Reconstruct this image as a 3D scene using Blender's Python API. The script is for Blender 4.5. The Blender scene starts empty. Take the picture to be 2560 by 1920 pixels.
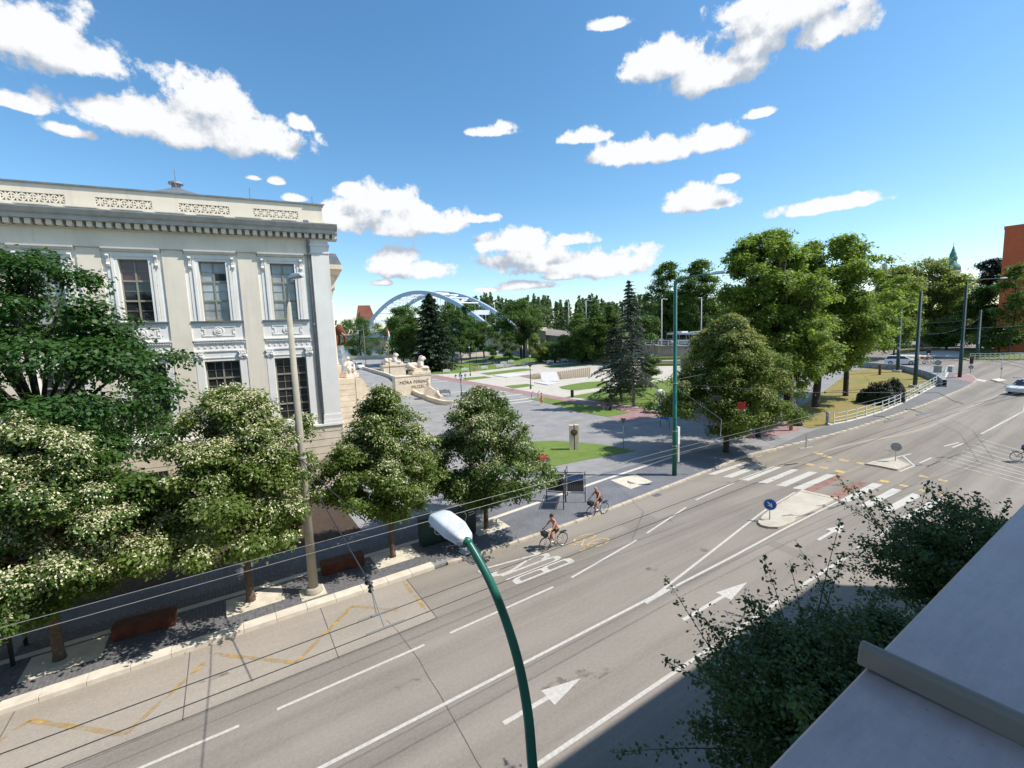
import bpy, bmesh, math, random
import numpy as np
from mathutils import Vector, Matrix
# ------------------------------------------------------------------ camera
F_PX, CX, CY, H = 1133.0, 1280.0, 960.0, 11.0          # measured from the photograph (2560 px wide)
_dn = np.array([350.0, 9940.0, 1133.0]); _dn /= np.linalg.norm(_dn)
_rd = np.array([1753.0, -189.0, 1133.0]); _rd -= _dn*_rd.dot(_dn); _rd /= np.linalg.norm(_rd)
RW = np.stack([_rd, np.cross(-_dn, _rd), -_dn])           # camera (x right, y down, z forward) -> world
scene = bpy.context.scene
cam_d = bpy.data.cameras.new('camera'); cam = bpy.data.objects.new('camera', cam_d)
scene.collection.objects.link(cam); scene.camera = cam
cam_d.sensor_width = 36; cam_d.lens = F_PX/2560*36; cam_d.clip_start = 0.05; cam_d.clip_end = 6000
M4 = Matrix.Identity(4)
for r in range(3):
    M4[r][0] = RW[r][0]; M4[r][1] = -RW[r][1]; M4[r][2] = -RW[r][2]
M4[2][3] = H
cam.matrix_world = M4
# ------------------------------------------------------------------ light
SUN_EL, SHADOW_AZ = 52.0, 139.5                            # shadows fall towards this azimuth
sd = bpy.data.lights.new('sun', 'SUN'); sun = bpy.data.objects.new('sun', sd); scene.collection.objects.link(sun)
sd.energy = 4.1; sd.angle = math.radians(0.53); sd.color = (1.0, 0.945, 0.86)
_a = math.radians(SHADOW_AZ); _e = math.radians(SUN_EL)
sdir = Vector((math.cos(_a)*math.cos(_e), math.sin(_a)*math.cos(_e), -math.sin(_e)))
sun.rotation_euler = sdir.to_track_quat('-Z', 'Y').to_euler()
scene.view_settings.view_transform = 'Standard'; scene.view_settings.look = 'None'
scene.view_settings.exposure = 0.6; scene.view_settings.gamma = 1.0
scene.view_settings.use_curve_mapping = False
scene.render.engine = 'CYCLES'
world = bpy.data.worlds.new('World'); scene.world = world; world.use_nodes = True

def ray(u, v): return RW @ np.array([(u-CX)/F_PX, (v-CY)/F_PX, 1.0])
K = 2560/2212.0                                            # enlarged view of the photo -> photo pixels
def D(x, y): return (x*K, y*K)
def crop(x0, y0, w):
    k = w/2212.0
    return lambda x, y: (x0+x*k, y0+y*k)
c3 = crop(800, 700, 700); c4 = crop(1400, 700, 600); c5 = crop(1900, 500, 660); c6 = crop(1700, 1000, 860)
c7 = crop(900, 1100, 860); c8 = crop(0, 1400, 700); z2 = crop(640, 560, 320); z3 = crop(760, 700, 400)
z4 = crop(1060, 720, 400); z5 = crop(1400, 800, 400); z6 = crop(2140, 720, 420); z7 = crop(2000, 900, 560)
z8 = crop(1300, 1150, 300); cL = crop(0, 1000, 900)
SL, X0, X1 = 0.045, 40.0, 120.0                            # the street climbs gently towards the bridge junction
def zg(x): return SL*(min(max(x, X0), X1)-X0)
def g(p, dz=0.0):
    """photo pixel -> the ground (lifted by dz)"""
    d = ray(*p); q = d*((dz-H)/d[2])
    if q[0] > X0:
        t = (dz-SL*X0-H)/(d[2]-SL*d[0]); q = d*t
        if q[0] > X1 or t < 0: q = d*((dz+zg(X1)-H)/d[2])
    return Vector((q[0], q[1], q[2]+H))
def gz(p, z):
    d = ray(*p); q = d*((z-H)/d[2]); return Vector((q[0], q[1], z))
def atD(p, dist):
    d = ray(*p); q = d*(dist/math.hypot(d[0], d[1])); return Vector((q[0], q[1], q[2]+H))
def atY(p, Y):
    d = ray(*p); q = d*(Y/d[1]); return Vector((q[0], q[1], q[2]+H))
def top_of(base, p):
    """height over base of the pixel p taken at base's distance"""
    return atD(p, math.hypot(base.x, base.y)).z-base.z
# ------------------------------------------------------------------ sky with cumulus clouds
def build_sky():
    nt = world.node_tree; nt.nodes.clear(); n, l = nt.nodes, nt.links
    world.cycles.sampling_method = 'MANUAL'; world.cycles.sample_map_resolution = 512
    def ae(x, y):
        d = ray(x*K, y*K); return math.atan2(d[1], d[0]), math.atan2(d[2], math.hypot(d[0], d[1]))
    px = [(60,85,215,95),(150,130,110,55),(30,225,62,20),(430,290,235,55),(450,225,90,70),(300,265,120,45),(570,310,105,36),(215,235,60,24),
          (140,283,55,17),(650,268,28,22),(545,385,20,6),(598,393,20,9),(850,485,145,38),(825,440,80,36),(755,415,36,18),(920,490,80,22),
          (640,430,26,10),(740,475,60,38),(1040,475,34,13),(890,585,105,26),(870,555,50,26),(1110,528,90,32),(1250,572,150,32),(1165,560,120,34),(1230,522,60,16),(1330,580,90,28),
          (1065,287,46,14),(1085,275,30,14),(1310,55,42,17),(1720,30,180,60),(1800,60,90,46),(1640,10,110,40),(1430,140,95,50),(1540,170,110,50),(1620,110,70,32),
          (1385,335,120,32),(1520,305,95,32),(1260,298,52,20),(1320,340,60,22),(1640,247,33,13),(1525,442,85,24),(1500,418,50,24),(1572,388,36,13),
          (1775,450,110,16),(1810,435,70,14),(1140,618,60,13),(1050,628,34,7),(1835,515,12,4),(825,612,25,9),(940,640,50,9),(1200,600,40,10)]
    lst = []
    for x, y, w, h in px:
        a0, e0 = ae(x, y); a1, _ = ae(x-w, y); a2, _ = ae(x+w, y); _, e1 = ae(x, y-h); _, e2 = ae(x, y+h)
        lst.append((a0, e0, abs(a1-a2)/2*1.16, abs(e1-e2)/2*1.3))
    rng = random.Random(4)                                  # the same kind of sky goes on all round
    for _ in range(34):
        a0 = rng.uniform(-3.0, 3.0); e0 = rng.uniform(0.12, 0.75); s = rng.uniform(.05, .15)*(0.5+e0)
        if -0.5 < a0 < 2.2 and e0 < .8: continue
        lst.append((a0, e0, s*1.6, s*.7))
    geo = n.new('ShaderNodeTexCoord'); nz = n.new('ShaderNodeVectorMath'); nz.operation = 'NORMALIZE'; l.new(geo.outputs['Generated'], nz.inputs[0])
    sky = n.new('ShaderNodeTexSky'); sky.sky_type = 'NISHITA'; sky.sun_disc = False
    sky.sun_elevation = _e; sky.sun_rotation = math.pi/2-(_a-math.pi)       # same direction as the lamp
    sky.air_density = 1.0; sky.dust_density = 0.5; sky.ozone_density = 2.0; sky.altitude = 100
    hs = n.new('ShaderNodeHueSaturation'); hs.inputs['Hue'].default_value = .492; hs.inputs['Saturation'].default_value = 1.22; hs.inputs['Value'].default_value = .86; l.new(sky.outputs[0], hs.inputs['Color'])
    def M(op, a, b=None, c=None):
        m = n.new('ShaderNodeMath'); m.operation = op
        for k, v in enumerate((a, b, c)):
            if v is None: continue
            if isinstance(v, (int, float)): m.inputs[k].default_value = v
            else: l.new(v, m.inputs[k])
        return m.outputs[0]
    def azel(vec):
        s = n.new('ShaderNodeSeparateXYZ'); l.new(vec, s.inputs[0]); az = M('ARCTAN2', s.outputs[1], s.outputs[0]); el = M('ARCSINE', s.outputs[2])
        c = n.new('ShaderNodeCombineXYZ'); l.new(az, c.inputs[0]); l.new(el, c.inputs[1]); return az, el, c.outputs[0]
    az0, el0, _ = azel(nz.outputs[0])
    def make_group(clouds):
        grp = bpy.data.node_groups.new('cloud_field', 'ShaderNodeTree'); grp.interface.new_socket('Vector', in_out='INPUT', socket_type='NodeSocketVector'); grp.interface.new_socket('Field', in_out='OUTPUT', socket_type='NodeSocketFloat')
        n, l = grp.nodes, grp.links; gi = n.new('NodeGroupInput'); go = n.new('NodeGroupOutput'); vec = gi.outputs[0]
        def MM(op, a, b=None, c=None):
            m = n.new('ShaderNodeMath'); m.operation = op
            for k, v in enumerate((a, b, c)):
                if v is None: continue
                if isinstance(v, (int, float)): m.inputs[k].default_value = v
                else: l.new(v, m.inputs[k])
            return m.outputs[0]
        s = n.new('ShaderNodeSeparateXYZ'); l.new(vec, s.inputs[0]); c = n.new('ShaderNodeCombineXYZ'); l.new(MM('ARCTAN2', s.outputs[1], s.outputs[0]), c.inputs[0]); l.new(MM('ARCSINE', s.outputs[2]), c.inputs[1]); cb = c.outputs[0]; last = None
        for a0, e0, wa, we in clouds:
            m = n.new('ShaderNodeVectorMath'); m.operation = 'MULTIPLY_ADD'; l.new(cb, m.inputs[0]); m.inputs[1].default_value = (1/wa, 1/we, 0); m.inputs[2].default_value = (-a0/wa, -e0/we, 0)
            q = n.new('ShaderNodeVectorMath'); q.operation = 'MULTIPLY'; l.new(m.outputs[0], q.inputs[0]); q.inputs[1].default_value = (-1, -1.8, 0)
            x = n.new('ShaderNodeVectorMath'); x.operation = 'MAXIMUM'; l.new(m.outputs[0], x.inputs[0]); l.new(q.outputs[0], x.inputs[1])
            ln = n.new('ShaderNodeVectorMath'); ln.operation = 'LENGTH'; l.new(x.outputs[0], ln.inputs[0])
            last = ln.outputs['Value'] if last is None else MM('SMOOTH_MIN', last, ln.outputs['Value'], .22)
        t = n.new('ShaderNodeTexNoise'); t.inputs['Scale'].default_value = 21; t.inputs['Detail'].default_value = 7; t.inputs['Roughness'].default_value = .62; l.new(vec, t.inputs['Vector'])
        l.new(MM('SUBTRACT', MM('MULTIPLY_ADD', t.outputs['Fac'], 2.1, -.05), last), go.inputs[0]); return grp
    def field(vec, grp):
        gn = n.new('ShaderNodeGroup'); gn.node_tree = grp; l.new(vec, gn.inputs[0]); return gn.outputs[0]
    def leaf_(lo, hi):
        """background for azimuths lo..hi: only the clouds that reach in there are evaluated"""
        cl = [c for c in lst if c[0]+c[2]*1.7 > lo and c[0]-c[2]*1.7 < hi]
        bg = n.new('ShaderNodeBackground'); bg.inputs[1].default_value = SKY_STRENGTH
        if not cl: l.new(hs.outputs[0], bg.inputs[0]); return bg.outputs[0]
        cl = make_group(cl); f0 = field(nz.outputs[0], cl)
        ad = n.new('ShaderNodeVectorMath'); ad.operation = 'ADD'; l.new(nz.outputs[0], ad.inputs[0]); ad.inputs[1].default_value = (-sdir.x*.02, -sdir.y*.02, .042)
        nn = n.new('ShaderNodeVectorMath'); nn.operation = 'NORMALIZE'; l.new(ad.outputs[0], nn.inputs[0]); f1 = field(nn.outputs[0], cl)
        al = n.new('ShaderNodeMapRange'); al.interpolation_type = 'SMOOTHSTEP'; l.new(f0, al.inputs[0]); al.inputs[1].default_value = -.03; al.inputs[2].default_value = .3
        sh = n.new('ShaderNodeMapRange'); sh.interpolation_type = 'SMOOTHSTEP'; l.new(M('SUBTRACT', f0, f1), sh.inputs[0]); sh.inputs[1].default_value = -.5; sh.inputs[2].default_value = .36
        mc = n.new('ShaderNodeMix'); mc.data_type = 'RGBA'; l.new(sh.outputs[0], mc.inputs[0]); mc.inputs[6].default_value = (2.1, 2.4, 2.85, 1); mc.inputs[7].default_value = (4.3, 4.35, 4.42, 1)  # cloud self-shading painted into the colour: greyer where the field rises sunwards
        ms = n.new('ShaderNodeMix'); ms.data_type = 'RGBA'; l.new(al.outputs[0], ms.inputs[0]); l.new(hs.outputs[0], ms.inputs[6]); l.new(mc.outputs[2], ms.inputs[7])
        l.new(ms.outputs[2], bg.inputs[0]); return bg.outputs[0]
    def split(cuts, lo, hi):
        if not cuts: return leaf_(lo, hi)
        k = len(cuts)//2; c = cuts[k]
        mx = n.new('ShaderNodeMixShader'); l.new(M('GREATER_THAN', az0, c), mx.inputs[0]); l.new(split(cuts[:k], lo, c), mx.inputs[1]); l.new(split(cuts[k+1:], c, hi), mx.inputs[2]); return mx.outputs[0]
    out = n.new('ShaderNodeOutputWorld')
    tree_ = split([-2.4,-1.8,-1.2,-.6,-.1,.2,.4,.55,.7,.85,1.0,1.15,1.3,1.5,1.8,2.4], -3.2, 3.2)
    low = n.new('ShaderNodeBackground'); low.inputs[1].default_value = SKY_STRENGTH; l.new(hs.outputs[0], low.inputs[0])
    mx = n.new('ShaderNodeMixShader'); l.new(M('LESS_THAN', el0, .002), mx.inputs[0]); l.new(tree_, mx.inputs[1]); l.new(low.outputs[0], mx.inputs[2]); l.new(mx.outputs[0], out.inputs[0])
SKY_STRENGTH = 0.15
build_sky()
# ------------------------------------------------------------------ materials
MATS = {}
def nm(name):
    m = bpy.data.materials.new(name); m.use_nodes = True; MATS[name] = m
    nt = m.node_tree; return m, nt, nt.nodes['Principled BSDF']
def pos(nt, scale=(1,1,1), rot=(0,0,0), obj=False):
    if obj:
        s = nt.nodes.new('ShaderNodeTexCoord').outputs['Object']
    else:
        s = nt.nodes.new('ShaderNodeNewGeometry').outputs['Position']
    mp = nt.nodes.new('ShaderNodeMapping'); mp.inputs['Scale'].default_value = scale; mp.inputs['Rotation'].default_value = rot
    nt.links.new(s, mp.inputs[0]); return mp.outputs[0]
def noise(nt, vec, scale, det=4, rough=.55):
    t = nt.nodes.new('ShaderNodeTexNoise'); t.inputs['Scale'].default_value = scale; t.inputs['Detail'].default_value = det
    t.inputs['Roughness'].default_value = rough; nt.links.new(vec, t.inputs['Vector']); return t.outputs['Fac']
def ramp(nt, fac, stops):
    r = nt.nodes.new('ShaderNodeValToRGB'); nt.links.new(fac, r.inputs[0]); e = r.color_ramp.elements
    while len(e) < len(stops): e.new(.5)
    for k, (p, c) in enumerate(stops): e[k].position = p; e[k].color = (*c, 1) if len(c) == 3 else c
    return r.outputs[0]
def mix(nt, fac, a, b, mode='MIX'):
    m = nt.nodes.new('ShaderNodeMix'); m.data_type = 'RGBA'; m.blend_type = mode
    for k, v in ((0, fac), (6, a), (7, b)):
        if isinstance(v, (int, float)): m.inputs[k].default_value = v
        elif isinstance(v, tuple): m.inputs[k].default_value = (*v, 1)
        else: nt.links.new(v, m.inputs[k])
    return m.outputs[2]
def bump(nt, bs, fac, dist, strength=1.0):
    b = nt.nodes.new('ShaderNodeBump'); b.inputs['Distance'].default_value = dist; b.inputs['Strength'].default_value = strength
    nt.links.new(fac, b.inputs['Height']); nt.links.new(b.outputs[0], bs.inputs['Normal'])
def plain(name, col, rough=.6, var=.18, scale=3.0, metal=0.0, bmp=0.0, bscale=60, spec=.4, obj=False):
    m, nt, bs = nm(name); v = pos(nt, obj=obj)
    f = noise(nt, v, scale, 6)
    lo = tuple(c*(1-var) for c in col); hi = tuple(min(1, c*(1+var)) for c in col)
    nt.links.new(ramp(nt, f, [(.3, lo), (.7, hi)]), bs.inputs['Base Color'])
    bs.inputs['Roughness'].default_value = rough; bs.inputs['Metallic'].default_value = metal
    bs.inputs['Specular IOR Level'].default_value = spec
    if bmp: bump(nt, bs, noise(nt, v, bscale, 4), bmp)
    return m
def leafmat(name, dark, light, trans=.35, rough=.5):
    m, nt, bs = nm(name)
    at = nt.nodes.new('ShaderNodeAttribute'); at.attribute_name = 'tint'
    c = ramp(nt, at.outputs['Fac'], [(0, dark), (1, light)])
    nt.links.new(c, bs.inputs['Base Color']); bs.inputs['Roughness'].default_value = rough
    bs.inputs['Specular IOR Level'].default_value = .35
    tr = nt.nodes.new('ShaderNodeBsdfTranslucent'); nt.links.new(mix(nt, .6, c, (light[0]*1.3, light[1]*1.3, light[2]*.6)), tr.inputs[0])
    mx = nt.nodes.new('ShaderNodeMixShader'); mx.inputs[0].default_value = trans
    o = nt.nodes['Material Output']; nt.links.new(bs.outputs[0], mx.inputs[1]); nt.links.new(tr.outputs[0], mx.inputs[2]); nt.links.new(mx.outputs[0], o.inputs[0])
    return m
def asphalt(name, lo, hi, streak=.25):
    m, nt, bs = nm(name); v = pos(nt)
    big = noise(nt, v, .22, 5, .6); fine = noise(nt, v, 55, 2, .7)
    st = noise(nt, pos(nt, (.035, 1.0, 1)), .75, 4, .55)           # wheel tracks drawn out along the street
    c = ramp(nt, big, [(.3, lo), (.72, hi)])
    c = mix(nt, streak, c, ramp(nt, st, [(.4, tuple(x*.6 for x in lo)), (.6, tuple(min(1, x*1.22) for x in hi))]))
    c = mix(nt, .24, c, ramp(nt, fine, [(.35, (.03,.03,.03)), (.62, (.52,.49,.45))]))
    c = mix(nt, .17, c, ramp(nt, noise(nt, v, 9, 5, .75), [(.36, tuple(x*.55 for x in lo)), (.64, tuple(x*1.25 for x in hi))]))
    sp = noise(nt, v, 2.3, 8, .72); c = mix(nt, ramp(nt, sp, [(.66, (0,0,0)), (.74, (.45,.45,.45))]), c, tuple(x*.5 for x in lo))
    nt.links.new(c, bs.inputs['Base Color']); bs.inputs['Roughness'].default_value = .85; bs.inputs['Specular IOR Level'].default_value = .25
    bump(nt, bs, fine, .004, .6); return m
def bricks(name, c1, c2, mortar, w, h, rot=0.0, off=.5, msize=.012):
    m, nt, bs = nm(name); v = pos(nt, (1,1,1), (0,0,rot))
    b = nt.nodes.new('ShaderNodeTexBrick'); nt.links.new(v, b.inputs['Vector']); b.offset = off
    b.inputs['Scale'].default_value = 1; b.inputs['Brick Width'].default_value = w; b.inputs['Row Height'].default_value = h
    b.inputs['Mortar Size'].default_value = msize; b.inputs['Color1'].default_value = (*c1, 1); b.inputs['Color2'].default_value = (*c2, 1); b.inputs['Mortar'].default_value = (*mortar, 1)
    f = noise(nt, v, .5, 6, .6)
    c = mix(nt, .45, b.outputs['Color'], ramp(nt, f, [(.3, tuple(x*.75 for x in c1)), (.7, tuple(min(1, x*1.25) for x in c2))]))
    nt.links.new(c, bs.inputs['Base Color']); bs.inputs['Roughness'].default_value = .8; bs.inputs['Specular IOR Level'].default_value = .3
    bump(nt, bs, b.outputs['Fac'], -.006, .7); return m
def grassmat(name, lo, hi, dry=None, amt=.0):
    m, nt, bs = nm(name); v = pos(nt)
    f = noise(nt, v, .9, 8, .7); fine = noise(nt, v, 11, 6, .8)
    c = ramp(nt, f, [(.3, lo), (.7, hi)])
    c = mix(nt, .35, c, ramp(nt, fine, [(.3, tuple(x*.35 for x in lo)), (.7, tuple(min(1, x*1.5) for x in hi))]))
    if dry:
        c = mix(nt, ramp(nt, noise(nt, v, .35, 7, .7), [(.6-amt*.5, (0,0,0)), (.75-amt*.4, (.8,.8,.8))]), c, dry)
    nt.links.new(c, bs.inputs['Base Color']); bs.inputs['Roughness'].default_value = .9; bs.inputs['Specular IOR Level'].default_value = .15
    bump(nt, bs, fine, .05, .8); return m
def glassmat(name, col, rough=.06):
    m, nt, bs = nm(name); v = pos(nt); f = noise(nt, v, .8, 3)
    nt.links.new(ramp(nt, f, [(.35, tuple(c*.6 for c in col)), (.65, col)]), bs.inputs['Base Color'])
    bs.inputs['Roughness'].default_value = rough; bs.inputs['Specular IOR Level'].default_value = .7; return m

def weathered(name, col):
    m, nt, bs = nm(name); v = pos(nt)
    a = noise(nt, v, 2.2, 7, .65); b = noise(nt, pos(nt, (1,6,1)), 5, 5, .7); c_ = noise(nt, v, 60, 3, .7)
    c = ramp(nt, a, [(.32, tuple(x*.72 for x in col)), (.5, col), (.7, tuple(x*1.12 for x in col))])
    c = mix(nt, .22, c, ramp(nt, b, [(.35, tuple(x*.5 for x in col)), (.65, tuple(x*1.15 for x in col))]))
    c = mix(nt, ramp(nt, c_, [(.64, (0,0,0)), (.72, (.5,.5,.5))]), c, (.16,.14,.12))
    nt.links.new(c, bs.inputs['Base Color']); bs.inputs['Metallic'].default_value = .15
    nt.links.new(ramp(nt, a, [(.3, (.35,)*3), (.7, (.6,)*3)]), bs.inputs['Roughness']); bump(nt, bs, a, .004, .4); return m
def stucco(name, col):
    m, nt, bs = nm(name); v = pos(nt); st = noise(nt, pos(nt, (2.6,2.6,.16)), 1.0, 6, .65); a = noise(nt, v, .7, 6, .6)
    c = ramp(nt, a, [(.3, tuple(x*.93 for x in col)), (.7, tuple(min(1, x*1.04) for x in col))])
    c = mix(nt, ramp(nt, st, [(.52, (0,0,0)), (.72, (.32,.32,.32))]), c, tuple(x*.62 for x in col))
    nt.links.new(c, bs.inputs['Base Color']); bs.inputs['Roughness'].default_value = .85; bs.inputs['Specular IOR Level'].default_value = .3; bump(nt, bs, noise(nt, v, 50, 4), .0015); return m
asphalt('asphalt', (.165,.142,.117), (.262,.228,.191), .42); asphalt('bay_concrete', (.27,.23,.19), (.36,.312,.258), .22); asphalt('asphalt_patch', (.15,.13,.108), (.215,.188,.158), .3)
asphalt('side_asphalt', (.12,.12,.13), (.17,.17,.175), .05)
plain('paint_white', (.47,.45,.41), .7, .16, 9); plain('paint_yellow', (.55,.36,.1), .7, .3, 5); plain('paint_yellow_faded', (.42,.31,.16), .8, .3, 4)
def worn(name, col, lo, hi):
    m = plain(name, col, .7, .2, 5); nt = m.node_tree; bs = nt.nodes['Principled BSDF']
    f = noise(nt, pos(nt), 1.6, 5, .6); al = ramp(nt, f, [(lo, (0,0,0)), (hi, (1,1,1))])
    nt.links.new(al, bs.inputs['Alpha']); return m
worn('worn_yellow', (.44,.29,.1), .40, .66); worn('worn_white', (.46,.44,.40), .24, .40)
worn('road_stain', (.12,.105,.09), .5, .85); worn('worn_bike', (.5,.36,.16), .28, .5); worn('worn_red', (.27,.14,.115), .25, .5)
plain('red_paving', (.27,.16,.15), .8, .18, 2); plain('kerb_pale', (.58,.52,.43), .8, .14, 2.5, bmp=.003); plain('kerb_grey', (.46,.40,.32), .85, .2, 2, bmp=.003)
plain('slab_cream', (.55,.5,.4), .8, .15, 3, bmp=.002); plain('strip_cream', (.58,.53,.44), .8, .1, 2)
plain('paver', (.125,.122,.128), .8, .32, 7.0, bmp=.002); plain('paver_joint', (.26,.245,.22), .9, .2, 4)
bricks('plaza', (.225,.218,.215), (.28,.272,.266), (.17,.17,.175), .4, .2, .5); bricks('pavement_far', (.13,.135,.15), (.18,.183,.2), (.1,.1,.1), .3, .15, 1.57)
bricks('plaza_grey', (.255,.25,.24), (.3,.295,.28), (.2,.2,.2), .6, .3, .35)
plain('path_pale', (.47,.435,.37), .85, .1, .8, bmp=.002); plain('path_red', (.3,.18,.175), .85, .15, 1.5)
grassmat('lawn', (.095,.15,.03), (.17,.235,.06)); grassmat('lawn_dry', (.12,.15,.035), (.19,.205,.06), (.29,.215,.085), .55)
grassmat('lawn_far', (.1,.15,.035), (.16,.2,.05), (.2,.16,.07), .3); grassmat('ground_soil', (.1,.1,.055), (.15,.14,.08))
plain('water', (.22,.3,.36), .15, .08, .3, spec=.6); plain('quay', (.5,.45,.36), .85, .12, .4)
stucco('stucco_cream', (.75,.67,.54)); stucco('stucco_white', (.78,.75,.69))
plain('stone_cream', (.62,.53,.40), .85, .14, 1.2, bmp=.004); plain('stone_statue', (.6,.52,.43), .8, .25, 4, bmp=.006, bscale=25)
plain('metal_grey', (.42,.41,.38), .5, .15, 2); plain('zinc', (.2,.215,.23), .45, .2, 2, .3); plain('window_frame', (.26,.25,.19), .6, .1, 3)
glassmat('pane_dark', (.035,.036,.04)); glassmat('pane_blind', (.4,.44,.44), .12); glassmat('pane_red', (.13,.05,.04), .1)
plain('concrete_pole', (.33,.305,.245), .85, .15, 2, bmp=.003); plain('green_paint', (.012,.12,.088), .35, .2, 2); plain('green_pole', (.012,.065,.05), .45, .25, 1.5); plain('green_dark', (.015,.045,.04), .5, .25, 1.5)
weathered('lamp_white', (.6,.63,.69)); plain('dark_metal', (.02,.02,.022), .5, .2, 4); plain('black_plastic', (.015,.015,.016), .5, .15, 4)
plain('rust', (.11,.032,.016), .8, .4, 3, bmp=.002); plain('bark', (.13,.09,.065), .9, .35, 9, bmp=.02, bscale=18); plain('bark_grey', (.16,.135,.11), .9, .3, 9, bmp=.02, bscale=18); plain('bark_dark', (.045,.035,.028), .9, .3, 9, bmp=.02, bscale=18)
plain('wire', (.035,.035,.037), .5, .1, 1); plain('wire_light', (.2,.2,.2), .4, .1, 1); plain('steel', (.42,.43,.44), .35, .1, 2, .6); plain('chrome', (.6,.6,.62), .25, .05, 2, .9)
plain('rail_white', (.5,.52,.49), .5, .12, 3); plain('bench_white', (.62,.62,.6), .6, .1, 3); plain('bench_grey', (.22,.21,.2), .7, .15, 3)
plain('brick_orange', (.5,.125,.05), .85, .1, 1.2); plain('roof_tile', (.33,.12,.08), .85, .2, .5); plain('far_white', (.6,.6,.61), .8, .06, .3); plain('far_beige', (.4,.37,.33), .8, .1, .3)
plain('copper', (.09,.22,.18), .7, .25, 1); plain('bridge_blue', (.34,.43,.52), .5, .06, .3); plain('bridge_white', (.6,.63,.66), .5, .06, .3)
plain('skin', (.48,.235,.155), .55, .08, 8, obj=True); plain('skin_pale', (.56,.33,.25), .55, .08, 8, obj=True); plain('hair_dark', (.025,.016,.012), .6, .3, 20); plain('hair_grey', (.35,.33,.3), .6, .2, 20)
plain('cloth_black', (.014,.014,.016), .85, .3, 9, obj=True); plain('cloth_pink', (.55,.28,.26), .85, .1, 9, obj=True); plain('cloth_white', (.6,.58,.55), .85, .1, 9, obj=True); plain('cloth_ochre', (.5,.3,.1), .85, .1, 9, obj=True); plain('cloth_blue', (.05,.2,.38), .85, .15, 9, obj=True); plain('cloth_red', (.42,.03,.05), .8, .15, 9, obj=True); plain('cloth_grey', (.3,.28,.27), .85, .12, 9, obj=True)
plain('rubber', (.014,.014,.014), .8, .2, 8); plain('bike_pink', (.45,.33,.35), .4, .1, 4); plain('bike_silver', (.5,.5,.5), .35, .1, 4, .4)
plain('car_white', (.68,.7,.72), .25, .04, 1, spec=.6); plain('car_dark', (.05,.055,.065), .25, .1, 1, spec=.6); plain('car_silver', (.36,.42,.46), .3, .05, 1, .3); plain('car_red', (.4,.03,.04), .3, .1, 1)
plain('sign_blue', (.008,.1,.42), .4, .08, 3); plain('sign_white', (.7,.7,.7), .4, .05, 3); plain('sign_grey', (.28,.29,.3), .5, .15, 3, .2); plain('sign_red', (.5,.03,.03), .5, .1, 3)
plain('mammoth_fur', (.16,.05,.022), .9, .4, 6, bmp=.05, bscale=12); plain('ivory', (.6,.47,.3), .5, .15, 4); plain('rock', (.24,.26,.28), .9, .35, 1.5, bmp=.06, bscale=4)
bricks('rubble_wall', (.19,.165,.13), (.28,.25,.2), (.12,.11,.09), .55, .28, 0, .5, .02)
plain('wood_slat', (.26,.2,.13), .8, .3, 3); plain('slab_pale', (.55,.53,.5), .75, .08, 1); weathered('ledge_metal', (.45,.375,.385))
plain('seam_metal', (.2,.185,.165), .5, .15, 3, .2); plain('joint_grey', (.1,.09,.08), .9, .2, 4); plain('letter_bronze', (.1,.06,.04), .6, .2, 4); plain('flower_yellow', (.6,.33,.03), .8, .3, 9); plain('flower_red', (.4,.06,.05), .8, .3, 9); plain('soil', (.06,.04,.028), .95, .3, 5)
plain('photo_dark', (.018,.02,.03), .35, .6, 2.2); plain('graffiti', (.55,.55,.5), .7, .1, 4)
leafmat('blossom_gold', (.24,.25,.07), (.5,.46,.2), .35); leafmat('leaf_linden', (.022,.06,.010), (.125,.2,.038), .42); leafmat('leaf_linden_light', (.03,.075,.012), (.195,.265,.055), .45); leafmat('blossom', (.42,.42,.2), (.78,.74,.54), .3)
leafmat('leaf_maple', (.016,.055,.012), (.07,.15,.03)); leafmat('leaf_chestnut', (.05,.115,.016), (.235,.325,.065), .56); leafmat('leaf_park', (.03,.078,.015), (.12,.2,.036), .42); leafmat('leaf_light', (.04,.09,.02), (.11,.2,.045))
leafmat('needle_green', (.012,.032,.012), (.05,.085,.022), .15); leafmat('needle_blue', (.028,.05,.036), (.1,.135,.1), .15); leafmat('needle_dark', (.010,.026,.012), (.035,.07,.022), .12)
leafmat('leaf_plum', (.024,.052,.018), (.075,.14,.042), .3); leafmat('leaf_far', (.06,.11,.045), (.14,.2,.08), .35); leafmat('leaf_hedge', (.008,.018,.008), (.03,.05,.02), .1); leafmat('leaf_olive', (.10,.15,.042), (.28,.33,.12), .66); leafmat('leaf_purple', (.014,.02,.014), (.04,.05,.03), .1)
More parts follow.
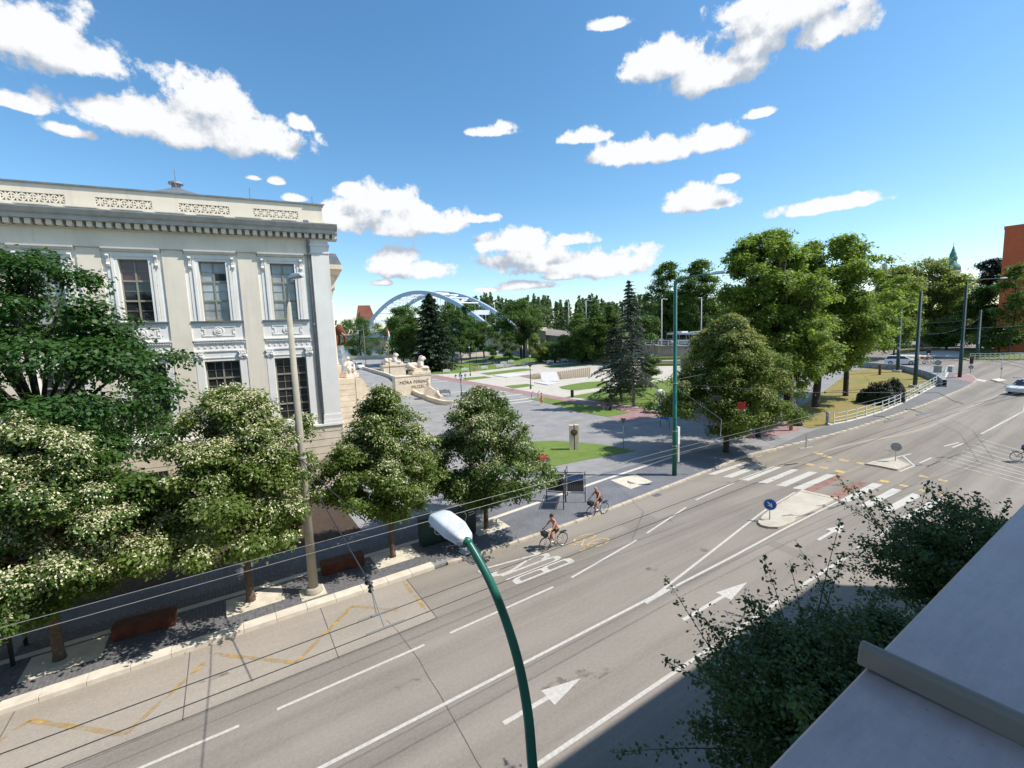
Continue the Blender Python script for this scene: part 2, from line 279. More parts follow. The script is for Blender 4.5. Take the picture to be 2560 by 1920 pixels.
# ------------------------------------------------------------------ mesh helpers
COL = scene.collection
class MB:
    def __init__(s): s.v = []; s.f = []
    def add(s, vs, fs):
        o = len(s.v); s.v += [tuple(v) for v in vs]; s.f += [tuple(i+o for i in f) for f in fs]; return s
    def box(s, x0, x1, y0, y1, z0, z1):
        return s.add([(x0,y0,z0),(x1,y0,z0),(x1,y1,z0),(x0,y1,z0),(x0,y0,z1),(x1,y0,z1),(x1,y1,z1),(x0,y1,z1)],
                     [(0,3,2,1),(4,5,6,7),(0,1,5,4),(1,2,6,5),(2,3,7,6),(3,0,4,7)])
    def cbox(s, c, sx, sy, sz, rz=0.0, rx=0.0):
        m = Matrix.Translation(Vector(c)) @ Matrix.Rotation(rz, 4, 'Z') @ Matrix.Rotation(rx, 4, 'X')
        vs = [m @ Vector((a*sx/2, b*sy/2, d*sz/2)) for d in (-1,1) for a, b in ((-1,-1),(1,-1),(1,1),(-1,1))]
        return s.add(vs, [(0,3,2,1),(4,5,6,7),(0,1,5,4),(1,2,6,5),(2,3,7,6),(3,0,4,7)])
    def tube(s, pts, r, n=8, cap=True):
        pts = [Vector(p) for p in pts]; rs = r if isinstance(r, (list, tuple)) else [r]*len(pts)
        o = len(s.v); up = None
        for i, p in enumerate(pts):
            t = (pts[min(i+1, len(pts)-1)]-pts[max(i-1, 0)])
            if t.length < 1e-9: t = Vector((0,0,1))
            t.normalize()
            if up is None:
                a = Vector((0,0,1)) if abs(t.z) < .9 else Vector((1,0,0)); u = t.cross(a).normalized()
            else:
                u = up-t*up.dot(t); u = u.normalized() if u.length > 1e-6 else t.orthogonal().normalized()
            up = u; w = t.cross(u)
            for k in range(n):
                a = 2*math.pi*k/n; s.v.append(tuple(p+(u*math.cos(a)+w*math.sin(a))*rs[i]))
        for i in range(len(pts)-1):
            for k in range(n):
                a, b = o+i*n+k, o+i*n+(k+1) % n; s.f.append((a, b, b+n, a+n))
        if cap:
            s.f.append(tuple(o+k for k in range(n))[::-1]); s.f.append(tuple(o+(len(pts)-1)*n+k for k in range(n)))
        return s
    def lathe(s, prof, n=16, c=(0,0,0), ax=None):
        o = len(s.v); c = Vector(c)
        for r, z in prof:
            for k in range(n):
                a = 2*math.pi*k/n; p = Vector((r*math.cos(a), r*math.sin(a), z))
                s.v.append(tuple(c+(ax @ p if ax else p)))
        for i in range(len(prof)-1):
            for k in range(n):
                a, b = o+i*n+k, o+i*n+(k+1) % n; s.f.append((a, b, b+n, a+n))
        s.f.append(tuple(o+k for k in range(n))[::-1]); s.f.append(tuple(o+(len(prof)-1)*n+k for k in range(n))); return s
    def prism(s, poly, z0, z1, ax='z'):
        """poly extruded; ax='y': poly is (x,z) extruded in y; ax='x': poly is (y,z) extruded in x"""
        n = len(poly); f = {'z': lambda p, h: (p[0], p[1], h), 'y': lambda p, h: (p[0], h, p[1]), 'x': lambda p, h: (h, p[0], p[1])}[ax]
        vs = [f(p, z0) for p in poly]+[f(p, z1) for p in poly]
        return s.add(vs, [tuple(range(n))[::-1], tuple(range(n, 2*n))]+[(i, (i+1) % n, n+(i+1) % n, n+i) for i in range(n)])
    def ball(s, c, r, n=10, m=7, sc=(1,1,1), rot=None):
        o = len(s.v); c = Vector(c)
        for i in range(m+1):
            t = math.pi*i/m
            for k in range(n):
                a = 2*math.pi*k/n; p = Vector((math.sin(t)*math.cos(a)*sc[0], math.sin(t)*math.sin(a)*sc[1], math.cos(t)*sc[2]))*r
                if rot: p = rot @ p
                s.v.append(tuple(c+p))
        for i in range(m):
            for k in range(n):
                a, b = o+i*n+k, o+i*n+(k+1) % n; s.f.append((a, a+n, b+n, b))
        return s
    def mesh(s, name):
        me = bpy.data.meshes.new(name); me.from_pydata(s.v, [], s.f); me.validate(); me.update(); return me
def fixn(me):
    bm = bmesh.new(); bm.from_mesh(me); bmesh.ops.recalc_face_normals(bm, faces=bm.faces); bm.to_mesh(me); bm.free()
def link(name, me, mat=None, parent=None, loc=(0,0,0), rz=0.0, smooth=False):
    o = bpy.data.objects.new(name, me); COL.objects.link(o)
    if mat and not me.materials: me.materials.append(MATS[mat])
    o.location = loc; o.rotation_euler = (0,0,rz)
    if parent: o.parent = parent
    if smooth: me.polygons.foreach_set('use_smooth', [True]*len(me.polygons))
    return o
def part(name, mb, mat, parent, smooth=False, loc=(0,0,0), bevel=0.0, fix=True):
    me = mb.mesh(name)
    if fix: fixn(me)
    o = link(name, me, mat, parent, loc, 0, smooth)
    if bevel:
        b = o.modifiers.new('bevel', 'BEVEL'); b.width = bevel; b.segments = 2; b.limit_method = 'ANGLE'
    return o
def tag(o, label, cat, group=None):
    o['label'] = label; o['category'] = cat
    if group: o['group'] = group
    return o
def thing(name, label, cat, loc=(0,0,0), rz=0.0, group=None):
    o = bpy.data.objects.new(name, None); COL.objects.link(o); o.location = loc; o.rotation_euler = (0,0,rz); o.empty_display_size = .2
    return tag(o, label, cat, group)
def solo(name, mb, mat, label, cat, loc=(0,0,0), rz=0.0, group=None, smooth=False, fix=True):
    me = mb.mesh(name)
    if fix: fixn(me)
    return tag(link(name, me, mat, None, loc, rz, smooth), label, cat, group)
def dup(o, loc=None, rz=None, label=None, parent=None):
    c = o.copy(); COL.objects.link(c); c.parent = parent
    if loc is not None: c.location = loc
    if rz is not None: c.rotation_euler = (0,0,rz)
    if label: c['label'] = label
    for ch in list(o.children): dup(ch, parent=c)
    return c
def piece(o, parent, loc, rz=0.0):
    c = o.copy(); COL.objects.link(c); c.parent = parent; c.location = loc; c.rotation_euler = (0,0,rz); return c
def clip(poly, x, keep_low):
    out = []
    ins = (lambda p: p[0] <= x) if keep_low else (lambda p: p[0] >= x)
    for i, a in enumerate(poly):
        b = poly[(i+1) % len(poly)]
        if ins(a): out.append(a)
        if ins(a) != ins(b):
            t = (x-a[0])/(b[0]-a[0]); out.append((x, a[1]+(b[1]-a[1])*t))
    return out
def sheet_into(mb, poly, dz, thick=0.0):
    poly = [(p[0], p[1]) for p in poly]
    area = sum(a[0]*b[1]-b[0]*a[1] for a, b in zip(poly, poly[1:]+poly[:1]))
    if area < 0: poly = poly[::-1]
    parts = [clip(poly, X0, True)]; r = clip(poly, X0, False)
    if r: parts += [clip(r, X1, True), clip(r, X1, False)]
    for q in parts:
        if len(q) < 3: continue
        n = len(q); o = len(mb.v)
        mb.v += [(x, y, zg(x)+dz) for x, y in q]; mb.f.append(tuple(range(o, o+n)))
        if thick:
            mb.v += [(x, y, zg(x)+dz-thick) for x, y in q]
            for i in range(n):
                j = (i+1) % n
                mb.f.append((o+i, o+n+i, o+n+j, o+j))
    return mb
def sheet(name, polys, dz, mat, parent=None, kind='structure', thick=0.0):
    mb = MB()
    for p in polys: sheet_into(mb, p, dz, thick)
    me = mb.mesh(name)
    bm = bmesh.new(); bm.from_mesh(me); bmesh.ops.triangulate(bm, faces=[f for f in bm.faces if len(f.verts) > 4]); bm.to_mesh(me); bm.free()
    o = link(name, me, mat, parent)
    if kind and not parent: o['kind'] = kind
    return o
def gp(pts, dz=0.0): return [tuple(g(p, dz)[:2]) for p in pts]
def strip(a, b, w):
    a, b = Vector(a[:2]), Vector(b[:2]); t = (b-a).normalized(); n = Vector((-t.y, t.x))*w/2
    return [tuple(a+n), tuple(a-n), tuple(b-n), tuple(b+n)]
ZP = 0.12
# ------------------------------------------------------------------ the ground
sheet('ground', [[(-900,-900),(2500,-900),(2500,2500),(-900,2500)]], -0.30, 'ground_soil')
KERB = [(8.4,19.2),(10.4,19.05),(14.5,19.0),(18.4,19.1),(22,19.35),(25.8,19.6),(29,19.85),(32.1,20.05),(35,20.3),(37.2,20.3),(39.5,20.05)]
KERB += [tuple(g(D(*p), 0)[:2]) for p in [(1700,965),(1750,953),(1800,940),(1850,926),(1900,910),(1950,893),(2000,875),(2040,859),(2080,842),(2103,830),(2110,822),(2104,814),(2092,808)]]
# carriageway: the street, the junction and the road coming down from the bridge
far_edge = gp([D(2062,800), D(2010,793), D(1950,790), D(1880,785)])
sheet('road', [[(-60,5.4)]+[(-60,19.2),(-14,19.2)]+KERB+far_edge+[(118,62),(200,62),(230,30),(230,-40),(42,-40),(34,5.4)]], 0.0, 'asphalt')
BAY = [(-60,15.62),(-60,19.2),(6.3,19.2),(6.3,15.72)]
bay = sheet('bus_bay', [BAY], 0.004, 'bay_concrete')
# raised paving of the square, from the kerb to the river
PLAZA = [(-60,19.3),(8.4,19.3)]+[(x, y+.1) for x, y in KERB[1:]]+far_edge+[(118,62),(118,330),(-120,330),(-120,19.3)]
plaza = sheet('square_paving', [PLAZA], ZP-.012, 'plaza', thick=.14)
# near-side pavement under the window, in shade
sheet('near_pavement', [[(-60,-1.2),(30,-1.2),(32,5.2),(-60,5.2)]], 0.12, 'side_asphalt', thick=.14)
mb = MB(); mb.box(-60, 32, 5.2, 5.38, -.02, .12); o = link('near_kerb', mb.mesh('near_kerb'), 'kerb_grey'); o['kind'] = 'structure'
# ---- kerbs, stone by stone
ks = thing('bus_kerb', '', ''); del ks['label'], ks['category']; ks['kind'] = 'structure'
mb = MB().box(-.553, .553, 0, .5, -.02, .17); first = part('kerb_stone', mb, 'kerb_pale', ks, loc=(-14, 19.2, 0), bevel=.012)
for i in range(1, 20): piece(first, ks, (-14+i*1.115, 19.2, 0))
kl = thing('street_kerb', '', ''); del kl['label'], kl['category']; kl['kind'] = 'structure'
stone = None; acc = 0.0
def walk(path, step):
    out = []; P = [Vector(p) for p in path]; d = step/2; i = 0
    L = 0
    for a, b in zip(P, P[1:]):
        seg = (b-a).length
        while d <= L+seg:
            t = (d-L)/seg; out.append((a.lerp(b, t), math.atan2((b-a).y, (b-a).x))); d += step
        L += seg
    return out
mb = MB().box(-.49, .49, -.02, .2, -.1, .125)
for p, a in walk([Vector(k) for k in KERB[:]], 1.0):
    loc = (p.x, p.y, zg(p.x))
    if stone is None: stone = part('kerb_stone', mb, 'kerb_grey', kl, loc=loc, bevel=.02)
    else: stone2 = piece(stone, kl, loc, a)
stone.rotation_euler.z = math.atan2(KERB[1][1]-KERB[0][1], KERB[1][0]-KERB[0][0])
# ---- dark pavers of the pavement: the nearest 300 singly, the rest as one
pv = sheet('pavement', [[(-60,19.705),(8.4,19.705)]+[(x, y+.2) for x, y in KERB[1:10]]+[(38,23.2),(29,24.5),(16,24.3),(8,25.3),(-60,25.3)]], ZP-.008, 'paver_joint')
rng = random.Random(7); cells = []
pw, ph = .27, .135
for i in range(int(22/ph)):
    x = -11.5+i*ph
    for j in range(int(4.0/pw)):
        y = 19.72+j*pw+(pw/2 if i % 2 else 0)
        cells.append((x, y))
cells = [c for c in cells if c[0] < 9.5 and c[1] < 23.3]
cells.sort(key=lambda c: (c[0]+1.5)**2*.25+(c[1]-19.2)**2*4)
m = MB().box(-ph/2+.006, ph/2-.006, -pw/2+.006, pw/2-.006, -.02, .0)
me = m.mesh('paver'); pa = None
for x, y in cells[:300]:
    pa = link('paver', me, 'paver', pv, (x, y, ZP+rng.uniform(-.002,.002)))
vs = np.array(m.v)
big = MB()
for x, y in cells[300:]: big.add(vs+np.array([x, y, ZP+rng.uniform(-.002,.002)]), m.f)
o = link('paver_field', big.mesh('paver_field'), 'paver', pv); o['kind'] = 'stuff'
sheet('pavement_beyond', [[(9.5,19.4),(14.5,19.22),(18.4,19.32),(22,19.57),(25.8,19.82),(29,20.07),(32.1,20.27),(35,20.5),(38,20.4),(38,23.2),(29,24.5),(16,24.3),(9.5,25.2)]], ZP-.002, 'pavement_far')
sheet('pavement_inner', [[(-60,23.3),(9.5,23.3),(9.5,25.2),(8,25.3),(-60,25.3)]], ZP-.002, 'pavement_far')
# cream guide strip in the pavement
mbs = [strip((-60,22.25),(12,22.3),.32), strip((12,22.3),(22.5,23.3),.3), strip((22.5,23.3),(34,24.1),.26)]
sheet('guide_strip', mbs, ZP+.004, 'strip_cream')
sheet('museum_garden', [[(-60,25.3),(6,25.3),(6,34.5),(-60,43)]], ZP+.0, 'soil')
# ---- lawns and paths of the park
sheet('park_path', [gp([c3(882,748), c3(1100,735), c3(1300,705), c3(1500,690), c3(1700,650), c3(2212,610)], ZP)+gp([c4(450,700), c4(1060,800), c4(1060,960)], ZP)+gp([c4(650,1222), c4(430,1180), c4(0,1100)], ZP)+gp([c3(1900,940), c3(1650,905), c3(1290,840), c3(890,770)], ZP)], ZP-.006, 'path_pale')
sheet('grey_forecourt', [gp([c3(885,765), c3(1290,845), c3(1660,925), c3(1640,945), c3(1340,990), c3(1100,960), c3(960,975), c3(850,905), c3(880,840)], ZP)], ZP-.006, 'plaza_grey')
sheet('far_pavement', [gp([c3(250,640), c3(480,628), c3(660,640), c3(660,740), c3(340,705), c3(265,700)], ZP)], ZP-.004, 'plaza_grey')
sheet('red_path', [gp([c3(885,752), c3(930,752), c3(1500,856), c3(1900,923), c3(2212,972)], ZP)+gp([c4(200,1085), c4(420,1125), c4(680,1170), c4(850,1190), c4(1100,1215), c4(1500,1235), c4(2100,1240), c4(2212,1380), c4(1900,1460), c4(1650,1460), c4(1300,1290), c4(900,1250), c4(600,1300), c4(440,1265), c4(650,1225), c4(430,1180), c4(220,1150), c4(0,1108)], ZP)+gp([c3(1870,945), c3(1650,910), c3(1290,845), c3(890,775)], ZP)], ZP-.002, 'path_red')
LAWNS = [
 [c3(1540,1300), c3(1700,1276), c3(1850,1270), c3(2000,1280), c3(2212,1300), c4(400,1520), c4(560,1548), c4(690,1575), c4(400,1630), c4(230,1659), c3(1900,1460), c3(1750,1495), c3(1600,1530), c3(1500,1420)],
 [c3(1650,938), c3(1790,930), c3(2000,970), c4(0,1112), c4(220,1150), c4(430,1180), c4(650,1222), c4(440,1262), c4(200,1220), c4(0,1175), c3(2000,1020), c3(1850,985)],
 [c4(60,1078), c4(250,1045), c4(480,1000), c4(700,960), c4(900,935), c4(1100,905), c4(1100,1185), c4(880,1190), c4(700,1165), c4(450,1130), c4(200,1090)],
 [c4(-10,985), c4(100,962), c4(250,940), c4(430,930), c4(520,938), c4(400,988), c4(150,1018), c4(20,1005)],
 [c3(1455,838), c3(1640,820), c3(1695,835), c3(1530,858)], [c3(1125,775), c3(1300,760), c3(1357,772), c3(1150,793)],
 [c3(1265,738), c3(1590,700), c3(1650,700), c3(1680,712), c3(1330,751)], [c3(1765,682), c3(2100,653), c3(2150,662), c3(1830,696)],
 [c3(655,670), c3(900,645), c3(1080,655), c3(1300,660), c3(1510,690), c3(1300,714), c3(1100,735), c3(880,746), c3(660,742)],
 [c3(1070,635), c3(1330,600), c3(1700,600), c3(1790,640), c3(1560,670), c3(1400,650), c3(1200,648)],
 [c4(600,760), c4(760,740), c4(1000,850), c4(1000,890), c4(850,925), c4(640,880)],
]
for L in LAWNS: sheet('lawn', [gp(L, ZP)], ZP+.02, 'lawn', thick=.03)
# cream bands across the forecourt
bands = [((180,1455),(940,1390)), ((560,1478),(1140,1428)), ((660,1535),(1360,1465)), ((760,1594),(1520,1515)), ((820,1636),(1500,1556)), ((110,1300),(340,1285)), ((110,1265),(190,1262))]
sheet('paving_band', [strip(g(z4(*a), ZP), g(z4(*b), ZP), .55) for a, b in bands], ZP+.002, 'strip_cream')
# the museum-side lawn by the flower bed and river and quay behind the park
river_poly = [(a.x, a.y) for a in [gz(p, 3.0) for p in [(600,905), (900,893), (1140,888), (1260,880), (1400,868), (1400,846), (1100,858), (600,882)]]]
mb = MB(); mb.add([(x, y, 3.0) for x, y in river_poly], [tuple(range(len(river_poly)))]); o = link('river', mb.mesh('river'), 'water'); o['kind'] = 'structure'
qa = [gz(p, 3.0) for p in [(600,905), (900,893), (1140,888), (1260,880)]]
mb = MB()
for a, b in zip(qa, qa[1:]):
    mb.add([(a.x, a.y, 3.6), (b.x, b.y, 3.6), (b.x, b.y, 0), (a.x, a.y, 0), (a.x, a.y-1, 3.6), (b.x, b.y-1, 3.6), (b.x, b.y-1, 0), (a.x, a.y-1, 0)], [(0,1,2,3),(4,7,6,5),(0,4,5,1)])
solo('quay_wall', mb, 'quay', 'low pale stone quay wall along the river behind the park', 'wall')
# dry grass inside the railing on the right
RAIL = gp([D(1787,918), D(1830,910), D(1870,899), D(1905,888), D(1945,871), D(1990,848), D(2020,832), D(2040,815), D(2046,803)], ZP)
inner = gp([D(2012,818), D(1985,808), D(1950,800), D(1900,793)], ZP)
sheet('lawn', [RAIL+inner+gp([D(1840,800), D(1760,860), D(1690,900), D(1710,915), D(1750,925)], ZP)], ZP+.012, 'lawn_dry')
# footway outside the railing
K2 = [(x, y+.2) for x, y in KERB[10:]]
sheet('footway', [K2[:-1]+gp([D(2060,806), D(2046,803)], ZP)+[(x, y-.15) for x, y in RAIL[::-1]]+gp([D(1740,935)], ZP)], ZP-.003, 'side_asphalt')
sheet('footway', [gp([D(2082,808), D(2104,814), D(2108,821), D(2100,826), D(2060,818), D(2062,808)], ZP)], ZP+.002, 'path_red')
# ------------------------------------------------------------------ road markings
def mark(name, polys, mat='paint_white', dz=.008): return sheet(name, polys, dz, mat)
mark('lane_line', [strip((-40,11.71),(15.0,11.71),.12)])
up = [g(p) for p in (D(1395,1302), c6(0,1133), c6(220,962), c6(440,790), c6(560,700), c6(740,594))]
lo = [g(p) for p in (D(1395,1304), c6(0,1183), c6(320,1018), c6(640,845), c6(1020,652))]
mark('island_line', [strip(a, b, .12) for a, b in zip(up, up[1:])], dz=.0095); mark('island_line', [strip(a, b, .12) for a, b in zip(lo, lo[1:])], dz=.011)
dash = [((-9.6,14.47),(-4.8,14.47)), ((-3.8,14.47),(-.41,14.46)), ((.56,14.46),(5.3,14.53)), ((6.32,14.57),(11.29,14.7)), ((12.39,14.8),(17.48,15.54)), (g(D(1397,1152)), g(D(1482,1096))), (g(D(1503,1080)), g(D(1587,1042)))]
mark('lane_dash', [strip(a, b, .11) for a, b in dash])
mark('edge_line', [strip((-40,8.6),(13.4,8.56),.13), strip(g(c6(775,1198)), g(c6(1085,1000)), .14), strip(g(c6(1140,956)), g(c6(1420,781)), .14), strip((14.2,8.55), g(c6(640,1290)), .14)])
mark('lane_line', [strip(g(z7(1785,732)), g(z7(2212,505)), .16), strip(g(z7(2212,505)), g(D(2212,840))+Vector((6,.4,0)), .16)])
mark('lane_dash', [strip(g(z7(*a)), g(z7(*b)), .14) for a, b in [((1420,853),(1570,815)), ((1505,865),(1610,825)), ((1180,1018),(1300,965))]])
mark('lane_dash', [strip(g(c6(*a)), g(c6(*b)), .12) for a, b in [((670,303),(725,291)), ((570,338),(620,322)), ((480,373),(525,358)), ((775,272),(830,258))]], 'paint_yellow_faded')
def arrow(x0, x1, y, w=.74):
    h = min(1.75, (x1-x0)*.46)
    return [[(x0,y-.075),(x1-h,y-.075),(x1-h,y+.075),(x0,y+.075)], [(x1-h,y-.45*w),(x1,y),(x1-h,y+.45*w)]]
for a, b in [(g(D(1087,1562)), g(D(1256,1466))), (g(D(1480,1342)), g(D(1610,1256))), (g(D(1765,1166)), g(D(1826,1134)))]:
    mark('lane_arrow', arrow(a.x, b.x, (a.y+b.y)/2))
# BUSZ, read by traffic heading left
cB = crop(1020, 1380, 460)
xa = g(cB(1320,360)).x; xb = g(cB(1985,130)).x; ya = g(cB(1350,385)).y; yz = g(cB(1060,150)).y
print('BUSZ', xa, xb, ya, yz)
wl = (yz-ya)/4*.8; LET = {
 'B': [[(0,0),(1,0)], [(0,0),(0,.7)], [(1,0),(1,.7)], [(.52,0),(.52,.75)], [(0,.7),(.08,1),(.42,1),(.52,.75)], [(.52,.75),(.6,1),(.92,1),(1,.7)]],
 'U': [[(0,0),(.82,0),(.95,.2),(1,.5),(.95,.8),(.82,1),(0,1)]],
 'S': [[(.12,1),(.03,.75),(0,.5),(.03,.2),(.15,0),(.38,.05),(.6,.9),(.85,1),(.97,.8),(1,.5),(.97,.25),(.88,0)]],
 'Z': [[(0,0),(0,1)], [(0,1),(1,0)], [(1,0),(1,1)]]}
polys = []
cs = lambda c0, c1, r0, r1, t0, t1, n=9: [(c0+r0*math.sin(t0+(t1-t0)*i/n), c1+r1*math.cos(t0+(t1-t0)*i/n)) for i in range(n+1)]
LET['S'] = [cs(.26,.5,.26,.5,.4,-3.14)+cs(.74,.5,.22,.5,0,3.6)]
LET['S'] = [[(.14,1),(.07,.97),(.02,.8),(0,.5),(.02,.2),(.08,.03),(.18,0),(.28,.05),(.38,.22),(.5,.5),(.62,.78),(.72,.95),(.82,1),(.92,.97),(.98,.8),(1,.5),(.98,.2),(.93,.03),(.86,0)]]
LET['U'] = [[(0,0),(.8,0),(.9,.05),(.97,.2),(1,.5),(.97,.8),(.9,.95),(.8,1),(0,1)]]
HA, HBp = .17, .062
for k, ch in enumerate('BUSZ'):
    y0 = ya+.1+(yz-ya)/4*k; sh = -k*.28
    for L in LET[ch]:
        P = [Vector(((xa+sh+(xb-xa)*a)/HA, (y0+wl*b)/HBp)) for a, b in L]
        for p, q in zip(P, P[1:]):
            d = (q-p).normalized(); n_ = Vector((-d.y, d.x)); p2, q2 = p-d*.35, q+d*.35
            polys.append([((v.x)*HA, (v.y)*HBp) for v in (p2+n_, p2-n_, q2-n_, q2+n_)])
mbk = MB()
for i, q in enumerate(polys): sheet_into(mbk, q, .008+.0003*i)
o = link('lane_lettering', mbk.mesh('lane_lettering'), 'worn_white'); o['kind'] = 'structure'
bc = g(c7(1448,662)); polys = []
def ringp(cx, cy, rx, ry, w, n=18):
    out = []
    for i in range(n):
        a, b = 2*math.pi*i/n, 2*math.pi*(i+1)/n
        out.append([(cx+math.cos(a)*rx, cy+math.sin(a)*ry), (cx+math.cos(b)*rx, cy+math.sin(b)*ry), (cx+math.cos(b)*(rx-w*1.6), cy+math.sin(b)*(ry-w)), (cx+math.cos(a)*(rx-w*1.6), cy+math.sin(a)*(ry-w))])
    return out
polys = ringp(bc.x+.55, bc.y-.38, .75, .33, .07)+ringp(bc.x+.35, bc.y+.42, .75, .33, .07)
polys += [strip((bc.x+.55,bc.y-.38),(bc.x-.35,bc.y-.1),.08), strip((bc.x-.35,bc.y-.1),(bc.x+.35,bc.y+.42),.08), strip((bc.x-.35,bc.y-.1),(bc.x-.45,bc.y-.45),.08), strip((bc.x-.8,bc.y-.5),(bc.x-.45,bc.y-.5),.1), strip((bc.x-.5,bc.y+.15),(bc.x-.8,bc.y+.4),.08)]
mbk = MB()
for i, q in enumerate(polys): sheet_into(mbk, q, .008+.0006*(i % 12))
o = link('bicycle_marking', mbk.mesh('bicycle_marking'), 'worn_bike'); o['kind'] = 'structure'
# crossing
Z = [[(175,478),(225,481),(450,405),(410,400)], [(275,495),(335,500),(550,418),(500,412)], [(375,512),(440,520),(655,433),(600,427)], [(490,530),(560,538),(765,450),(710,443)], [(615,548),(680,557),(885,466),(830,460)], [(722,568),(790,578),(1005,482),(945,476)], [(1025,645),(1085,655),(1305,545),(1240,533)], [(1150,680),(1215,692),(1430,580),(1365,567)], [(1280,715),(1340,730),(1560,615),(1495,600)], [(1425,755),(1490,770),(1710,645),(1640,632)]]
for i, q in enumerate(Z): mark('crossing_stripe', [gp([c6(*p) for p in q])], 'worn_white' if i in (3,) else 'paint_white')
mark('crossing_red', [gp([c6(*p) for p in q]) for q in ([(795,580),(855,590),(1065,492),(1008,484)], [(935,625),(1018,640),(1215,530),(1150,522)], [(985,543),(1070,560),(1095,549),(1012,536)])], 'worn_red')
yd = [(890,345),(950,366),(1055,388),(1165,408),(835,415),(925,435),(1028,460),(1315,523),(1440,552),(1565,583),(1705,616),(1565,492),(1690,518)]
for x, y in yd: mark('bicycle_crossing_block', [gp([c6(x-36,y-1), c6(x-20,y-11), c6(x+36,y+1), c6(x+20,y+11)])], 'paint_yellow' if x in (1315,1028,1705) else 'paint_yellow_faded')
mark('hatching', [strip(g(z7(1790-46*i, 782+29*i)), g(z7(2212+60*(i > 5), 905+42*i)), .08) for i in range(9)], 'worn_white')
pale = [(140,922),(420,850),(700,792),(1000,738),(1180,690),(1300,650),(1500,552),(1800,412),(2100,285)]
sheet('gutter_band', [strip(g(z7(*a)), g(z7(*b)), .42) for a, b in zip(pale, pale[1:])], .004, 'bay_concrete')
zz = [(-10,1606),(65,1556),(270,1587),(462,1413),(640,1432),(760,1310),(860,1318)]
mark('bus_bay_zigzag', [strip(g(D(*a)), g(D(*b)), .16) for a, b in zip(zz, zz[1:])], 'worn_yellow', .012)
mark('bus_bay_zigzag', [strip((6.15,19.1),(6.15,16.2),.16)], 'worn_yellow', .012)
for x in (-10.6,-6.2,-1.8,2.6): mark('bay_joint', [strip((x,15.66),(x+.05,19.15),.03)], 'joint_grey', .007)
mark('bay_joint', [strip((-40,15.64),(6.3,15.72),.04), strip((6.3,15.72),(6.32,19.15),.04)], 'joint_grey', .007)
cr = [(835,1340),(858,1362),(880,1392),(905,1425),(925,1462),(950,1500),(975,1545),(1005,1598),(1030,1645),(1060,1690)]
mark('road_seam', [strip(g(D(*a)), g(D(*b)), .022) for a, b in zip(cr, cr[1:])], 'joint_grey', .006)
for pts in ([(1400,1162),(1440,1195),(1500,1240)], [(960,1365),(1130,1365)], [(640,1510),(700,1560),(760,1600)]):
    pass
# ------------------------------------------------------------------ traffic islands
def island(name, poly, label, paved='slab_cream'):
    t = thing(name, label, 'traffic island', (poly[0].x, poly[0].y, zg(poly[0].x)))
    P = [(p.x-poly[0].x, p.y-poly[0].y) for p in poly]; cx = sum(p[0] for p in P)/len(P); cy = sum(p[1] for p in P)/len(P)
    dzs = [zg(p.x)-zg(poly[0].x) for p in poly]; n = len(P)
    def ring(k, h): return [(cx+(x-cx)*k, cy+(y-cy)*k, d+h) for (x, y), d in zip(P, dzs)]
    part('kerb', MB().add(ring(1, -.02)+ring(1, .12)+ring(.93, .12)+ring(.93, .05), [(i, (i+1) % n, n+(i+1) % n, n+i) for i in range(n)]+[(n+i, n+(i+1) % n, 2*n+(i+1) % n, 2*n+i) for i in range(n)]+[(2*n+i, 2*n+(i+1) % n, 3*n+(i+1) % n, 3*n+i) for i in range(n)]), 'kerb_grey', t, fix=False)
    part('paving', MB().add(ring(.93, .1), [tuple(range(n))]), paved, t, fix=False)
    return t
bricks('island_paving', (.46,.42,.34), (.54,.5,.42), (.3,.27,.22), .2, .1, .12)
i1 = [g(c6(*p)) for p in [(500,795),(540,745),(650,670),(785,588),(1015,640),(840,730),(680,815),(630,830),(570,828),(520,815)]]
island('traffic_island', i1, 'long cream paved traffic island at the crossing with a blue arrow sign', 'island_paving')
i2 = [g(z7(*p)) for p in [(640,1035),(720,1012),(900,975),(940,968),(1085,1042),(965,1093),(930,1090),(800,1062)]]
island('traffic_island', i2, 'small cream traffic island carrying a round sign seen from behind', 'island_paving')
mark('island_line', [strip(g(z7(*a)), g(z7(*b)), .13) for a, b in [((650,1028),(1098,926)), ((1015,945),(1130,1045)), ((1130,1045),(985,1102))]])
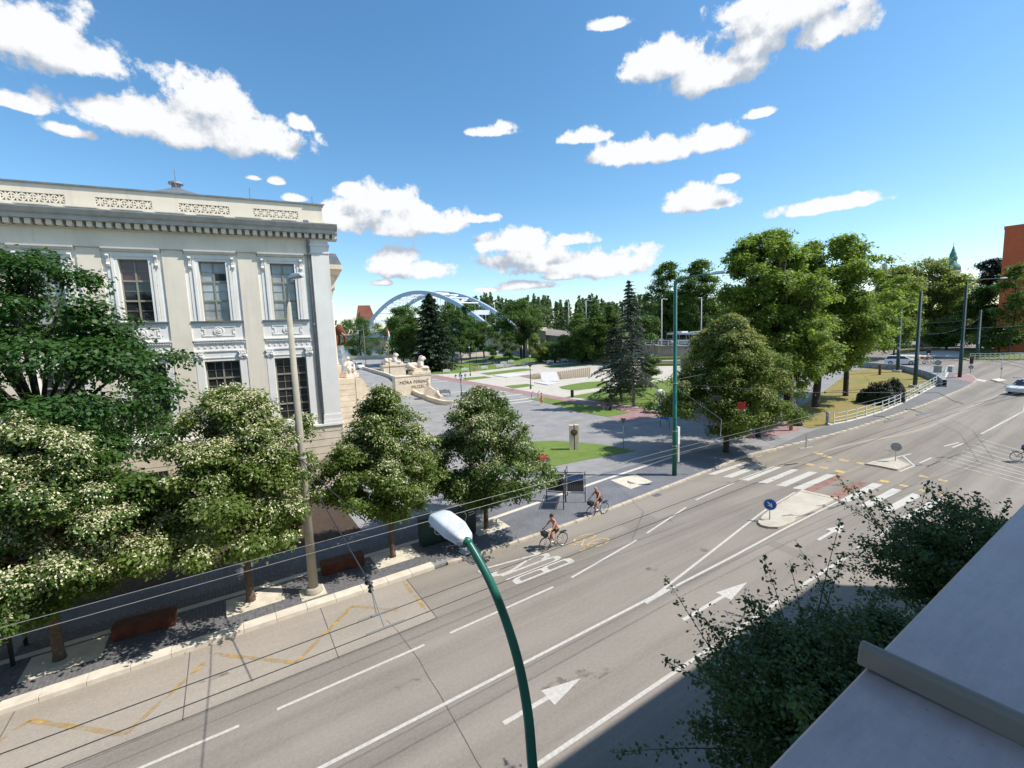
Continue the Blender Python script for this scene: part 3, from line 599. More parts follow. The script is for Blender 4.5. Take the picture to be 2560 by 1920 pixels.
# ------------------------------------------------------------------ signs
def rz_face(p, toward=(0,0)): return math.atan2(toward[1]-p.y, toward[0]-p.x)+math.pi/2   # local -y looks at 'toward'
def disc_sign(name, base, h, r, label, face, rz, arrow=False, back=False):
    t = thing(name, label, 'road sign', base, rz)
    part('post', MB().tube([(0,0,-.05),(0,0,h+r*.9)], .03, 8), 'steel', t, True)
    ax = Matrix.Rotation(math.pi/2, 3, 'X')
    d = part('sign_plate', MB().lathe([(r*.97,0),(r,.004),(r,.014),(r*.97,.018)], 28, (0,-.05,h), ax), 'sign_grey' if back else 'sign_blue', t)
    if not back:
        part('sign_rim', MB().add([(math.cos(a)*k, -.0725, h+math.sin(a)*k) for k in (r*.985, r*.92) for a in [2*math.pi*i/28 for i in range(28)]], [(i, (i+1) % 28, 28+(i+1) % 28, 28+i) for i in range(28)]), 'sign_white', d, fix=False)
    if arrow:
        a = MB(); c, s = math.cos(-.87), math.sin(-.87)
        def rot(p): return (p[0]*c-p[1]*s, -.074, h+p[0]*s+p[1]*c)
        a.add([rot(p) for p in [(-.2,-.03),(.04,-.03),(.04,.03),(-.2,.03)]], [(0,1,2,3)])
        a.add([rot(p) for p in [(.02,.1),(.02,-.1),(.2,0)]], [(0,1,2)])
        a.add([rot(p) for p in [(-.02,.13),(-.05,.1),(.02,.02),(.05,.05)]], [(0,1,2,3)]); a.add([rot(p) for p in [(-.02,-.13),(-.05,-.1),(.02,-.02),(.05,-.05)]], [(0,1,2,3)])
        part('arrow', a, 'sign_white', d, fix=False)
    return t
b = g((1923.6,1302.5)); b.z = .1; disc_sign('keep_right_sign', b, .88, .33, 'round blue sign with white arrow standing on the long traffic island', 1, math.radians(-58), True)
b = g(z7(940,1008)); b.z += .1; disc_sign('round_sign', b, 1.1, .33, 'round grey back of a sign on the small traffic island', 1, math.radians(-70), False, True)
def plate_sign(name, base, h, plates, label, rz):
    t = thing(name, label, 'road sign', base, rz)
    part('post', MB().tube([(0,0,0),(0,0,h)], .03, 8), 'steel', t, True)
    for kind, z, w, hh, mat in plates:
        if kind == 'box': part('sign_plate', MB().box(-w/2, w/2, -.05, -.035, z, z+hh), mat, t)
        elif kind == 'tri': part('sign_plate', MB().prism([(-w/2,z+hh),(w/2,z+hh),(0,z)], -.05, -.035, 'y'), mat, t)
        else: part('sign_plate', MB().lathe([(w/2,0),(w/2,.014)], 22, (0,-.036,z+hh/2), Matrix.Rotation(math.pi/2,3,'X')), mat, t)
    return t
b = g(c4(585,1572), ZP); h = top_of(b, z5(868,1352)); plate_sign('paired_sign', b, h, [('box', h-.72, .3, .7, 'sign_grey'), ('tri', h-.62, .5, .6, 'sign_grey')], 'grey sign backs on a thin post beside the lawn with the stone monument', rz_face(b))
b = g(c4(1583,1605), ZP); h = top_of(b, c4(1585,1375)); plate_sign('thin_sign_post', b, h, [('box', h-.5, .06, .45, 'sign_grey')], 'thin grey sign post next to the trunk of the street tree by the crossing', 0)
b = g(c4(2138,1378), ZP); h = top_of(b, c4(2160,1090)); plate_sign('bicycle_path_sign', b, h, [('box', h-.75, .55, .75, 'sign_white'), ('disc', h-.62, .42, .42, 'sign_blue')], 'white plate with blue disc on post in front of the chestnut tree', rz_face(b)-.5)
b = g(z6(1063,1230), ZP); h = top_of(b, z6(1072,950)); plate_sign('sign_cluster', b, h, [('disc', h-.7, .75, .7, 'sign_grey'), ('box', h-1.75, .85, .95, 'sign_grey')], 'round and square grey sign backs on post behind the white railing', rz_face(b))
b = g(z6(683,900), ZP); h = top_of(b, z6(705,680)); plate_sign('blue_square_sign', b, h, [('box', h-1.2, .75, .75, 'sign_blue'), ('disc', h-.45, .5, .45, 'sign_white')], 'blue square sign below white disc across the junction', rz_face(b))
# ------------------------------------------------------------------ tree squares, benches, cabinet, panels on the pavement
PADS = [(-5.4,21.25,2.1,1.5), (.45,21.25,2.1,1.45), (6.55,21.35,2.1,1.5), (12.0,21.45,2.0,1.4)]
for x, y, w, d in PADS: sheet('tree_square', [[(x-w/2,y-d/2),(x+w/2,y-d/2),(x+w/2,y+d/2),(x-w/2,y+d/2)]], ZP+.008, 'slab_cream')
q = gp([c7(1610,258), c7(1770,222), c7(1882,268), c7(1742,315)], ZP); sheet('tree_square', [q], ZP+.006, 'slab_cream')
b = g(c7(1755,272), ZP); solo('concrete_stump', MB().lathe([(.36,0),(.36,.05),(.33,.1),(.28,.12),(0,.12)], 20), 'kerb_pale', 'flat round concrete foot on a cream square beside the green pole', 'pole base', (b.x, b.y, ZP+.006))
q = gp([c7(630,718), c7(720,660), c7(775,710), c7(690,752)], ZP); sheet('repair_slab', [q], ZP+.005, 'slab_pale')
def corten(a, b_, depth, h, label):
    v = b_-a; L = v.length; t = thing('planter_bench', label, 'bench', (a.x, a.y, ZP), math.atan2(v.y, v.x), 'rusty steel benches between the street trees')
    part('front_panel', MB().box(0, L, 0, .012, .02, h), 'rust', t); part('back_panel', MB().box(0, L, depth-.012, depth, .02, h), 'rust', t)
    part('end_panel', MB().box(.0, .012, .013, depth-.013, .02, h), 'rust', t); part('end_panel', MB().box(L-.012, L, .013, depth-.013, .02, h), 'rust', t)
    part('seat', MB().box(-.015, L+.015, -.015, depth+.015, h+.001, h+.03), 'rust', t)
    part('foot', MB().box(.1, L-.1, .06, depth-.06, -.004, .08), 'dark_metal', t)
corten(g(c8(890,655), ZP), g(c8(1385,520), ZP), .62, .48, 'rusty steel bench box between the two leftmost street trunks')
cP = crop(780, 1280, 240)
corten(g(cP(235,1490), ZP), g(cP(1215,1225), ZP), .62, .48, 'rusty red steel bench box beside the concrete lamp pole')
# green utility cabinet with graffiti
cG = crop(1040, 1250, 200)
a = g(cG(190,1330), ZP); b = g(cG(1680,910), ZP); v = b-a; L = v.length; hh = top_of(a, cG(120,570))
t = thing('utility_cabinet', 'dark green utility cabinet sprayed with pale graffiti behind the white lamp head', 'cabinet', (a.x, a.y, ZP), math.atan2(v.y, v.x))
hh = min(hh, 1.75); print('cabinet', L, hh)
part('body', MB().box(0, L, .03, .62, .1, hh), 'green_dark', t, bevel=.01); part('plinth', MB().box(.03, L-.03, .05, .6, -.01, .1), 'dark_metal', t); part('roof', MB().box(-.04, L+.04, -.02, .67, hh, hh+.05), 'green_dark', t)
for i in range(3): part('door', MB().box(L*i/3+.015, L*(i+1)/3-.015, .012, .03, .14, hh-.03), 'green_dark', t)
def gr(pts, w=.05):
    m = MB()
    for p, q in zip(pts, pts[1:]):
        d = Vector((q[0]-p[0], q[1]-p[1])); n = Vector((-d.y, d.x)).normalized()*w/2; o_ = len(m.v)
        m.add([(p[0]+n.x, .008, p[1]+n.y), (q[0]+n.x, .008, q[1]+n.y), (q[0]-n.x, .008, q[1]-n.y), (p[0]-n.x, .008, p[1]-n.y)], [(0,1,2,3)])
    return m
arc = lambda cx, cz, r, a0, a1, n=14: [(cx+r*math.cos(a0+(a1-a0)*i/n), cz+r*math.sin(a0+(a1-a0)*i/n)) for i in range(n+1)]
for pts in (arc(L*.3,.72,.24,.4,5.6), [(L*.13,1.35),(L*.22,1.42),(L*.24,1.3),(L*.14,1.05),(L*.22,.95)], [(L*.27,1.4),(L*.28,1.15)], arc(L*.72,1.1,.3,-1.2,1.5), [(L*.86,1.25),(L*.96,1.28),(L*.97,1.15),(L*.86,1.1)], [(L*.36,1.45),(L*.36,1.2)]):
    part('graffiti_stroke', gr(pts), 'graffiti', t, fix=False)
# photo exhibition frames, four crossed wings
ct = Vector((17.81,21.66,ZP))
t = thing('exhibition_frame', 'black steel cross-shaped photo display on the pavement near the cyclists', 'display', ct)
part('centre_post', MB().tube([(0,0,0),(0,0,2.12)], .045, 8), 'dark_metal', t)
m_, nt, bs = nm('photo_view')
gr_ = nt.nodes.new('ShaderNodeTexCoord'); sp = nt.nodes.new('ShaderNodeSeparateXYZ'); nt.links.new(gr_.outputs['Generated'], sp.inputs[0])
base = ramp(nt, sp.outputs[2], [(0,(.18,.17,.16)), (.3,(.2,.2,.2)), (.52,(.012,.013,.016)), (.62,(.03,.05,.09)), (.64,(.16,.28,.45)), (1,(.035,.12,.33))])
wv = nt.nodes.new('ShaderNodeTexWave'); wv.inputs['Scale'].default_value = 3.0; wv.inputs['Distortion'].default_value = 5; nt.links.new(gr_.outputs['Generated'], wv.inputs['Vector'])
low = nt.nodes.new('ShaderNodeMath'); low.operation = 'LESS_THAN'; nt.links.new(sp.outputs[2], low.inputs[0]); low.inputs[1].default_value = .5
mm = nt.nodes.new('ShaderNodeMath'); mm.operation = 'MULTIPLY'; nt.links.new(low.outputs[0], mm.inputs[0]); nt.links.new(wv.outputs['Fac'], mm.inputs[1])
nt.links.new(mix(nt, mm.outputs[0], base, (.025,.025,.03)), bs.inputs['Base Color']); bs.inputs['Roughness'].default_value = .3
arms = [(18.76,20.87,'photo_view'), (17.02,22.61,'photo_dark'), (16.93,20.80,'photo_dark'), (18.66,22.5,'photo_dark')]
for ax_, ay_, mt in arms:
    v = Vector((ax_-ct.x, ay_-ct.y)); L = v.length; rz = math.atan2(v.y, v.x)
    fr = part('frame', MB().tube([(L,0,0),(L,0,2.02)], .03, 6).tube([(.04,0,1.95),(L,0,1.95)], .025, 6).tube([(.04,0,.62),(L,0,.62)], .025, 6), 'dark_metal', t); fr.rotation_euler.z = rz
    ph_ = part('photo_panel', MB().box(.12, L-.1, -.012, .012, .72, 1.82), mt, t); ph_.rotation_euler.z = rz
    bd = part('panel_border', MB().box(.09, L-.07, -.008, .008, .69, .719).box(.09, L-.07, -.008, .008, 1.821, 1.85).box(.09,.119,-.008,.008,.72,1.82).box(L-.099,L-.07,-.008,.008,.72,1.82), 'sign_white', t); bd.rotation_euler.z = rz
# monument: two upright stone slabs with a bronze disc
b = g(c3(2008,1338), ZP); h = top_of(b, c3(2008,1143)); k = math.hypot(b.x, b.y)/F_PX*.3165*1.06
t = thing('stone_monument', 'pair of cream stone slabs with bronze disc on the near lawn', 'monument', (b.x, b.y, b.z), rz_face(b)+.12)
w = 34*k
part('slab', MB().box(-w*1.02, -.05, -.22, .22, 0, h*.99), 'stone_cream', t, bevel=.015); part('slab', MB().box(.05, w*1.02, -.22, .22, 0, h), 'stone_cream', t, bevel=.015)
part('core', MB().box(-.051, .051, -.1, .1, 0, h*.97), 'letter_bronze', t)
d = part('bronze_disc', MB().lathe([(.27,0),(.3,.02),(.3,.05),(.26,.07),(.12,.08),(0,.08)], 24, (0,-.21,h*.72), Matrix.Rotation(math.pi/2,3,'X')), 'letter_bronze', t, True)
# white ball sculpture, info table, bins, hydrant
b = g(crop(1600,960,200)(560,760), ZP)
t = thing('white_sculpture', 'white oval sculpture on a round dark plinth behind the linden by the crossing', 'sculpture', b)
part('plinth', MB().lathe([(1.5,0),(1.5,.16),(1.35,.26),(.9,.34),(0,.36)], 26), 'slab_pale', t, True); part('stem', MB().tube([(0,0,.3),(-.1,.1,.9),(-.05,.05,1.5)], [.28,.16,.22], 10), 'sign_white', t, True); part('head', MB().ball((0,0,2.1), .72, 18, 12, (.85,.85,1.05)), 'sign_white', t, True)
b = g(crop(1600,960,200)(560,1185), ZP); b2 = g(crop(1600,960,200)(808,1232), ZP); v = b2-b
t = thing('info_table', 'low sloping information board with blue print behind the green pole', 'information board', b, math.atan2(v.y, v.x)); L = v.length
for x in (0, L): part('leg', MB().tube([(x,0,0),(x,0,.95)], .03, 6), 'dark_metal', t)
o = part('board', MB().add([(-.05,-.25,.85),(L+.05,-.25,.85),(L+.05,.35,1.12),(-.05,.35,1.12),(-.05,-.25,.88),(L+.05,-.25,.88),(L+.05,.35,1.15),(-.05,.35,1.15)], [(0,3,2,1),(4,5,6,7),(0,1,5,4),(1,2,6,5),(2,3,7,6),(3,0,4,7)]), 'pane_blind', t)
part('print', MB().add([(.05,-.15,.929),(L-.05,-.15,.929),(L-.05,.25,1.109),(.05,.25,1.109)], [(0,1,2,3)]), 'sign_blue', t, fix=False)
def bin_(p, ptop, label):
    b = g(p, ZP); h = top_of(b, ptop); t = thing('litter_bin', label, 'bin', b, rz_face(b), 'black litter bins')
    w = h*.42
    part('body', MB().lathe([(w*.46,0),(w*.5,.06*h),(w*.5,.9*h)], 14), 'black_plastic', t); part('lid', MB().lathe([(w*.54,.9*h),(w*.54,.95*h),(w*.4,h),(w*.1,h)], 14), 'dark_metal', t)
bin_(c4(1826,1448), c4(1826,1330), 'black litter bin on the pink paving by the street tree'); bin_(c3(1993,927), c3(1995,868), 'black litter bin beside the pink path near the spruce')
b = g(z5(608,1245), ZP); h = top_of(b, z5(608,1140)); t = thing('fire_hydrant', 'small hydrant with red cap on the lawn beside the path lamp', 'hydrant', b)
part('barrel', MB().lathe([(.09,0),(.09,.1),(.06,.14),(.06,h*.6)], 10), 'steel', t); part('cap', MB().lathe([(.09,h*.6),(.1,h*.8),(.06,h*.95),(.02,h)], 10).tube([(-.2,0,h*.75),(.2,0,h*.75)], .045, 8), 'sign_red', t)
# flower bed at the lawn's edge
b = g(c3(1700,1420), ZP); t = thing('flower_bed', 'round bed of yellow and red flowers at the edge of the near lawn', 'flower bed', (b.x, b.y, b.z))
part('soil', MB().lathe([(1.3,0.02),(1.2,.06),(.0,.1)], 24), 'soil', t)
def tuft(n, r0, r1, seed, s=.1):
    rg = random.Random(seed); m = MB()
    for _ in range(n):
        a = rg.uniform(0, 6.28); r = math.sqrt(rg.uniform(r0*r0, r1*r1)); z = rg.uniform(.1,.35); c = Vector((r*math.cos(a), r*math.sin(a), z))
        u = Vector((rg.uniform(-1,1), rg.uniform(-1,1), rg.uniform(-.4,.4))).normalized()*s; w = Vector((rg.uniform(-1,1), rg.uniform(-1,1), rg.uniform(-.4,.4))).normalized()*s
        m.add([c-u, c-w, c+u, c+w], [(0,1,2,3)])
    return m
for m_, r0, r1, s in (('flower_yellow',0,.5,1), ('flower_red',.5,1.0,2)):
    o = part('flowers', tuft(500, r0, r1, s), m_, t, fix=False); o['kind'] = 'stuff'
# ------------------------------------------------------------------ street lamps, poles
def lamp_head(parent, p, d, L=.75, w=.3, up=.12):
    """cobra head from p along horizontal dir d"""
    d = Vector(d).normalized(); s = Vector((-d.y, d.x, 0)).normalized(); p = Vector(p); n = d.cross(s)
    if n.z < 0: n = -n
    prof = [(0,.42,.35),(.06,.72,.62),(.35,1.0,1.0),(.8,.98,.92),(.96,.86,.62),(1.0,.7,.4)]
    m = MB(); lo = MB(); N = 12
    rings = []
    for a, kw, kh in prof:
        ring = []
        for i in range(N):
            t_ = math.pi*i/(N-1); e = .42
            cx = math.copysign(abs(math.cos(t_))**e, math.cos(t_)); cz = abs(math.sin(t_))**e
            ring.append(p+d*(a*L)+s*(cx*w/2*kw)+n*(cz*.115*kh+.0))
        rings.append(ring)
    vs = [v for r in rings for v in r]; F = [(i*N+k, i*N+k+1, (i+1)*N+k+1, (i+1)*N+k) for i in range(len(prof)-1) for k in range(N-1)]
    m.add(vs, F+[tuple(range(N)), tuple(range((len(prof)-1)*N, len(prof)*N))])
    h = part('lamp_head', m, 'lamp_white', parent, True)
    vs = [p+d*(a*L)+s*(sx*w/2*kw*1.03)+n*zz_ for a, kw, kh in prof for sx, zz_ in ((-1,.012),(1,.012),(1,-.035),(-1,-.035))]
    F = [(i*4+k, i*4+(k+1) % 4, (i+1)*4+(k+1) % 4, (i+1)*4+k) for i in range(len(prof)-1) for k in range(4)]
    part('lamp_rim', MB().add(vs, F+[(0,1,2,3), tuple(range(len(vs)-4, len(vs)))]), 'lamp_white', parent)
    vs = [p+d*(a*L)+s*(sx*w/2*kw*.8)+n*zz_ for a, kw, kh in prof[1:] for sx, zz_ in ((-1,-.036),(1,-.036),(.6,-.09),(-.6,-.09))]
    F = [(i*4+k, i*4+(k+1) % 4, (i+1)*4+(k+1) % 4, (i+1)*4+k) for i in range(len(prof)-2) for k in range(4)]
    part('lamp_glass', MB().add(vs, F+[(0,1,2,3), tuple(range(len(vs)-4, len(vs)))]), 'pane_blind', parent)
    return h
# the near lamp below the window
def dep(p, d): r = ray(*p)*d; return Vector((r[0], r[1], r[2]+H))
neck = dep(D(1012,1172), 5.5); tipp = dep(D(948,1118), 6.02); base = Vector((2.5,3.62,.12))
t = thing('street_lamp', 'green curved lamp post with white head in the foreground over the road', 'street lamp', base)
cp = [Vector((2.5,3.62,.12)), Vector((2.5,3.64,4.0)), Vector((2.52,3.68,5.4)), dep(D(1149,1640),5.02), dep(D(1140,1540),5.06), dep(D(1122,1440),5.12), dep(D(1096,1350),5.2), dep(D(1064,1268),5.3), dep(D(1036,1213),5.4), neck]
rr = [.075,.068,.062,.058,.056,.054,.052,.05,.048,.045]
# smooth the arm
def catmull(P, R, n=6):
    o, q = [], []
    for i in range(len(P)-1):
        p0, p1, p2, p3 = P[max(i-1,0)], P[i], P[i+1], P[min(i+2,len(P)-1)]
        for k in range(n):
            s = k/n; o.append(.5*((2*p1)+(p2-p0)*s+(2*p0-5*p1+4*p2-p3)*s*s+(3*p1-p0-3*p2+p3)*s**3)); q.append(R[i]+(R[i+1]-R[i])*s)
    return o+[P[-1]], q+[R[-1]]
pp, rr = catmull([p-base for p in cp], rr)
part('post', MB().tube(pp, rr, 16), 'green_paint', t, True)
dv = (tipp-neck).normalized(); nk = neck-base
part('neck_clamp', MB().tube([nk-dv*.02, nk+dv*.1], .052, 14), 'green_paint', t, True)
lamp_head(t, nk+dv*.04, dv, .72, .31)
# concrete pole with lamp on the left
base = Vector((2.62,20.4,ZP)); hT = top_of(base, D(621,602))
t = thing('concrete_lamp_pole', 'tall tapering concrete lamp pole among the lindens in front of the museum', 'street lamp', base)
part('pole', MB().lathe([(.2,.2),(.1,hT*.93),(.085,hT*.93)], 16), 'concrete_pole', t, True); part('foot', MB().lathe([(.36,0),(.36,.1),(.3,.22),(.22,.26)], 18), 'concrete_pole', t); part('square_base', MB().box(-.55,.45,-.5,.5,-.02,.02), 'slab_cream', t)
part('bracket', MB().tube([(0,0,hT*.9),(0,-.02,hT*.97),(.12,-.22,hT-.02)], [.07,.06,.045], 8), 'metal_grey', t, True)
lamp_head(t, (.12,-.2,hT), (.55,-.8,.12), .7, .32)
for z in (4.2, 5.95): part('band', MB().lathe([(.19,z),(.19,z+.07)], 14), 'metal_grey', t)
def mast(name, base, h, r, label, mat='green_pole', arm=None, foot=False, group=None, cap=True):
    t = thing(name, label, 'pole', base, 0, group)
    part('pole', MB().lathe([(r,0),(r*.97,h*.3),(r*.9,h*.301),(r*.72,h),(r*.5,h+.03)], 14), mat, t, True)
    part('collar', MB().lathe([(r*1.05,h*.3-.06),(r*1.05,h*.3+.06)], 14), mat, t)
    if foot: part('footing', MB().box(-.55,.55,-.55,.55,-.1,.3), 'kerb_grey', t, bevel=.03)
    if arm:
        a = Vector(arm)-Vector(base); q = Vector((0,0,h)); dd = (a-q)
        part('arm', MB().tube([q-Vector((0,0,.3)), q+Vector((0,0,.05)), q+dd*.5+Vector((0,0,.1)), a], [.07,.06,.05,.045], 8), mat, t, True); lamp_head(t, a, (dd.x, dd.y, .05), .9, .36)
    return t
b = Vector((27.47,20.8,ZP)); h = top_of(b, D(1459,608)); arm = atD(D(1515,597), math.hypot(b.x, b.y)); arm = Vector((b.x+2.3*.35, b.y-2.2, b.z+h+.3))
mt = mast('tram_pole', b, h, .17, 'tall bright green pole with curved lamp arm at the kerb by the crossing', 'green_paint', arm)
part('notice_box', MB().box(.2,.42,-.14,.14,2.3,3.6), 'sign_white', mt); part('notice_back', MB().box(.205,.415,-.12,.12,.95,2.29), 'metal_grey', mt)
for z in (2.2, 3.3, 6.8): part('band', MB().lathe([(.185,z),(.185,z+.06)], 12), 'metal_grey', mt)
b = g((2287,968), ZP); mast('tram_pole', b, top_of(b, (2303,729)), .24, 'thick dark green pole with square footing beside the round hedge', 'green_dark', foot=True)
b = g((2399,943), ZP); mast('tram_pole', b, top_of(b, (2418,704)), .22, 'dark green pole with lamp arm at the end of the footway', 'green_dark', Vector((b.x+3.2, b.y-2.6, b.z+top_of(b, (2418,704))+.25)))
b = g(z6(545,1105), ZP); mast('tram_pole', b, top_of(b, z6(622,205)), .24, 'dark green pole with pale footing at the far end of the dry lawn', 'green_dark', foot=True)
b = g(z6(1590,930), ZP); mast('tram_pole', b, top_of(b, z6(1655,290)), .26, 'dark green pole across the junction in front of the far trees', 'green_dark')
b = g(c4(2128,1385), ZP); h = top_of(b, c4(2160,890)); t = thing('wooden_post', 'short weathered post with small box in front of the chestnut trunks', 'pole', b)
part('post', MB().lathe([(.16,0),(.13,h)], 10), 'wood_slat', t, True); part('meter_box', MB().box(.1,.36,-.12,.12,h*.82,h*.92), 'sign_white', t)
b = g(c5(567,950), ZP); b = Vector((58.0,30.0,zg(58)+ZP)); h = top_of(b, c5(555,715)); t = mast('lamp_post', b, h-.2, .1, 'grey lamp post rising out of the chestnut crown', 'steel', Vector((b.x-1.4,b.y-1.2,b.z+h)))
# ------------------------------------------------------------------ overhead wires
def wire(name, pts, r, mat, label, sag=0.0, group='overhead trolley wires'):
    P = [Vector(p) for p in pts]
    if sag and len(P) == 2:
        a, b = P; P = [a.lerp(b, i/10)+Vector((0,0,-sag*4*(i/10)*(1-i/10))) for i in range(11)]
    return solo(name, MB().tube(P, r, 5), mat, label, 'wire', group=group)
for y, lab in ((8.62,'far wire of the trolley pair above the bus lane'), (8.12,'near wire of the trolley pair above the bus lane')):
    dy = 8.62-y
    wire('trolley_wire', [(-40,y,5.5), (2.2,y+.02,5.5), (18,y+.15,5.5), (27,y-.1,5.5), (38,y-.9,5.7), (60,y-1.2-dy*.4,6.4), (120,y-.5,9.0)], .009, 'wire', 'dark '+lab)
for y, lab in ((12.85,'far wire of the trolley pair across the linden trunks'), (12.3,'near wire of the trolley pair across the linden trunks')):
    wire('trolley_wire', [(-40,y-.6,5.5), (2,y,5.5), (16,y+.05,5.5), (30,y-.6,5.6), (48,y-2.5,6.2), (75,y-3,7.2), (125,y-1,9.4)], .0085, 'wire_light', 'pale '+lab)
# span cable with insulators from the concrete pole
a = Vector((2.55,20.2,6.1)); c = Vector((2.2,8.9,6.0)); e = Vector((2.1,-.4,7.2))
wire('span_cable', [a, a.lerp(c,.5)+Vector((0,0,-.15)), c], .016, 'wire', 'cable with insulators running from the concrete pole over the bus lane')
wire('span_cable', [a, Vector((2.9,16.5,5.75)), Vector((3.3,13.4,5.52))], .02, 'wire', 'slack feeder cable looping from the concrete pole to the pale wires')
for k, (yy, zz_) in enumerate(((9.2,6.0),(8.95,5.95))):
    solo('wire_insulator', MB().lathe([(.02,-.12),(.06,-.08),(.03,-.03),(.06,.0),(.03,.05),(.06,.09),(.02,.12)], 10, (2.2,yy,zz_)), 'wire', 'dark insulator on the span cable above the bus lane, '+('outer one' if k else 'inner one'), 'insulator', group='overhead trolley wires')
for y, n_ in ((8.62,'far'),(8.12,'near')):
    solo('wire_hanger', MB().tube([(2.2,8.9,5.95),(2.2,y,5.52)], .012, 5).tube([(1.85,y,5.53),(2.6,y,5.53)], .022, 6), 'wire_light', 'metal hanger clamp holding the '+n_+' bus lane wire', 'hanger', group='overhead trolley wires')
# span wires at the green pole and over the crossing
gp_top = Vector((27.47,20.8,6.9))
wire('span_cable', [gp_top, (33,14.5,6.3), (38.5,9.2,6.2)], .018, 'wire', 'beaded cable from the green pole over the crossing')
for i in range(7):
    q = Vector((33,14.5,6.3)).lerp(Vector((38.5,9.2,6.2)), i/7)
    solo('wire_insulator', MB().ball(q, .07, 8, 6), 'wire', 'bead insulator %s along the cable over the crossing' % ('first','second','third','fourth','fifth','sixth','seventh')[i], 'insulator', group='overhead trolley wires')
wire('span_cable', [gp_top+Vector((0,0,.3)), (44,23.5,7.2), (52,24,7.5)], .012, 'wire_light', 'pale wire from the green pole to the chestnut trees')
wire('span_cable', [gp_top+Vector((0,0,-.2)), (24,15,5.6), (20.5,12.85,5.52)], .012, 'wire_light', 'thin stay from the green pole down to the pale trolley wires')
wire('span_cable', [(38.5,9.2,6.2),(38.9,8.6,5.7),(38.4,8.0,5.62)], .016, 'wire', 'short looped jumper cable over the crossing')
for (x, y, z), n_ in (((30.2,9.1,5.55),'outer'),((33.2,8.6,5.6),'inner'),((47,7.6,6.0),'far outer'),((50,7.2,6.1),'far inner')):
    solo('wire_switch', MB().tube([(x-.6,y+.05,z),(x+1.4,y-.15,z)], .035, 6).tube([(x-.4,y+.35,z+.25),(x,y,z+.05)], .025, 6).tube([(x-.7,y+.5,z+.28),(x-.1,y+.28,z+.22)], .04, 6), 'wire_light', 'trolley wire switch piece above the crossing, '+n_+' one', 'wire switch', group='overhead trolley wires')
gA = g((2287,968)); gB = g((2399,943)); gC = g(z6(545,1105)); gD = g(z6(1590,930))
pr = [(gA, gB, 7.3, 'from the hedge pole to the lamp pole'), (gB, gD, 7.6, 'from the lamp pole across the junction'), (gC, gA, 7.0, 'between the two lawn poles'), (gA, Vector((60,-6,1)), 7.5, 'from the hedge pole over the road'), (gB, Vector((80,-8,2)), 7.4, 'from the lamp pole over the road'), (gB, Vector((140,10,3)), 7.0, 'over the far junction'), (gC, Vector((140,22,3)), 7.8, 'behind the lamp pole over the junction')]
for a, b, h, lab in pr: wire('span_cable', [(a.x,a.y,zg(a.x)+h), (b.x,b.y,zg(b.x)+h)], .02, 'wire', 'overhead span wire '+lab, .5)
wire('trolley_wire', [(38,7.5,5.7),(50,5.8,6.0),(58,8.5,6.4),(70,16,7.2),(78,30,7.8)], .012, 'wire', 'curving trolley wire turning towards the side street', 0)
wire('trolley_wire', [(38,7.0,5.7),(51,5.2,6.0),(60,8.2,6.4),(72,15.8,7.2),(80,30,7.8)], .012, 'wire', 'second curving trolley wire turning towards the side street', 0)
solo('red_wire_plate', MB().cbox((0,0,0), .55, .03, .5, -1.0), 'sign_red', 'small red square plate hanging on a wire before the street linden', 'sign plate', atD(c4(1675,1160), 36))

q = atD(D(1742,940), 41); solo('wire_hanger', MB().tube([(q.x,q.y,q.z+.1),(q.x,q.y,q.z-.95)], .045, 6).cbox((q.x,q.y,q.z-1.0), 1.3, .16, .06, -.3), 'metal_grey', 'T-shaped hanger below the beaded cable over the crossing', 'hanger', group='overhead trolley wires')
q = atD(c4(1445,1090), 33); solo('wire_box', MB().cbox((q.x,q.y,q.z), .6, .2, .28, -.5), 'black_plastic', 'dark box hanging on the cable before the broad linden', 'wire box', group='overhead trolley wires')

# trench repairs, stains and drains on the carriageway
for q in ([(18.2,16.6),(20.6,16.7),(20.6,17.5),(18.2,17.4)], [(22.0,9.3),(22.7,9.3),(22.9,11.3),(22.2,11.3)]):
    mark('road_patch', [q], 'asphalt_patch', .003)
rg = random.Random(3)
for x, y, s in ((8.7,10.2,.55),(9.5,9.9,.4),(7.9,10.4,.35),(16,13.1,.5),(21,16,.6),(4,13,.5),(-1,17.2,.4),(13,17.4,.35),(27,10.2,.7),(40,15.5,.9),(46,13.5,1.0),(19.5,12.9,.5),(1.5,10.2,.6)):
    q = [(x+math.cos(a*.52)*s*rg.uniform(.5,1.6), y+math.sin(a*.52)*s*rg.uniform(.3,.7)) for a in range(12)]; mark('road_stain', [q], 'road_stain', .0055)
for x in (9.6, 23.5):
    t = thing('drain_grate', 'iron drain grate in the gutter '+('near the white lamp head' if x < 10 else 'near the photo display'), 'drain', (x, 18.78 if x < 10 else 19.15, .004)); part('frame', MB().box(-.3,.3,-.2,-.16,0,.01).box(-.3,.3,.16,.2,0,.01).box(-.3,-.26,-.159,.159,0,.01).box(.26,.3,-.159,.159,0,.01), 'zinc', t)
    for i in range(6): part('bar', MB().box(-.22+i*.085,-.185+i*.085,-.159,.159,0,.008), 'zinc', t)
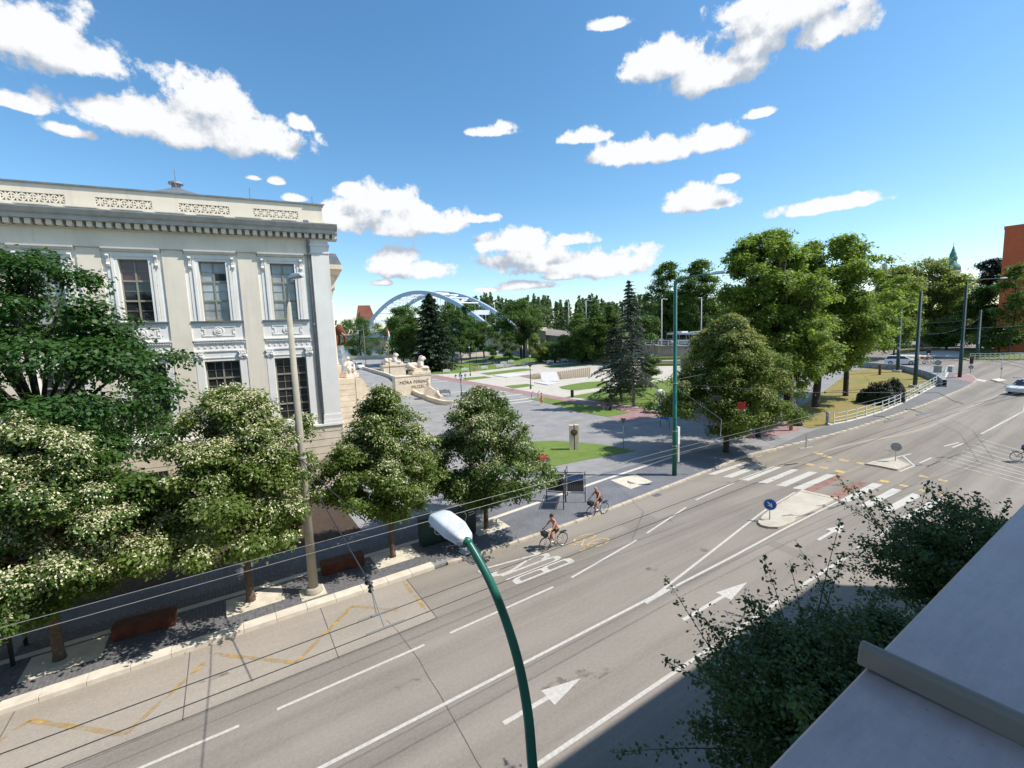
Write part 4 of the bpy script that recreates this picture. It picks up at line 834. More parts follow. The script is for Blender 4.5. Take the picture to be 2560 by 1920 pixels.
# ------------------------------------------------------------------ museum
MC = Vector((7.10, 35.01, 0)); MAZ = math.radians(-8.14)
mus = thing('museum', 'cream and white neoclassical museum with dentil cornice and tall windows', 'museum', MC, MAZ)
XL = -33.0; HW = 1.49; BAYS = [-(2.76+4.1*k) for k in range(8)]
part('core_wall', MB().box(XL, -.3, .6, 42, 0, 18.9), 'stucco_cream', mus)
part('frieze', MB().box(XL, .2, -.12, .6, 16.95, 18.0), 'stucco_cream', mus)
part('moulding', MB().box(XL, .26, -.19, -.121, 16.92, 17.02), 'stucco_cream', mus)
mbp = MB()
for k in range(len(BAYS)):
    x1 = BAYS[k]-HW; x0 = (BAYS[k+1]+HW) if k+1 < len(BAYS) else XL
    part('pilaster', MB().box(x0, x1, -.09, .6, 4.85, 16.95), 'stucco_cream', mus)
part('corner_pilaster', MB().box(-.85, .3, -.24, 1.1, 5.5, 17.0).box(-.9, .35, -.29, 1.15, 17.0, 17.12).box(-.87, .32, -.26, 1.12, 17.12, 17.5).box(-.93, .38, -.32, 1.18, 17.5, 17.62).box(-.85,.3,-.24,1.1,17.62,17.98), 'stucco_white', mus)
part('pilaster_base', MB().box(-.92, .37, -.31, 1.15, 4.85, 5.1).box(-.89, .34, -.28, 1.13, 5.1, 5.5), 'stucco_white', mus)
part('recess_strip', MB().box(-1.27, -.85, .02, .6, 4.85, 16.95), 'stucco_cream', mus)
part('downpipe', MB().tube([(-1.04,-.62,18.5),(-1.04,-.5,18.0),(-1.04,-.2,17.3),(-1.04,-.1,16.8),(-1.04,-.1,.2)], .075, 10).tube([(-1.04,-.1,12),(-1.04,-.1,12.1)], .095, 10), 'zinc', mus, True)
# bays
def pane_grid(w, h, cols, rows, fw, bars):
    """frame mesh + pane rects; bars: heavy transoms at these row indices"""
    m = MB(); cells = []
    m.box(-w/2, -w/2+fw, 0, .09, 0, h).box(w/2-fw, w/2, 0, .09, 0, h).box(-w/2+fw, w/2-fw, 0, .09, 0, fw).box(-w/2+fw, w/2-fw, 0, .09, h-fw, h)
    iw, ih = w-2*fw, h-2*fw
    xs = [-w/2+fw+iw*i/cols for i in range(cols+1)]; zs = [fw+ih*j/rows for j in range(rows+1)]
    hv = .045; th = .014
    for i in range(1, cols):
        r = hv if i == cols//2 else th; m.box(xs[i]-r, xs[i]+r, -.012 if r == hv else .015, .08, fw+.001, h-fw-.001)
    for j in range(1, rows):
        r = .055 if j in bars else th
        for i in range(cols):
            a = xs[i]+(0 if i == 0 else (hv if i == cols//2 else th)); b = xs[i+1]-(0 if i == cols-1 else (hv if i+1 == cols//2 else th))
            m.box(a+.001, b-.001, -.02 if r > .02 else .02, .075, zs[j]-r, zs[j]+r)
    for i in range(cols):
        for j in range(rows): cells.append(((xs[i]+xs[i+1])/2, (zs[j]+zs[j+1])/2, iw/cols, ih/rows))
    return m, cells
fu, cu = pane_grid(1.5, 3.8, 2, 6, .07, (2, 4)); fl, cl = pane_grid(2.0, 4.42, 4, 8, .08, (2, 4, 6))
fu_me = fu.mesh('window'); fl_me = fl.mesh('window'); fixn(fu_me); fixn(fl_me); fu_me.materials.append(MATS['window_frame']); fl_me.materials.append(MATS['window_frame'])
pane_me = {}
def pmesh(w, h, mat):
    k = (round(w,3), round(h,3), mat)
    if k not in pane_me:
        me = MB().box(-w/2, w/2, 0, .012, -h/2, h/2).mesh('pane'); me.materials.append(MATS[mat]); pane_me[k] = me
    return pane_me[k]
rosette = MB()
ax = Matrix.Rotation(math.pi/2, 3, 'X')
rosette.lathe([(.3,0),(.3,.05),(.25,.06),(.22,.03),(.17,.03),(.15,.08),(.1,.09),(.07,.05),(.05,.1),(0,.11)], 24, (0,0,0), ax)
ros_me = rosette.mesh('rosette'); fixn(ros_me); ros_me.materials.append(MATS['stucco_white'])
console = MB().prism([(-.02,0),(-.2,-.02),(-.22,-.12),(-.13,-.25),(-.1,-.5),(-.15,-.62),(-.1,-.75),(-.02,-.78)], -.08, .08, 'x')
con_me = console.mesh('console'); fixn(con_me); con_me.materials.append(MATS['stucco_white'])
capm = MB()
for i in range(5):
    a = (i-2)*.095; capm.ball((a,-.06,.12+.1*(1-abs(i-2)/2)), .085, 8, 6, (1,.8,1.5))
for i in range(4): capm.ball(((i-1.5)*.11,-.09,.3), .06, 7, 5, (1,.9,1.4))
capm.box(-.27,.27,-.12,.02,.38,.44).box(-.25,.25,-.06,.02,-.02,.04)
cap_me = capm.mesh('capital'); fixn(cap_me); cap_me.materials.append(MATS['stucco_white'])
bead = MB()
for i in range(34): bead.box(-1.42+i*.0845, -1.42+i*.0845+.05, -.1, 0, 10.98, 11.08)
for i in range(8): bead.lathe([(.07,0),(.07,.03),(.04,.04),(0,.02)], 10, (-1.2+i*.343, .0, 10.72), ax)
bead_me = bead.mesh('bead_moulding'); fixn(bead_me); bead_me.materials.append(MATS['stucco_white'])
lat = MB()
def star(m, cx, cz, s, y0=-.03, y1=.02, r=.02):
    for a in range(4):
        t_ = a*math.pi/4; L_ = s/2 if a % 2 == 0 else s/2*1.3
        u = Vector((math.cos(t_), math.sin(t_))); n_ = Vector((-u.y, u.x))*r
        P = [(cx+u.x*L_*sg+n_.x*sh, cz+u.y*L_*sg+n_.y*sh) for sg, sh in ((-1,-1),(1,-1),(1,1),(-1,1))]
        yo = .0015*a
        m.prism(P, y0+yo, y1-yo, 'y')
for i in range(5): star(lat, -.9+i*.45, 5.08, .42)
lat_me = lat.mesh('lattice'); fixn(lat_me); lat_me.materials.append(MATS['stucco_white'])
upmat = {0: 'pane_blind', 1: 'pane_blind', 2: 'pane_dark', 3: 'pane_blind'}
bay_me = None
for k, xb in enumerate(BAYS):
    if bay_me is None:
        m = MB()
        m.box(-HW, -.75, 0, .6, 12.42, 16.949).box(.75, HW, 0, .6, 12.42, 16.949).box(-.749, .749, 0, .6, 16.27, 16.949)
        m.box(-HW, HW, 0, .6, 9.78, 12.419).box(-HW, -1.0, 0, .6, 5.36, 9.779).box(1.0, HW, 0, .6, 5.36, 9.779).box(-HW, HW, 0, .6, 4.85, 5.359)
        bay_me = m.mesh('bay_wall'); fixn(bay_me); bay_me.materials.append(MATS['stucco_white'])
        m = MB()      # architraves, hood, sill
        for s_ in (-1, 1):
            a, b = sorted((s_*.75, s_*.92)); m.box(a, b, -.05, -.001, 12.43, 16.27); a, b = sorted((s_*.921, s_*1.06)); m.box(a, b, -.09, -.001, 12.43, 16.43)
            a, b = sorted((s_*1.1, s_*1.28)); m.box(a, b, -.03, -.001, 12.43, 15.6)
        m.box(-.92, .92, -.05, -.001, 16.271, 16.43).box(-1.06, 1.06, -.09, -.001, 16.431, 16.56)
        arch_me = m.mesh('architrave'); fixn(arch_me); arch_me.materials.append(MATS['stucco_white'])
        m = MB().prism([(0,16.7),(-.12,16.72),(-.2,16.8),(-.32,16.84),(-.34,16.94),(0,16.98)], -1.42, 1.42, 'x'); hood_me = m.mesh('hood'); fixn(hood_me); hood_me.materials.append(MATS['stucco_white'])
        m = MB().box(-1.47, 1.47, -.16, -.001, 12.36, 12.44); sill_me = m.mesh('sill'); fixn(sill_me); sill_me.materials.append(MATS['zinc'])
        m = MB()
        for x0, x1, z0, z1 in ((-.95,.95,12.02,12.07),(-.95,.95,11.43,11.48),(-.95,-.9,11.48,11.62),(-.95,-.9,11.86,12.02),(.9,.95,11.48,11.62),(.9,.95,11.86,12.02),(-.899,-.78,11.57,11.62),(-.899,-.78,11.86,11.91),(.78,.899,11.57,11.62),(.78,.899,11.86,11.91),(-.83,-.78,11.621,11.859),(.78,.83,11.621,11.859)):
            m.box(x0, x1, -.035, -.001, z0, z1)
        key_me = m.mesh('panel_frame'); fixn(key_me); key_me.materials.append(MATS['stucco_white'])
        m = MB().box(-1.48, 1.48, -.13, -.001, 11.12, 11.2).box(-1.48, 1.48, -.05, -.001, 10.9, 10.97).box(-1.48,1.48,-.06,-.001,10.42,10.5).box(-1.3,1.3,-.04,-.001,9.98,10.03)
        band_me = m.mesh('string_course'); fixn(band_me); band_me.materials.append(MATS['stucco_white'])
        m = MB()
        for s_ in (-1, 1):
            a, b = sorted((s_*1.03, s_*1.45)); m.box(a, b, -.06, -.001, 5.37, 9.92); m.box(a-.03*(s_<0)-.0, b+.03*(s_>0), -.09, -.061, 5.37, 5.6)
        ant_me = m.mesh('window_pilaster'); fixn(ant_me); ant_me.materials.append(MATS['stucco_white'])
    for nm_, me in (('bay_wall',bay_me),('architrave',arch_me),('hood',hood_me),('sill',sill_me),('panel_frame',key_me),('string_course',band_me),('window_pilaster',ant_me),('bead_moulding',bead_me),('lattice',lat_me)):
        o = link(nm_, me, None, mus, (xb,0,0))
        if nm_ == 'bead_moulding': o['kind'] = 'stuff'
    link('rosette', ros_me, None, mus, (xb,-.001,11.76)); 
    for s_ in (-1, 1): link('console', con_me, None, mus, (xb+s_*1.18,-.03,16.55)); link('capital', cap_me, None, mus, (xb+s_*1.24,-.062,9.95))
    w = link('window', fu_me, None, mus, (xb,.26,12.47))
    for x, z, pw_, ph_ in cu:
        mt_ = upmat.get(k, 'pane_blind')
        if k == 2 and z > 2.6: mt_ = 'pane_red'
        link('pane', pmesh(pw_-.02, ph_-.02, mt_), None, w, (x,.05,z))
    if k in (1, 3):
        part('vent_grille', MB().box(.1,.66,-.02,.03,2.62,3.05), 'dark_metal', w)
    w = link('window', fl_me, None, mus, (xb,.26,5.36))
    for x, z, pw_, ph_ in cl: link('pane', pmesh(pw_-.02, ph_-.02, 'pane_dark'), None, w, (x,.05,z))
# cornice
prof = [(.6,18.3),(-.15,18.0),(-.2,18.06),(-.2,18.29),(-.78,18.3),(-.8,18.52),(-.86,18.55),(-.95,18.6),(-1.08,18.82),(-1.1,18.9),(.6,18.93)]
part('cornice', MB().prism(prof[1:]+[(.6,18.0)], XL, .93, 'x'), 'metal_grey', mus)
part('cornice_bed', MB().box(XL,.24,-.19,-.121,17.9,18.0), 'stucco_cream', mus)
dm = MB().box(-.125,.125,-.62,-.2,17.99,18.295); dme = dm.mesh('dentil'); fixn(dme); dme.materials.append(MATS['stucco_cream'])
x = .72
while x > XL+.3:
    link('dentil', dme, None, mus, (x,0,0)); x -= .445
# parapet with pierced panels
part('parapet', MB().box(XL, .1, .0, .5, 18.93, 19.33).box(XL, .1, .0, .5, 19.83, 20.35), 'stucco_cream', mus)
GR = [-(2.83+4.1*k) for k in range(8)]; edges = [.1]
for c in GR: edges += [c+1.37, c-1.37]
edges.append(XL); mpp = MB()
for a, b in zip(edges[0::2], edges[1::2]): part('parapet_pier', MB().box(b, a, .0, .5, 19.331, 19.829), 'stucco_cream', mus)
part('parapet_back', MB().box(XL, .0, .28, .499, 19.331, 19.829), 'stucco_cream', mus)
gm = MB()
for i in range(6): star(gm, -1.142+i*.457, 19.58, .46, .02, .1, .038)
for i in range(7): gm.box(-1.37+i*.4567-.022, -1.37+i*.4567+.022, .012, .11, 19.331, 19.829)
gme = gm.mesh('parapet_grille'); fixn(gme); gme.materials.append(MATS['stucco_cream'])
for c in GR: link('parapet_grille', gme, None, mus, (c,0,0))
part('coping', MB().box(XL, .2, -.1, .62, 20.35, 20.44), 'zinc', mus)
part('corner_coping', MB().box(-.95,.28,-.16,-.101,20.33,20.43), 'zinc', mus)
sg = MB()
for i in range(9): sg.prism([(-.9,18.98),(-.12,19.1),(-.12,19.15),(-.9,19.02)], -1.6-i*2.1-1.5, -1.6-i*2.1, 'x')
part('snow_guard', sg, 'metal_grey', mus)
part('gutter_box', MB().box(-1.2,-.85,-.4,-.05,18.94,19.2), 'zinc', mus)
# rusticated base storey with small windows
rb = MB(); z = .0
for i in range(9):
    rb.box(XL, .34, -.26, .599, z+.02, z+.5); z += .53
part('base_storey', rb, 'stone_cream', mus); part('base_joint', MB().box(XL,.3,-.2,.598,0,4.7), 'stone_cream', mus); part('base_ledge', MB().box(XL,.42,-.36,.597,4.7,4.84), 'stucco_white', mus)
for xb in BAYS:
    b_ = part('basement_window', MB().box(xb-.5,xb+.5,-.29,-.261,1.3,2.9), 'pane_dark', mus)
    part('frame', MB().box(xb-.55,xb-.5,-.31,-.262,1.25,2.95).box(xb+.5,xb+.55,-.31,-.262,1.25,2.95).box(xb-.02,xb+.02,-.305,-.291,1.3,2.9), 'window_frame', b_)
# roof lantern and mast
ml = Matrix.Rotation(-MAZ, 3, 'Z')
def loc(v): return ml @ (Vector(v)-MC)
ap = loc(atY((440,467), 52)); e0 = loc(atY((350,476), 45)); e1 = loc(atY((530,490), 45))
part('roof_lantern', MB().add([(e0.x,e0.y,19.5),(e1.x,e0.y,19.5),(e1.x,e0.y+14,19.5),(e0.x,e0.y+14,19.5),(e0.x,e0.y,e0.z-.2),(e1.x,e0.y,e0.z-.2),(e1.x,e0.y+14,e0.z-.2),(e0.x,e0.y+14,e0.z-.2),(ap.x,ap.y,ap.z)], [(0,1,5,4),(1,2,6,5),(2,3,7,6),(3,0,4,7),(4,5,8),(5,6,8),(6,7,8),(7,4,8)]), 'zinc', mus)
part('roof_vent', MB().lathe([(.35,ap.z-.3),(.35,ap.z+.15),(.6,ap.z+.2),(.55,ap.z+.35),(.2,ap.z+.5)], 12, (ap.x,ap.y,0)), 'zinc', mus)
for (u, v0, v1, Y) in ((441,425,462,40), (627,470,500,40), (782,492,510,38)):
    b_ = loc(atY((u,v1+14),Y)); t_ = loc(atY((u,v0),Y)); part('lightning_rod', MB().tube([(b_.x,b_.y,b_.z),(b_.x,b_.y,t_.z)], .025, 5), 'zinc', mus)
# portico beyond the corner, seen edge on
PY = 61.0
def pL(u, v): return loc(atY((u, v), PY))
cc = pL(829,850); zc0 = pL(842,913).z; zc1 = pL(830,748).z; zcap = pL(830,722).z
for k in range(4):
    oy = cc.y+k*4.2
    part('column', MB().lathe([(.72,zc0),(.72,zc0+.2),(.6,zc0+.4),(.56,zc0+3),(.5,zc1)], 18, (cc.x,oy,0)), 'stone_cream', mus, True)
    part('column_capital', MB().lathe([(.5,zc1),(.55,zc1+.2),(.5,zc1+.3),(.72,zc1+.9),(.6,zc1+1.0),(.95,zcap-.1),(.95,zcap)], 14, (cc.x,oy,0)), 'stone_cream', mus)
xr = pL(836,720).x
part('portico_entablature', MB().box(-.29, xr, cc.y-.8, cc.y+14, zcap+.001, pL(836,690).z).box(-.29, pL(846,680).x, cc.y-1.3, cc.y+14.6, pL(840,689.9).z, pL(840,678).z).box(-.29, pL(852,670).x, cc.y-1.7, cc.y+15, pL(840,677.9).z, pL(840,667).z), 'stone_cream', mus)
part('portico_roof', MB().prism([(-.28,pL(830,667).z+.01),(pL(851,667).x,pL(840,667).z+.01),(pL(836,640).x,pL(836,640).z),(-.28,pL(836,640).z)], cc.y-1.6, cc.y+15, 'y'), 'zinc', mus)
pz = pL(850,940).z
part('portico_podium', MB().box(-.29, pL(852,930).x, cc.y-1.4, cc.y+16, 0, zc0), 'stone_cream', mus)
rs = MB(); hh = pz/9
for i in range(9): rs.box(-.28, pL(878,960).x, cc.y-4.6, cc.y-1.5, i*hh+.02, (i+1)*hh-.02)
part('stair_cheek', rs, 'stone_cream', mus); part('stair_cheek_core', MB().box(-.27, pL(877,960).x, cc.y-4.55, cc.y-1.52, 0, pz-.05), 'stone_cream', mus)
sw = [(pL(878,940).x, pz), (pL(895,950).x, pz-.25), (pL(905,965).x, pz-.9), (pL(915,985).x, pz-1.8), (pL(922,1000).x, 0.1)]
part('stair_wall', MB().prism([(x, z) for x, z in sw]+[(sw[0][0],0.1)], cc.y-4.5, cc.y-3.9, 'y'), 'stone_cream', mus)
# ------------------------------------------------------------------ terrace ramp with curved wall
def gzz(p, z): return gz(p, z)
Lb = [gzz(c3(150,1010),.13), gzz(c3(215,900),.55), gzz(c3(262,790),1.3), gzz(c3(266,735),1.8), gzz(c3(262,703),2.1)]
Rb = [gzz(c3(960,982),.13), gzz(c3(760,908),.55), gzz(c3(625,825),1.3), (gzz(c3(560,772),1.8)), gzz(c3(345,704),2.1)]
mb = MB(); n = len(Lb)
mb.add([tuple(p) for p in Lb]+[tuple(p) for p in Rb]+[(p.x,p.y,0) for p in Lb]+[(p.x,p.y,0) for p in Rb], [(i, i+1, n+i+1, n+i) for i in range(n-1)]+[(n+i, n+i+1, 3*n+i+1, 3*n+i) for i in range(n-1)]+[(n-1, 2*n-1, 4*n-1, 3*n-1)])
o = link('stair_ramp', mb.mesh('stair_ramp'), 'plaza_grey'); o['kind'] = 'structure'
for i in range(1, 9):
    f_ = i/9*(n-1); k = int(f_); t_ = f_-k; a = Lb[k].lerp(Lb[k+1], t_); b = Rb[k].lerp(Rb[k+1], t_); d = Vector((.1,.35,0)).normalized()*.4
    m = MB().add([a+Vector((0,0,.012)), b+Vector((0,0,.012)), b+d+Vector((0,0,.03)), a+d+Vector((0,0,.03)), a-Vector((0,0,.1)), b-Vector((0,0,.1))], [(0,1,2,3),(4,5,1,0)])
    o = link('step_edge', m.mesh('step_edge'), 'strip_cream', None); o['kind'] = 'structure'
S = [Vector(p) for p in (Rb[0]+Vector((2,-2.0,-.1)), Rb[0], Rb[1], Rb[2], Rb[3], gzz(c3(455,737),2.0), Rb[4])]
sp_, rr_ = catmull(S, [.2]*len(S), 6); mb = MB(); vs = []
for i, p in enumerate(sp_):
    t_ = (sp_[min(i+1,len(sp_)-1)]-sp_[max(i-1,0)]); t_.z = 0; t_.normalize(); nn = Vector((t_.y,-t_.x,0))*.22
    vs += [p-nn-Vector((0,0,p.z+.02)), p-nn+Vector((0,0,.55)), p-nn*1.2+Vector((0,0,.56)), p-nn*1.2+Vector((0,0,.68)), p+nn*1.2+Vector((0,0,.68)), p+nn*1.2+Vector((0,0,.56)), p+nn+Vector((0,0,.55)), p+nn-Vector((0,0,p.z+.02))]
k = 8; mb.add(vs, [(i*k+j, i*k+j+1, (i+1)*k+j+1, (i+1)*k+j) for i in range(len(sp_)-1) for j in range(k-1)])
solo('curved_wall', mb, 'stone_cream', 'cream S-shaped low wall sweeping down beside the museum ramp', 'wall')
# upper terrace where the van is parked
tp = [Lb[-1], Rb[-1]]+[gz(c3(*p), 2.1) for p in ((480,700),(640,690),(640,600),(250,600))]
mb = MB().add([(p.x,p.y,2.1) for p in tp]+[(p.x,p.y,0) for p in tp], [tuple(range(6)), (0,1,7,6), (1,2,8,7), (2,3,9,8)]); o = link('upper_terrace', mb.mesh('upper_terrace'), 'plaza_grey'); o['kind'] = 'structure'
# inscription wall, plinths, lions
wr = g(c3(882,905), ZP); ht = top_of(wr, c3(882,748)); wl_ = gz(c3(592,772), wr.z+ht); wl_.z = wr.z
v = wl_-wr; L = v.length; print('inscription wall', L, ht, wr, wl_)
t = thing('inscription_wall', 'cream stone wall with bronze museum name beside the ramp', 'wall', wr, math.atan2(-v.y, -v.x))
part('wall', MB().box(-L, 0, 0, 1.6, -.1, ht), 'stone_cream', t); part('coping', MB().box(-L-.05, .1, -.1, 1.7, ht, ht+.22), 'stone_cream', t, bevel=.03)
def text_part(name, s, size, parent, loc, mat, align='RIGHT'):
    c = bpy.data.curves.new(name, 'FONT'); c.body = s; c.size = size; c.extrude = .02; c.align_x = align; c.space_character = 1.05
    o = bpy.data.objects.new(name, c); COL.objects.link(o); dg = bpy.context.evaluated_depsgraph_get(); me = bpy.data.meshes.new_from_object(o.evaluated_get(dg)); bpy.data.objects.remove(o)
    q = link(name, me, None, parent, loc); me.materials.clear(); me.materials.append(MATS[mat]); q.rotation_euler = (math.pi/2,0,0); return q
ts = .78
text_part('lettering', 'MÓRA FERENC', ts, t, (-.45, -.02, ht-1.3), 'letter_bronze'); text_part('lettering', 'MUZEUM', ts, t, (-.45, -.02, ht-2.2), 'letter_bronze')
part('pedestal', MB().box(-L*.52, .0, -.15, 2.2, ht+.221, ht+.8).box(-L*.46, -.15, .1, 2.0, ht+.8, ht+1.25), 'stone_cream', t, bevel=.04)
def remeshed(name, mb, mat, parent, vox, loc=(0,0,0), rz=0.0):
    o = part(name, mb, mat, parent, False, loc); o.rotation_euler.z = rz
    r = o.modifiers.new('remesh', 'REMESH'); r.mode = 'VOXEL'; r.voxel_size = vox; r.use_smooth_shade = True
    s = o.modifiers.new('smooth', 'SMOOTH'); s.iterations = 3; return o
def lion(loc, rz, sc, label):
    t = thing('lion_statue', label, 'statue', loc, rz, 'stone lions flanking the museum ramp'); m = MB()
    R = lambda *a: [x*sc for x in a]
    m.ball(R(-.9,0,.55), .5*sc, 14, 9, (2.2,.95,.95)); m.ball(R(.15,0,.75), .55*sc, 14, 9, (1.0,1.0,1.25)); m.ball(R(-1.55,0,.5), .5*sc, 12, 8, (1.1,1.15,1.05))
    m.ball(R(.35,0,1.5), .52*sc, 14, 9, (.95,1,1.05)); m.ball(R(.68,0,1.6), .3*sc, 12, 8, (1.1,.85,1.0)); m.ball(R(.92,0,1.48), .18*sc, 10, 7, (1.1,1,.85))
    for s_ in (-1,1):
        m.tube([R(.1,s_*.4,.55), R(.6,s_*.42,.2), R(1.35,s_*.4,.14)], R(.28,.22,.17), 10); m.ball(R(.45,s_*.38,1.95), .13*sc, 8, 6)
        m.tube([R(-1.6,s_*.55,.55), R(-1.0,s_*.65,.2), R(-.6,s_*.65,.14)], R(.3,.22,.16), 10)
    m.tube([R(-2.0,0,.4), R(-2.3,.5,.15), R(-1.8,.9,.12)], R(.1,.08,.1), 8); m.box(*R(-2.3,1.5,-.75,.85,-.02,.12))
    remeshed('body', m, 'stone_statue', t, .07*sc); return t
pl = t.matrix_basis @ Vector((-L*.25, 1.0, ht+1.25)); lion(pl, math.atan2(-v.y,-v.x)-.35, 1.15, 'nearer stone lion above the inscription wall')
b = gz(c3(590,742), 1.2); hp = top_of(b, c3(590,652))
t = thing('lion_pedestal', 'farther stepped cream pedestal under the second lion', 'pedestal', (b.x,b.y,0), math.atan2(-v.y,-v.x))
part('block', MB().box(-3.2,2.6,-1.3,1.3,0,1.2+hp*.72), 'stone_cream', t); part('cap', MB().box(-3.4,2.8,-1.5,1.5,1.2+hp*.72+.001,1.2+hp*.85), 'stone_cream', t); part('top_step', MB().box(-2.6,2.2,-1.1,1.1,1.2+hp*.85+.001,1.2+hp), 'stone_cream', t)
lion(Vector((b.x,b.y,1.2+hp)), math.atan2(-v.y,-v.x)-.35, 1.25, 'farther stone lion on its own pedestal by the flagpole')
# small cream corner block with white figure
b = g(c3(905,948), ZP); hb = top_of(b, c3(860,800))
t = thing('corner_statue', 'white figure on a cream wedge block at the foot of the inscription wall', 'statue', b, rz_face(b)); 
part('block', MB().prism([(-1.6,0),(1.5,0),(1.4,.5),(-.4,2.2),(-1.6,2.6)], -.5, .8, 'y'), 'stone_cream', t)
m = MB().ball((.5,-.3,1.2),.35,10,7,(1,1,1.3)).ball((.45,-.3,1.85),.2,10,7).tube([(.6,-.3,1.0),(.9,-.6,.8),(1.0,-.65,.3)],[.18,.14,.1],8).tube([(-.9,-.2,2.3),(-.85,-.25,3.0),(-.8,-.25,3.4)],[.25,.3,.2],8).ball((-.8,-.25,3.65),.2,10,7); remeshed('figure', m, 'stone_statue', t, .06)
b = pL(866,934); b = MC+Matrix.Rotation(MAZ,3,'Z') @ Vector((pL(866,934).x, cc.y-3, pz)); hs = 2.6
t = thing('seated_statue', 'pinkish seated stone figure on the museum stair cheek', 'statue', b, .3)
part('pedestal', MB().box(-.8,.9,-.8,.8,0,.5).box(-.65,.75,-.65,.65,.5,.8), 'stone_statue', t); m = MB().ball((0,0,1.5),.42,10,8,(1,1,1.5)).ball((0,-.1,2.35),.24,10,8).tube([(-.2,-.2,1.1),(-.25,-.8,1.1),(-.25,-.85,.8)],[.24,.2,.14],8).tube([(.2,-.2,1.1),(.3,-.8,1.1),(.3,-.85,.8)],[.24,.2,.14],8).tube([(.35,0,1.9),(.6,-.4,1.5),(.4,-.7,1.3)],[.13,.11,.09],8).tube([(-.35,0,1.9),(-.6,-.3,1.4)],[.13,.1],8); remeshed('figure', m, 'stone_statue', t, .06)
# mammoth on its rock
b = atD((846,905), 98); b.z = 1.5; zt = atD((850,812), 98).z; zb = atD((850,864), 98).z
t = thing('mammoth_statue', 'brown shaggy mammoth figure with ivory tusks on a grey rock beside the portico', 'statue', b, math.radians(-35)); s_ = (zt-zb)/3.3
part('rock', MB().lathe([(2.2,0),(2.0,(zb-1.5)*.4),(1.5,(zb-1.5)*.7),(1.35,zb-1.5),(.3,zb-1.45)], 9), 'rock', t)
m = MB(); q = lambda x, y, z: (x*s_, y*s_, (zb-1.5)+z*s_)
m.ball(q(-1.0,0,1.9), 1.0*s_, 14, 10, (1.5,.95,1.05)); m.ball(q(.55,0,2.5), .72*s_, 14, 10, (.95,.95,1.1)); m.ball(q(.5,0,3.0), .4*s_, 12, 8)
for x_ in (-1.7,.05):
    for y_ in (-.5,.5): m.tube([q(x_,y_,1.6), q(x_+.05,y_,.8), q(x_,y_,.0)], [.42*s_,.36*s_,.34*s_], 10)
m.tube([q(1.0,0,2.3), q(1.35,0,1.6), q(1.4,0,.8), q(1.3,0,.2)], [.38*s_,.3*s_,.22*s_,.15*s_], 10); m.tube([q(-2.4,0,2.3), q(-2.7,0,1.4)], [.15*s_,.06*s_], 8)
remeshed('body', m, 'mammoth_fur', t, .12*s_)
for y_ in (-1,1): part('tusk', MB().tube([q(1.0,y_*.3,1.95), q(1.6,y_*.6,1.6), q(2.2,y_*.75,1.75), q(2.45,y_*.55,2.25), q(2.2,y_*.3,2.55)], [.13*s_,.12*s_,.1*s_,.08*s_,.03*s_], 8), 'ivory', t, True)
# flagpoles
for (p0, p1, fl_, lab) in ((c3(365,697), c3(348,385), None, 'bare wooden flagpole near the parked van'), (c3(552,752), c3(538,378), 1, 'flagpole with hanging red white and green flag by the lion')):
    b = gz(p0, 1.5 if fl_ else 2.1); h = top_of(b, p1); t = thing('flagpole', lab, 'flagpole', b)
    part('pole', MB().tube([(0,0,0),(0,0,h)], [.11,.06], 8), 'wood_slat', t, True); part('finial', MB().ball((0,0,h+.1), .14, 8, 6), 'letter_bronze', t)
    if fl_:
        for i, mt_ in enumerate(('sign_red','sign_white','green_paint')):
            part('flag_stripe', MB().tube([(.12+.18*i,.02*i,h-.3-.5*i),(.18+.2*i,-.05,h-1.4-.6*i),(.15+.18*i,.05,h-2.6-.55*i)], [.16,.22,.12], 7), mt_, t, True)
# ------------------------------------------------------------------ fountain court
t = thing('fountain', 'dry paved fountain with pale slabs and brown slatted basin in the park', 'fountain', g(c3(1800,800), ZP))
fo = t.location.copy()
def fslab(name, pts, f, h, mat):
    P = [g(f(*p), ZP) for p in pts]; n = len(P); m = MB().add([p-fo+Vector((0,0,.01)) for p in P]+[p-fo+Vector((0,0,h)) for p in P], [tuple(range(n,2*n))]+[(i,(i+1)%n,n+(i+1)%n,n+i) for i in range(n)]); return part(name, m, mat, t)
fslab('pale_slab', [(1365,757),(1500,738),(1690,743),(1480,772)], c3, .12, 'slab_pale'); fslab('pale_slab', [(1690,813),(1800,803),(1895,816),(1800,833)], c3, .15, 'slab_pale')
fslab('water_step', [(1742,733),(1868,725),(1885,800),(1750,800)], c3, .06, 'slab_pale')
for k, (q, f) in enumerate((([(1560,757),(1735,737),(1745,778),(1690,786)], c3), ([(1870,727),(2140,690),(2140,762),(1890,787)], c3))):
    A, B_, C_, D_ = [g(f(*p), ZP)-fo for p in q]; N = 6 if k == 0 else 16
    part('basin_floor', MB().add([A+Vector((0,0,.012)),B_+Vector((0,0,.012)),C_+Vector((0,0,.012)),D_+Vector((0,0,.012))], [(0,1,2,3)]), 'slab_cream', t, fix=False)
    for i in range(N):
        a = A.lerp(B_, (i+.1)/N); b_ = D_.lerp(C_, (i-.25)/N if i else .02); w_ = (B_-A)/N*.72
        part('slat', MB().add([a+Vector((0,0,.05)), a+w_+Vector((0,0,.05)), b_+w_+Vector((0,0,.05)), b_+Vector((0,0,.05)), a, a+w_, b_+w_, b_], [(0,1,2,3),(4,5,1,0),(5,6,2,1),(6,7,3,2),(7,4,0,3)]), 'wood_slat', t)
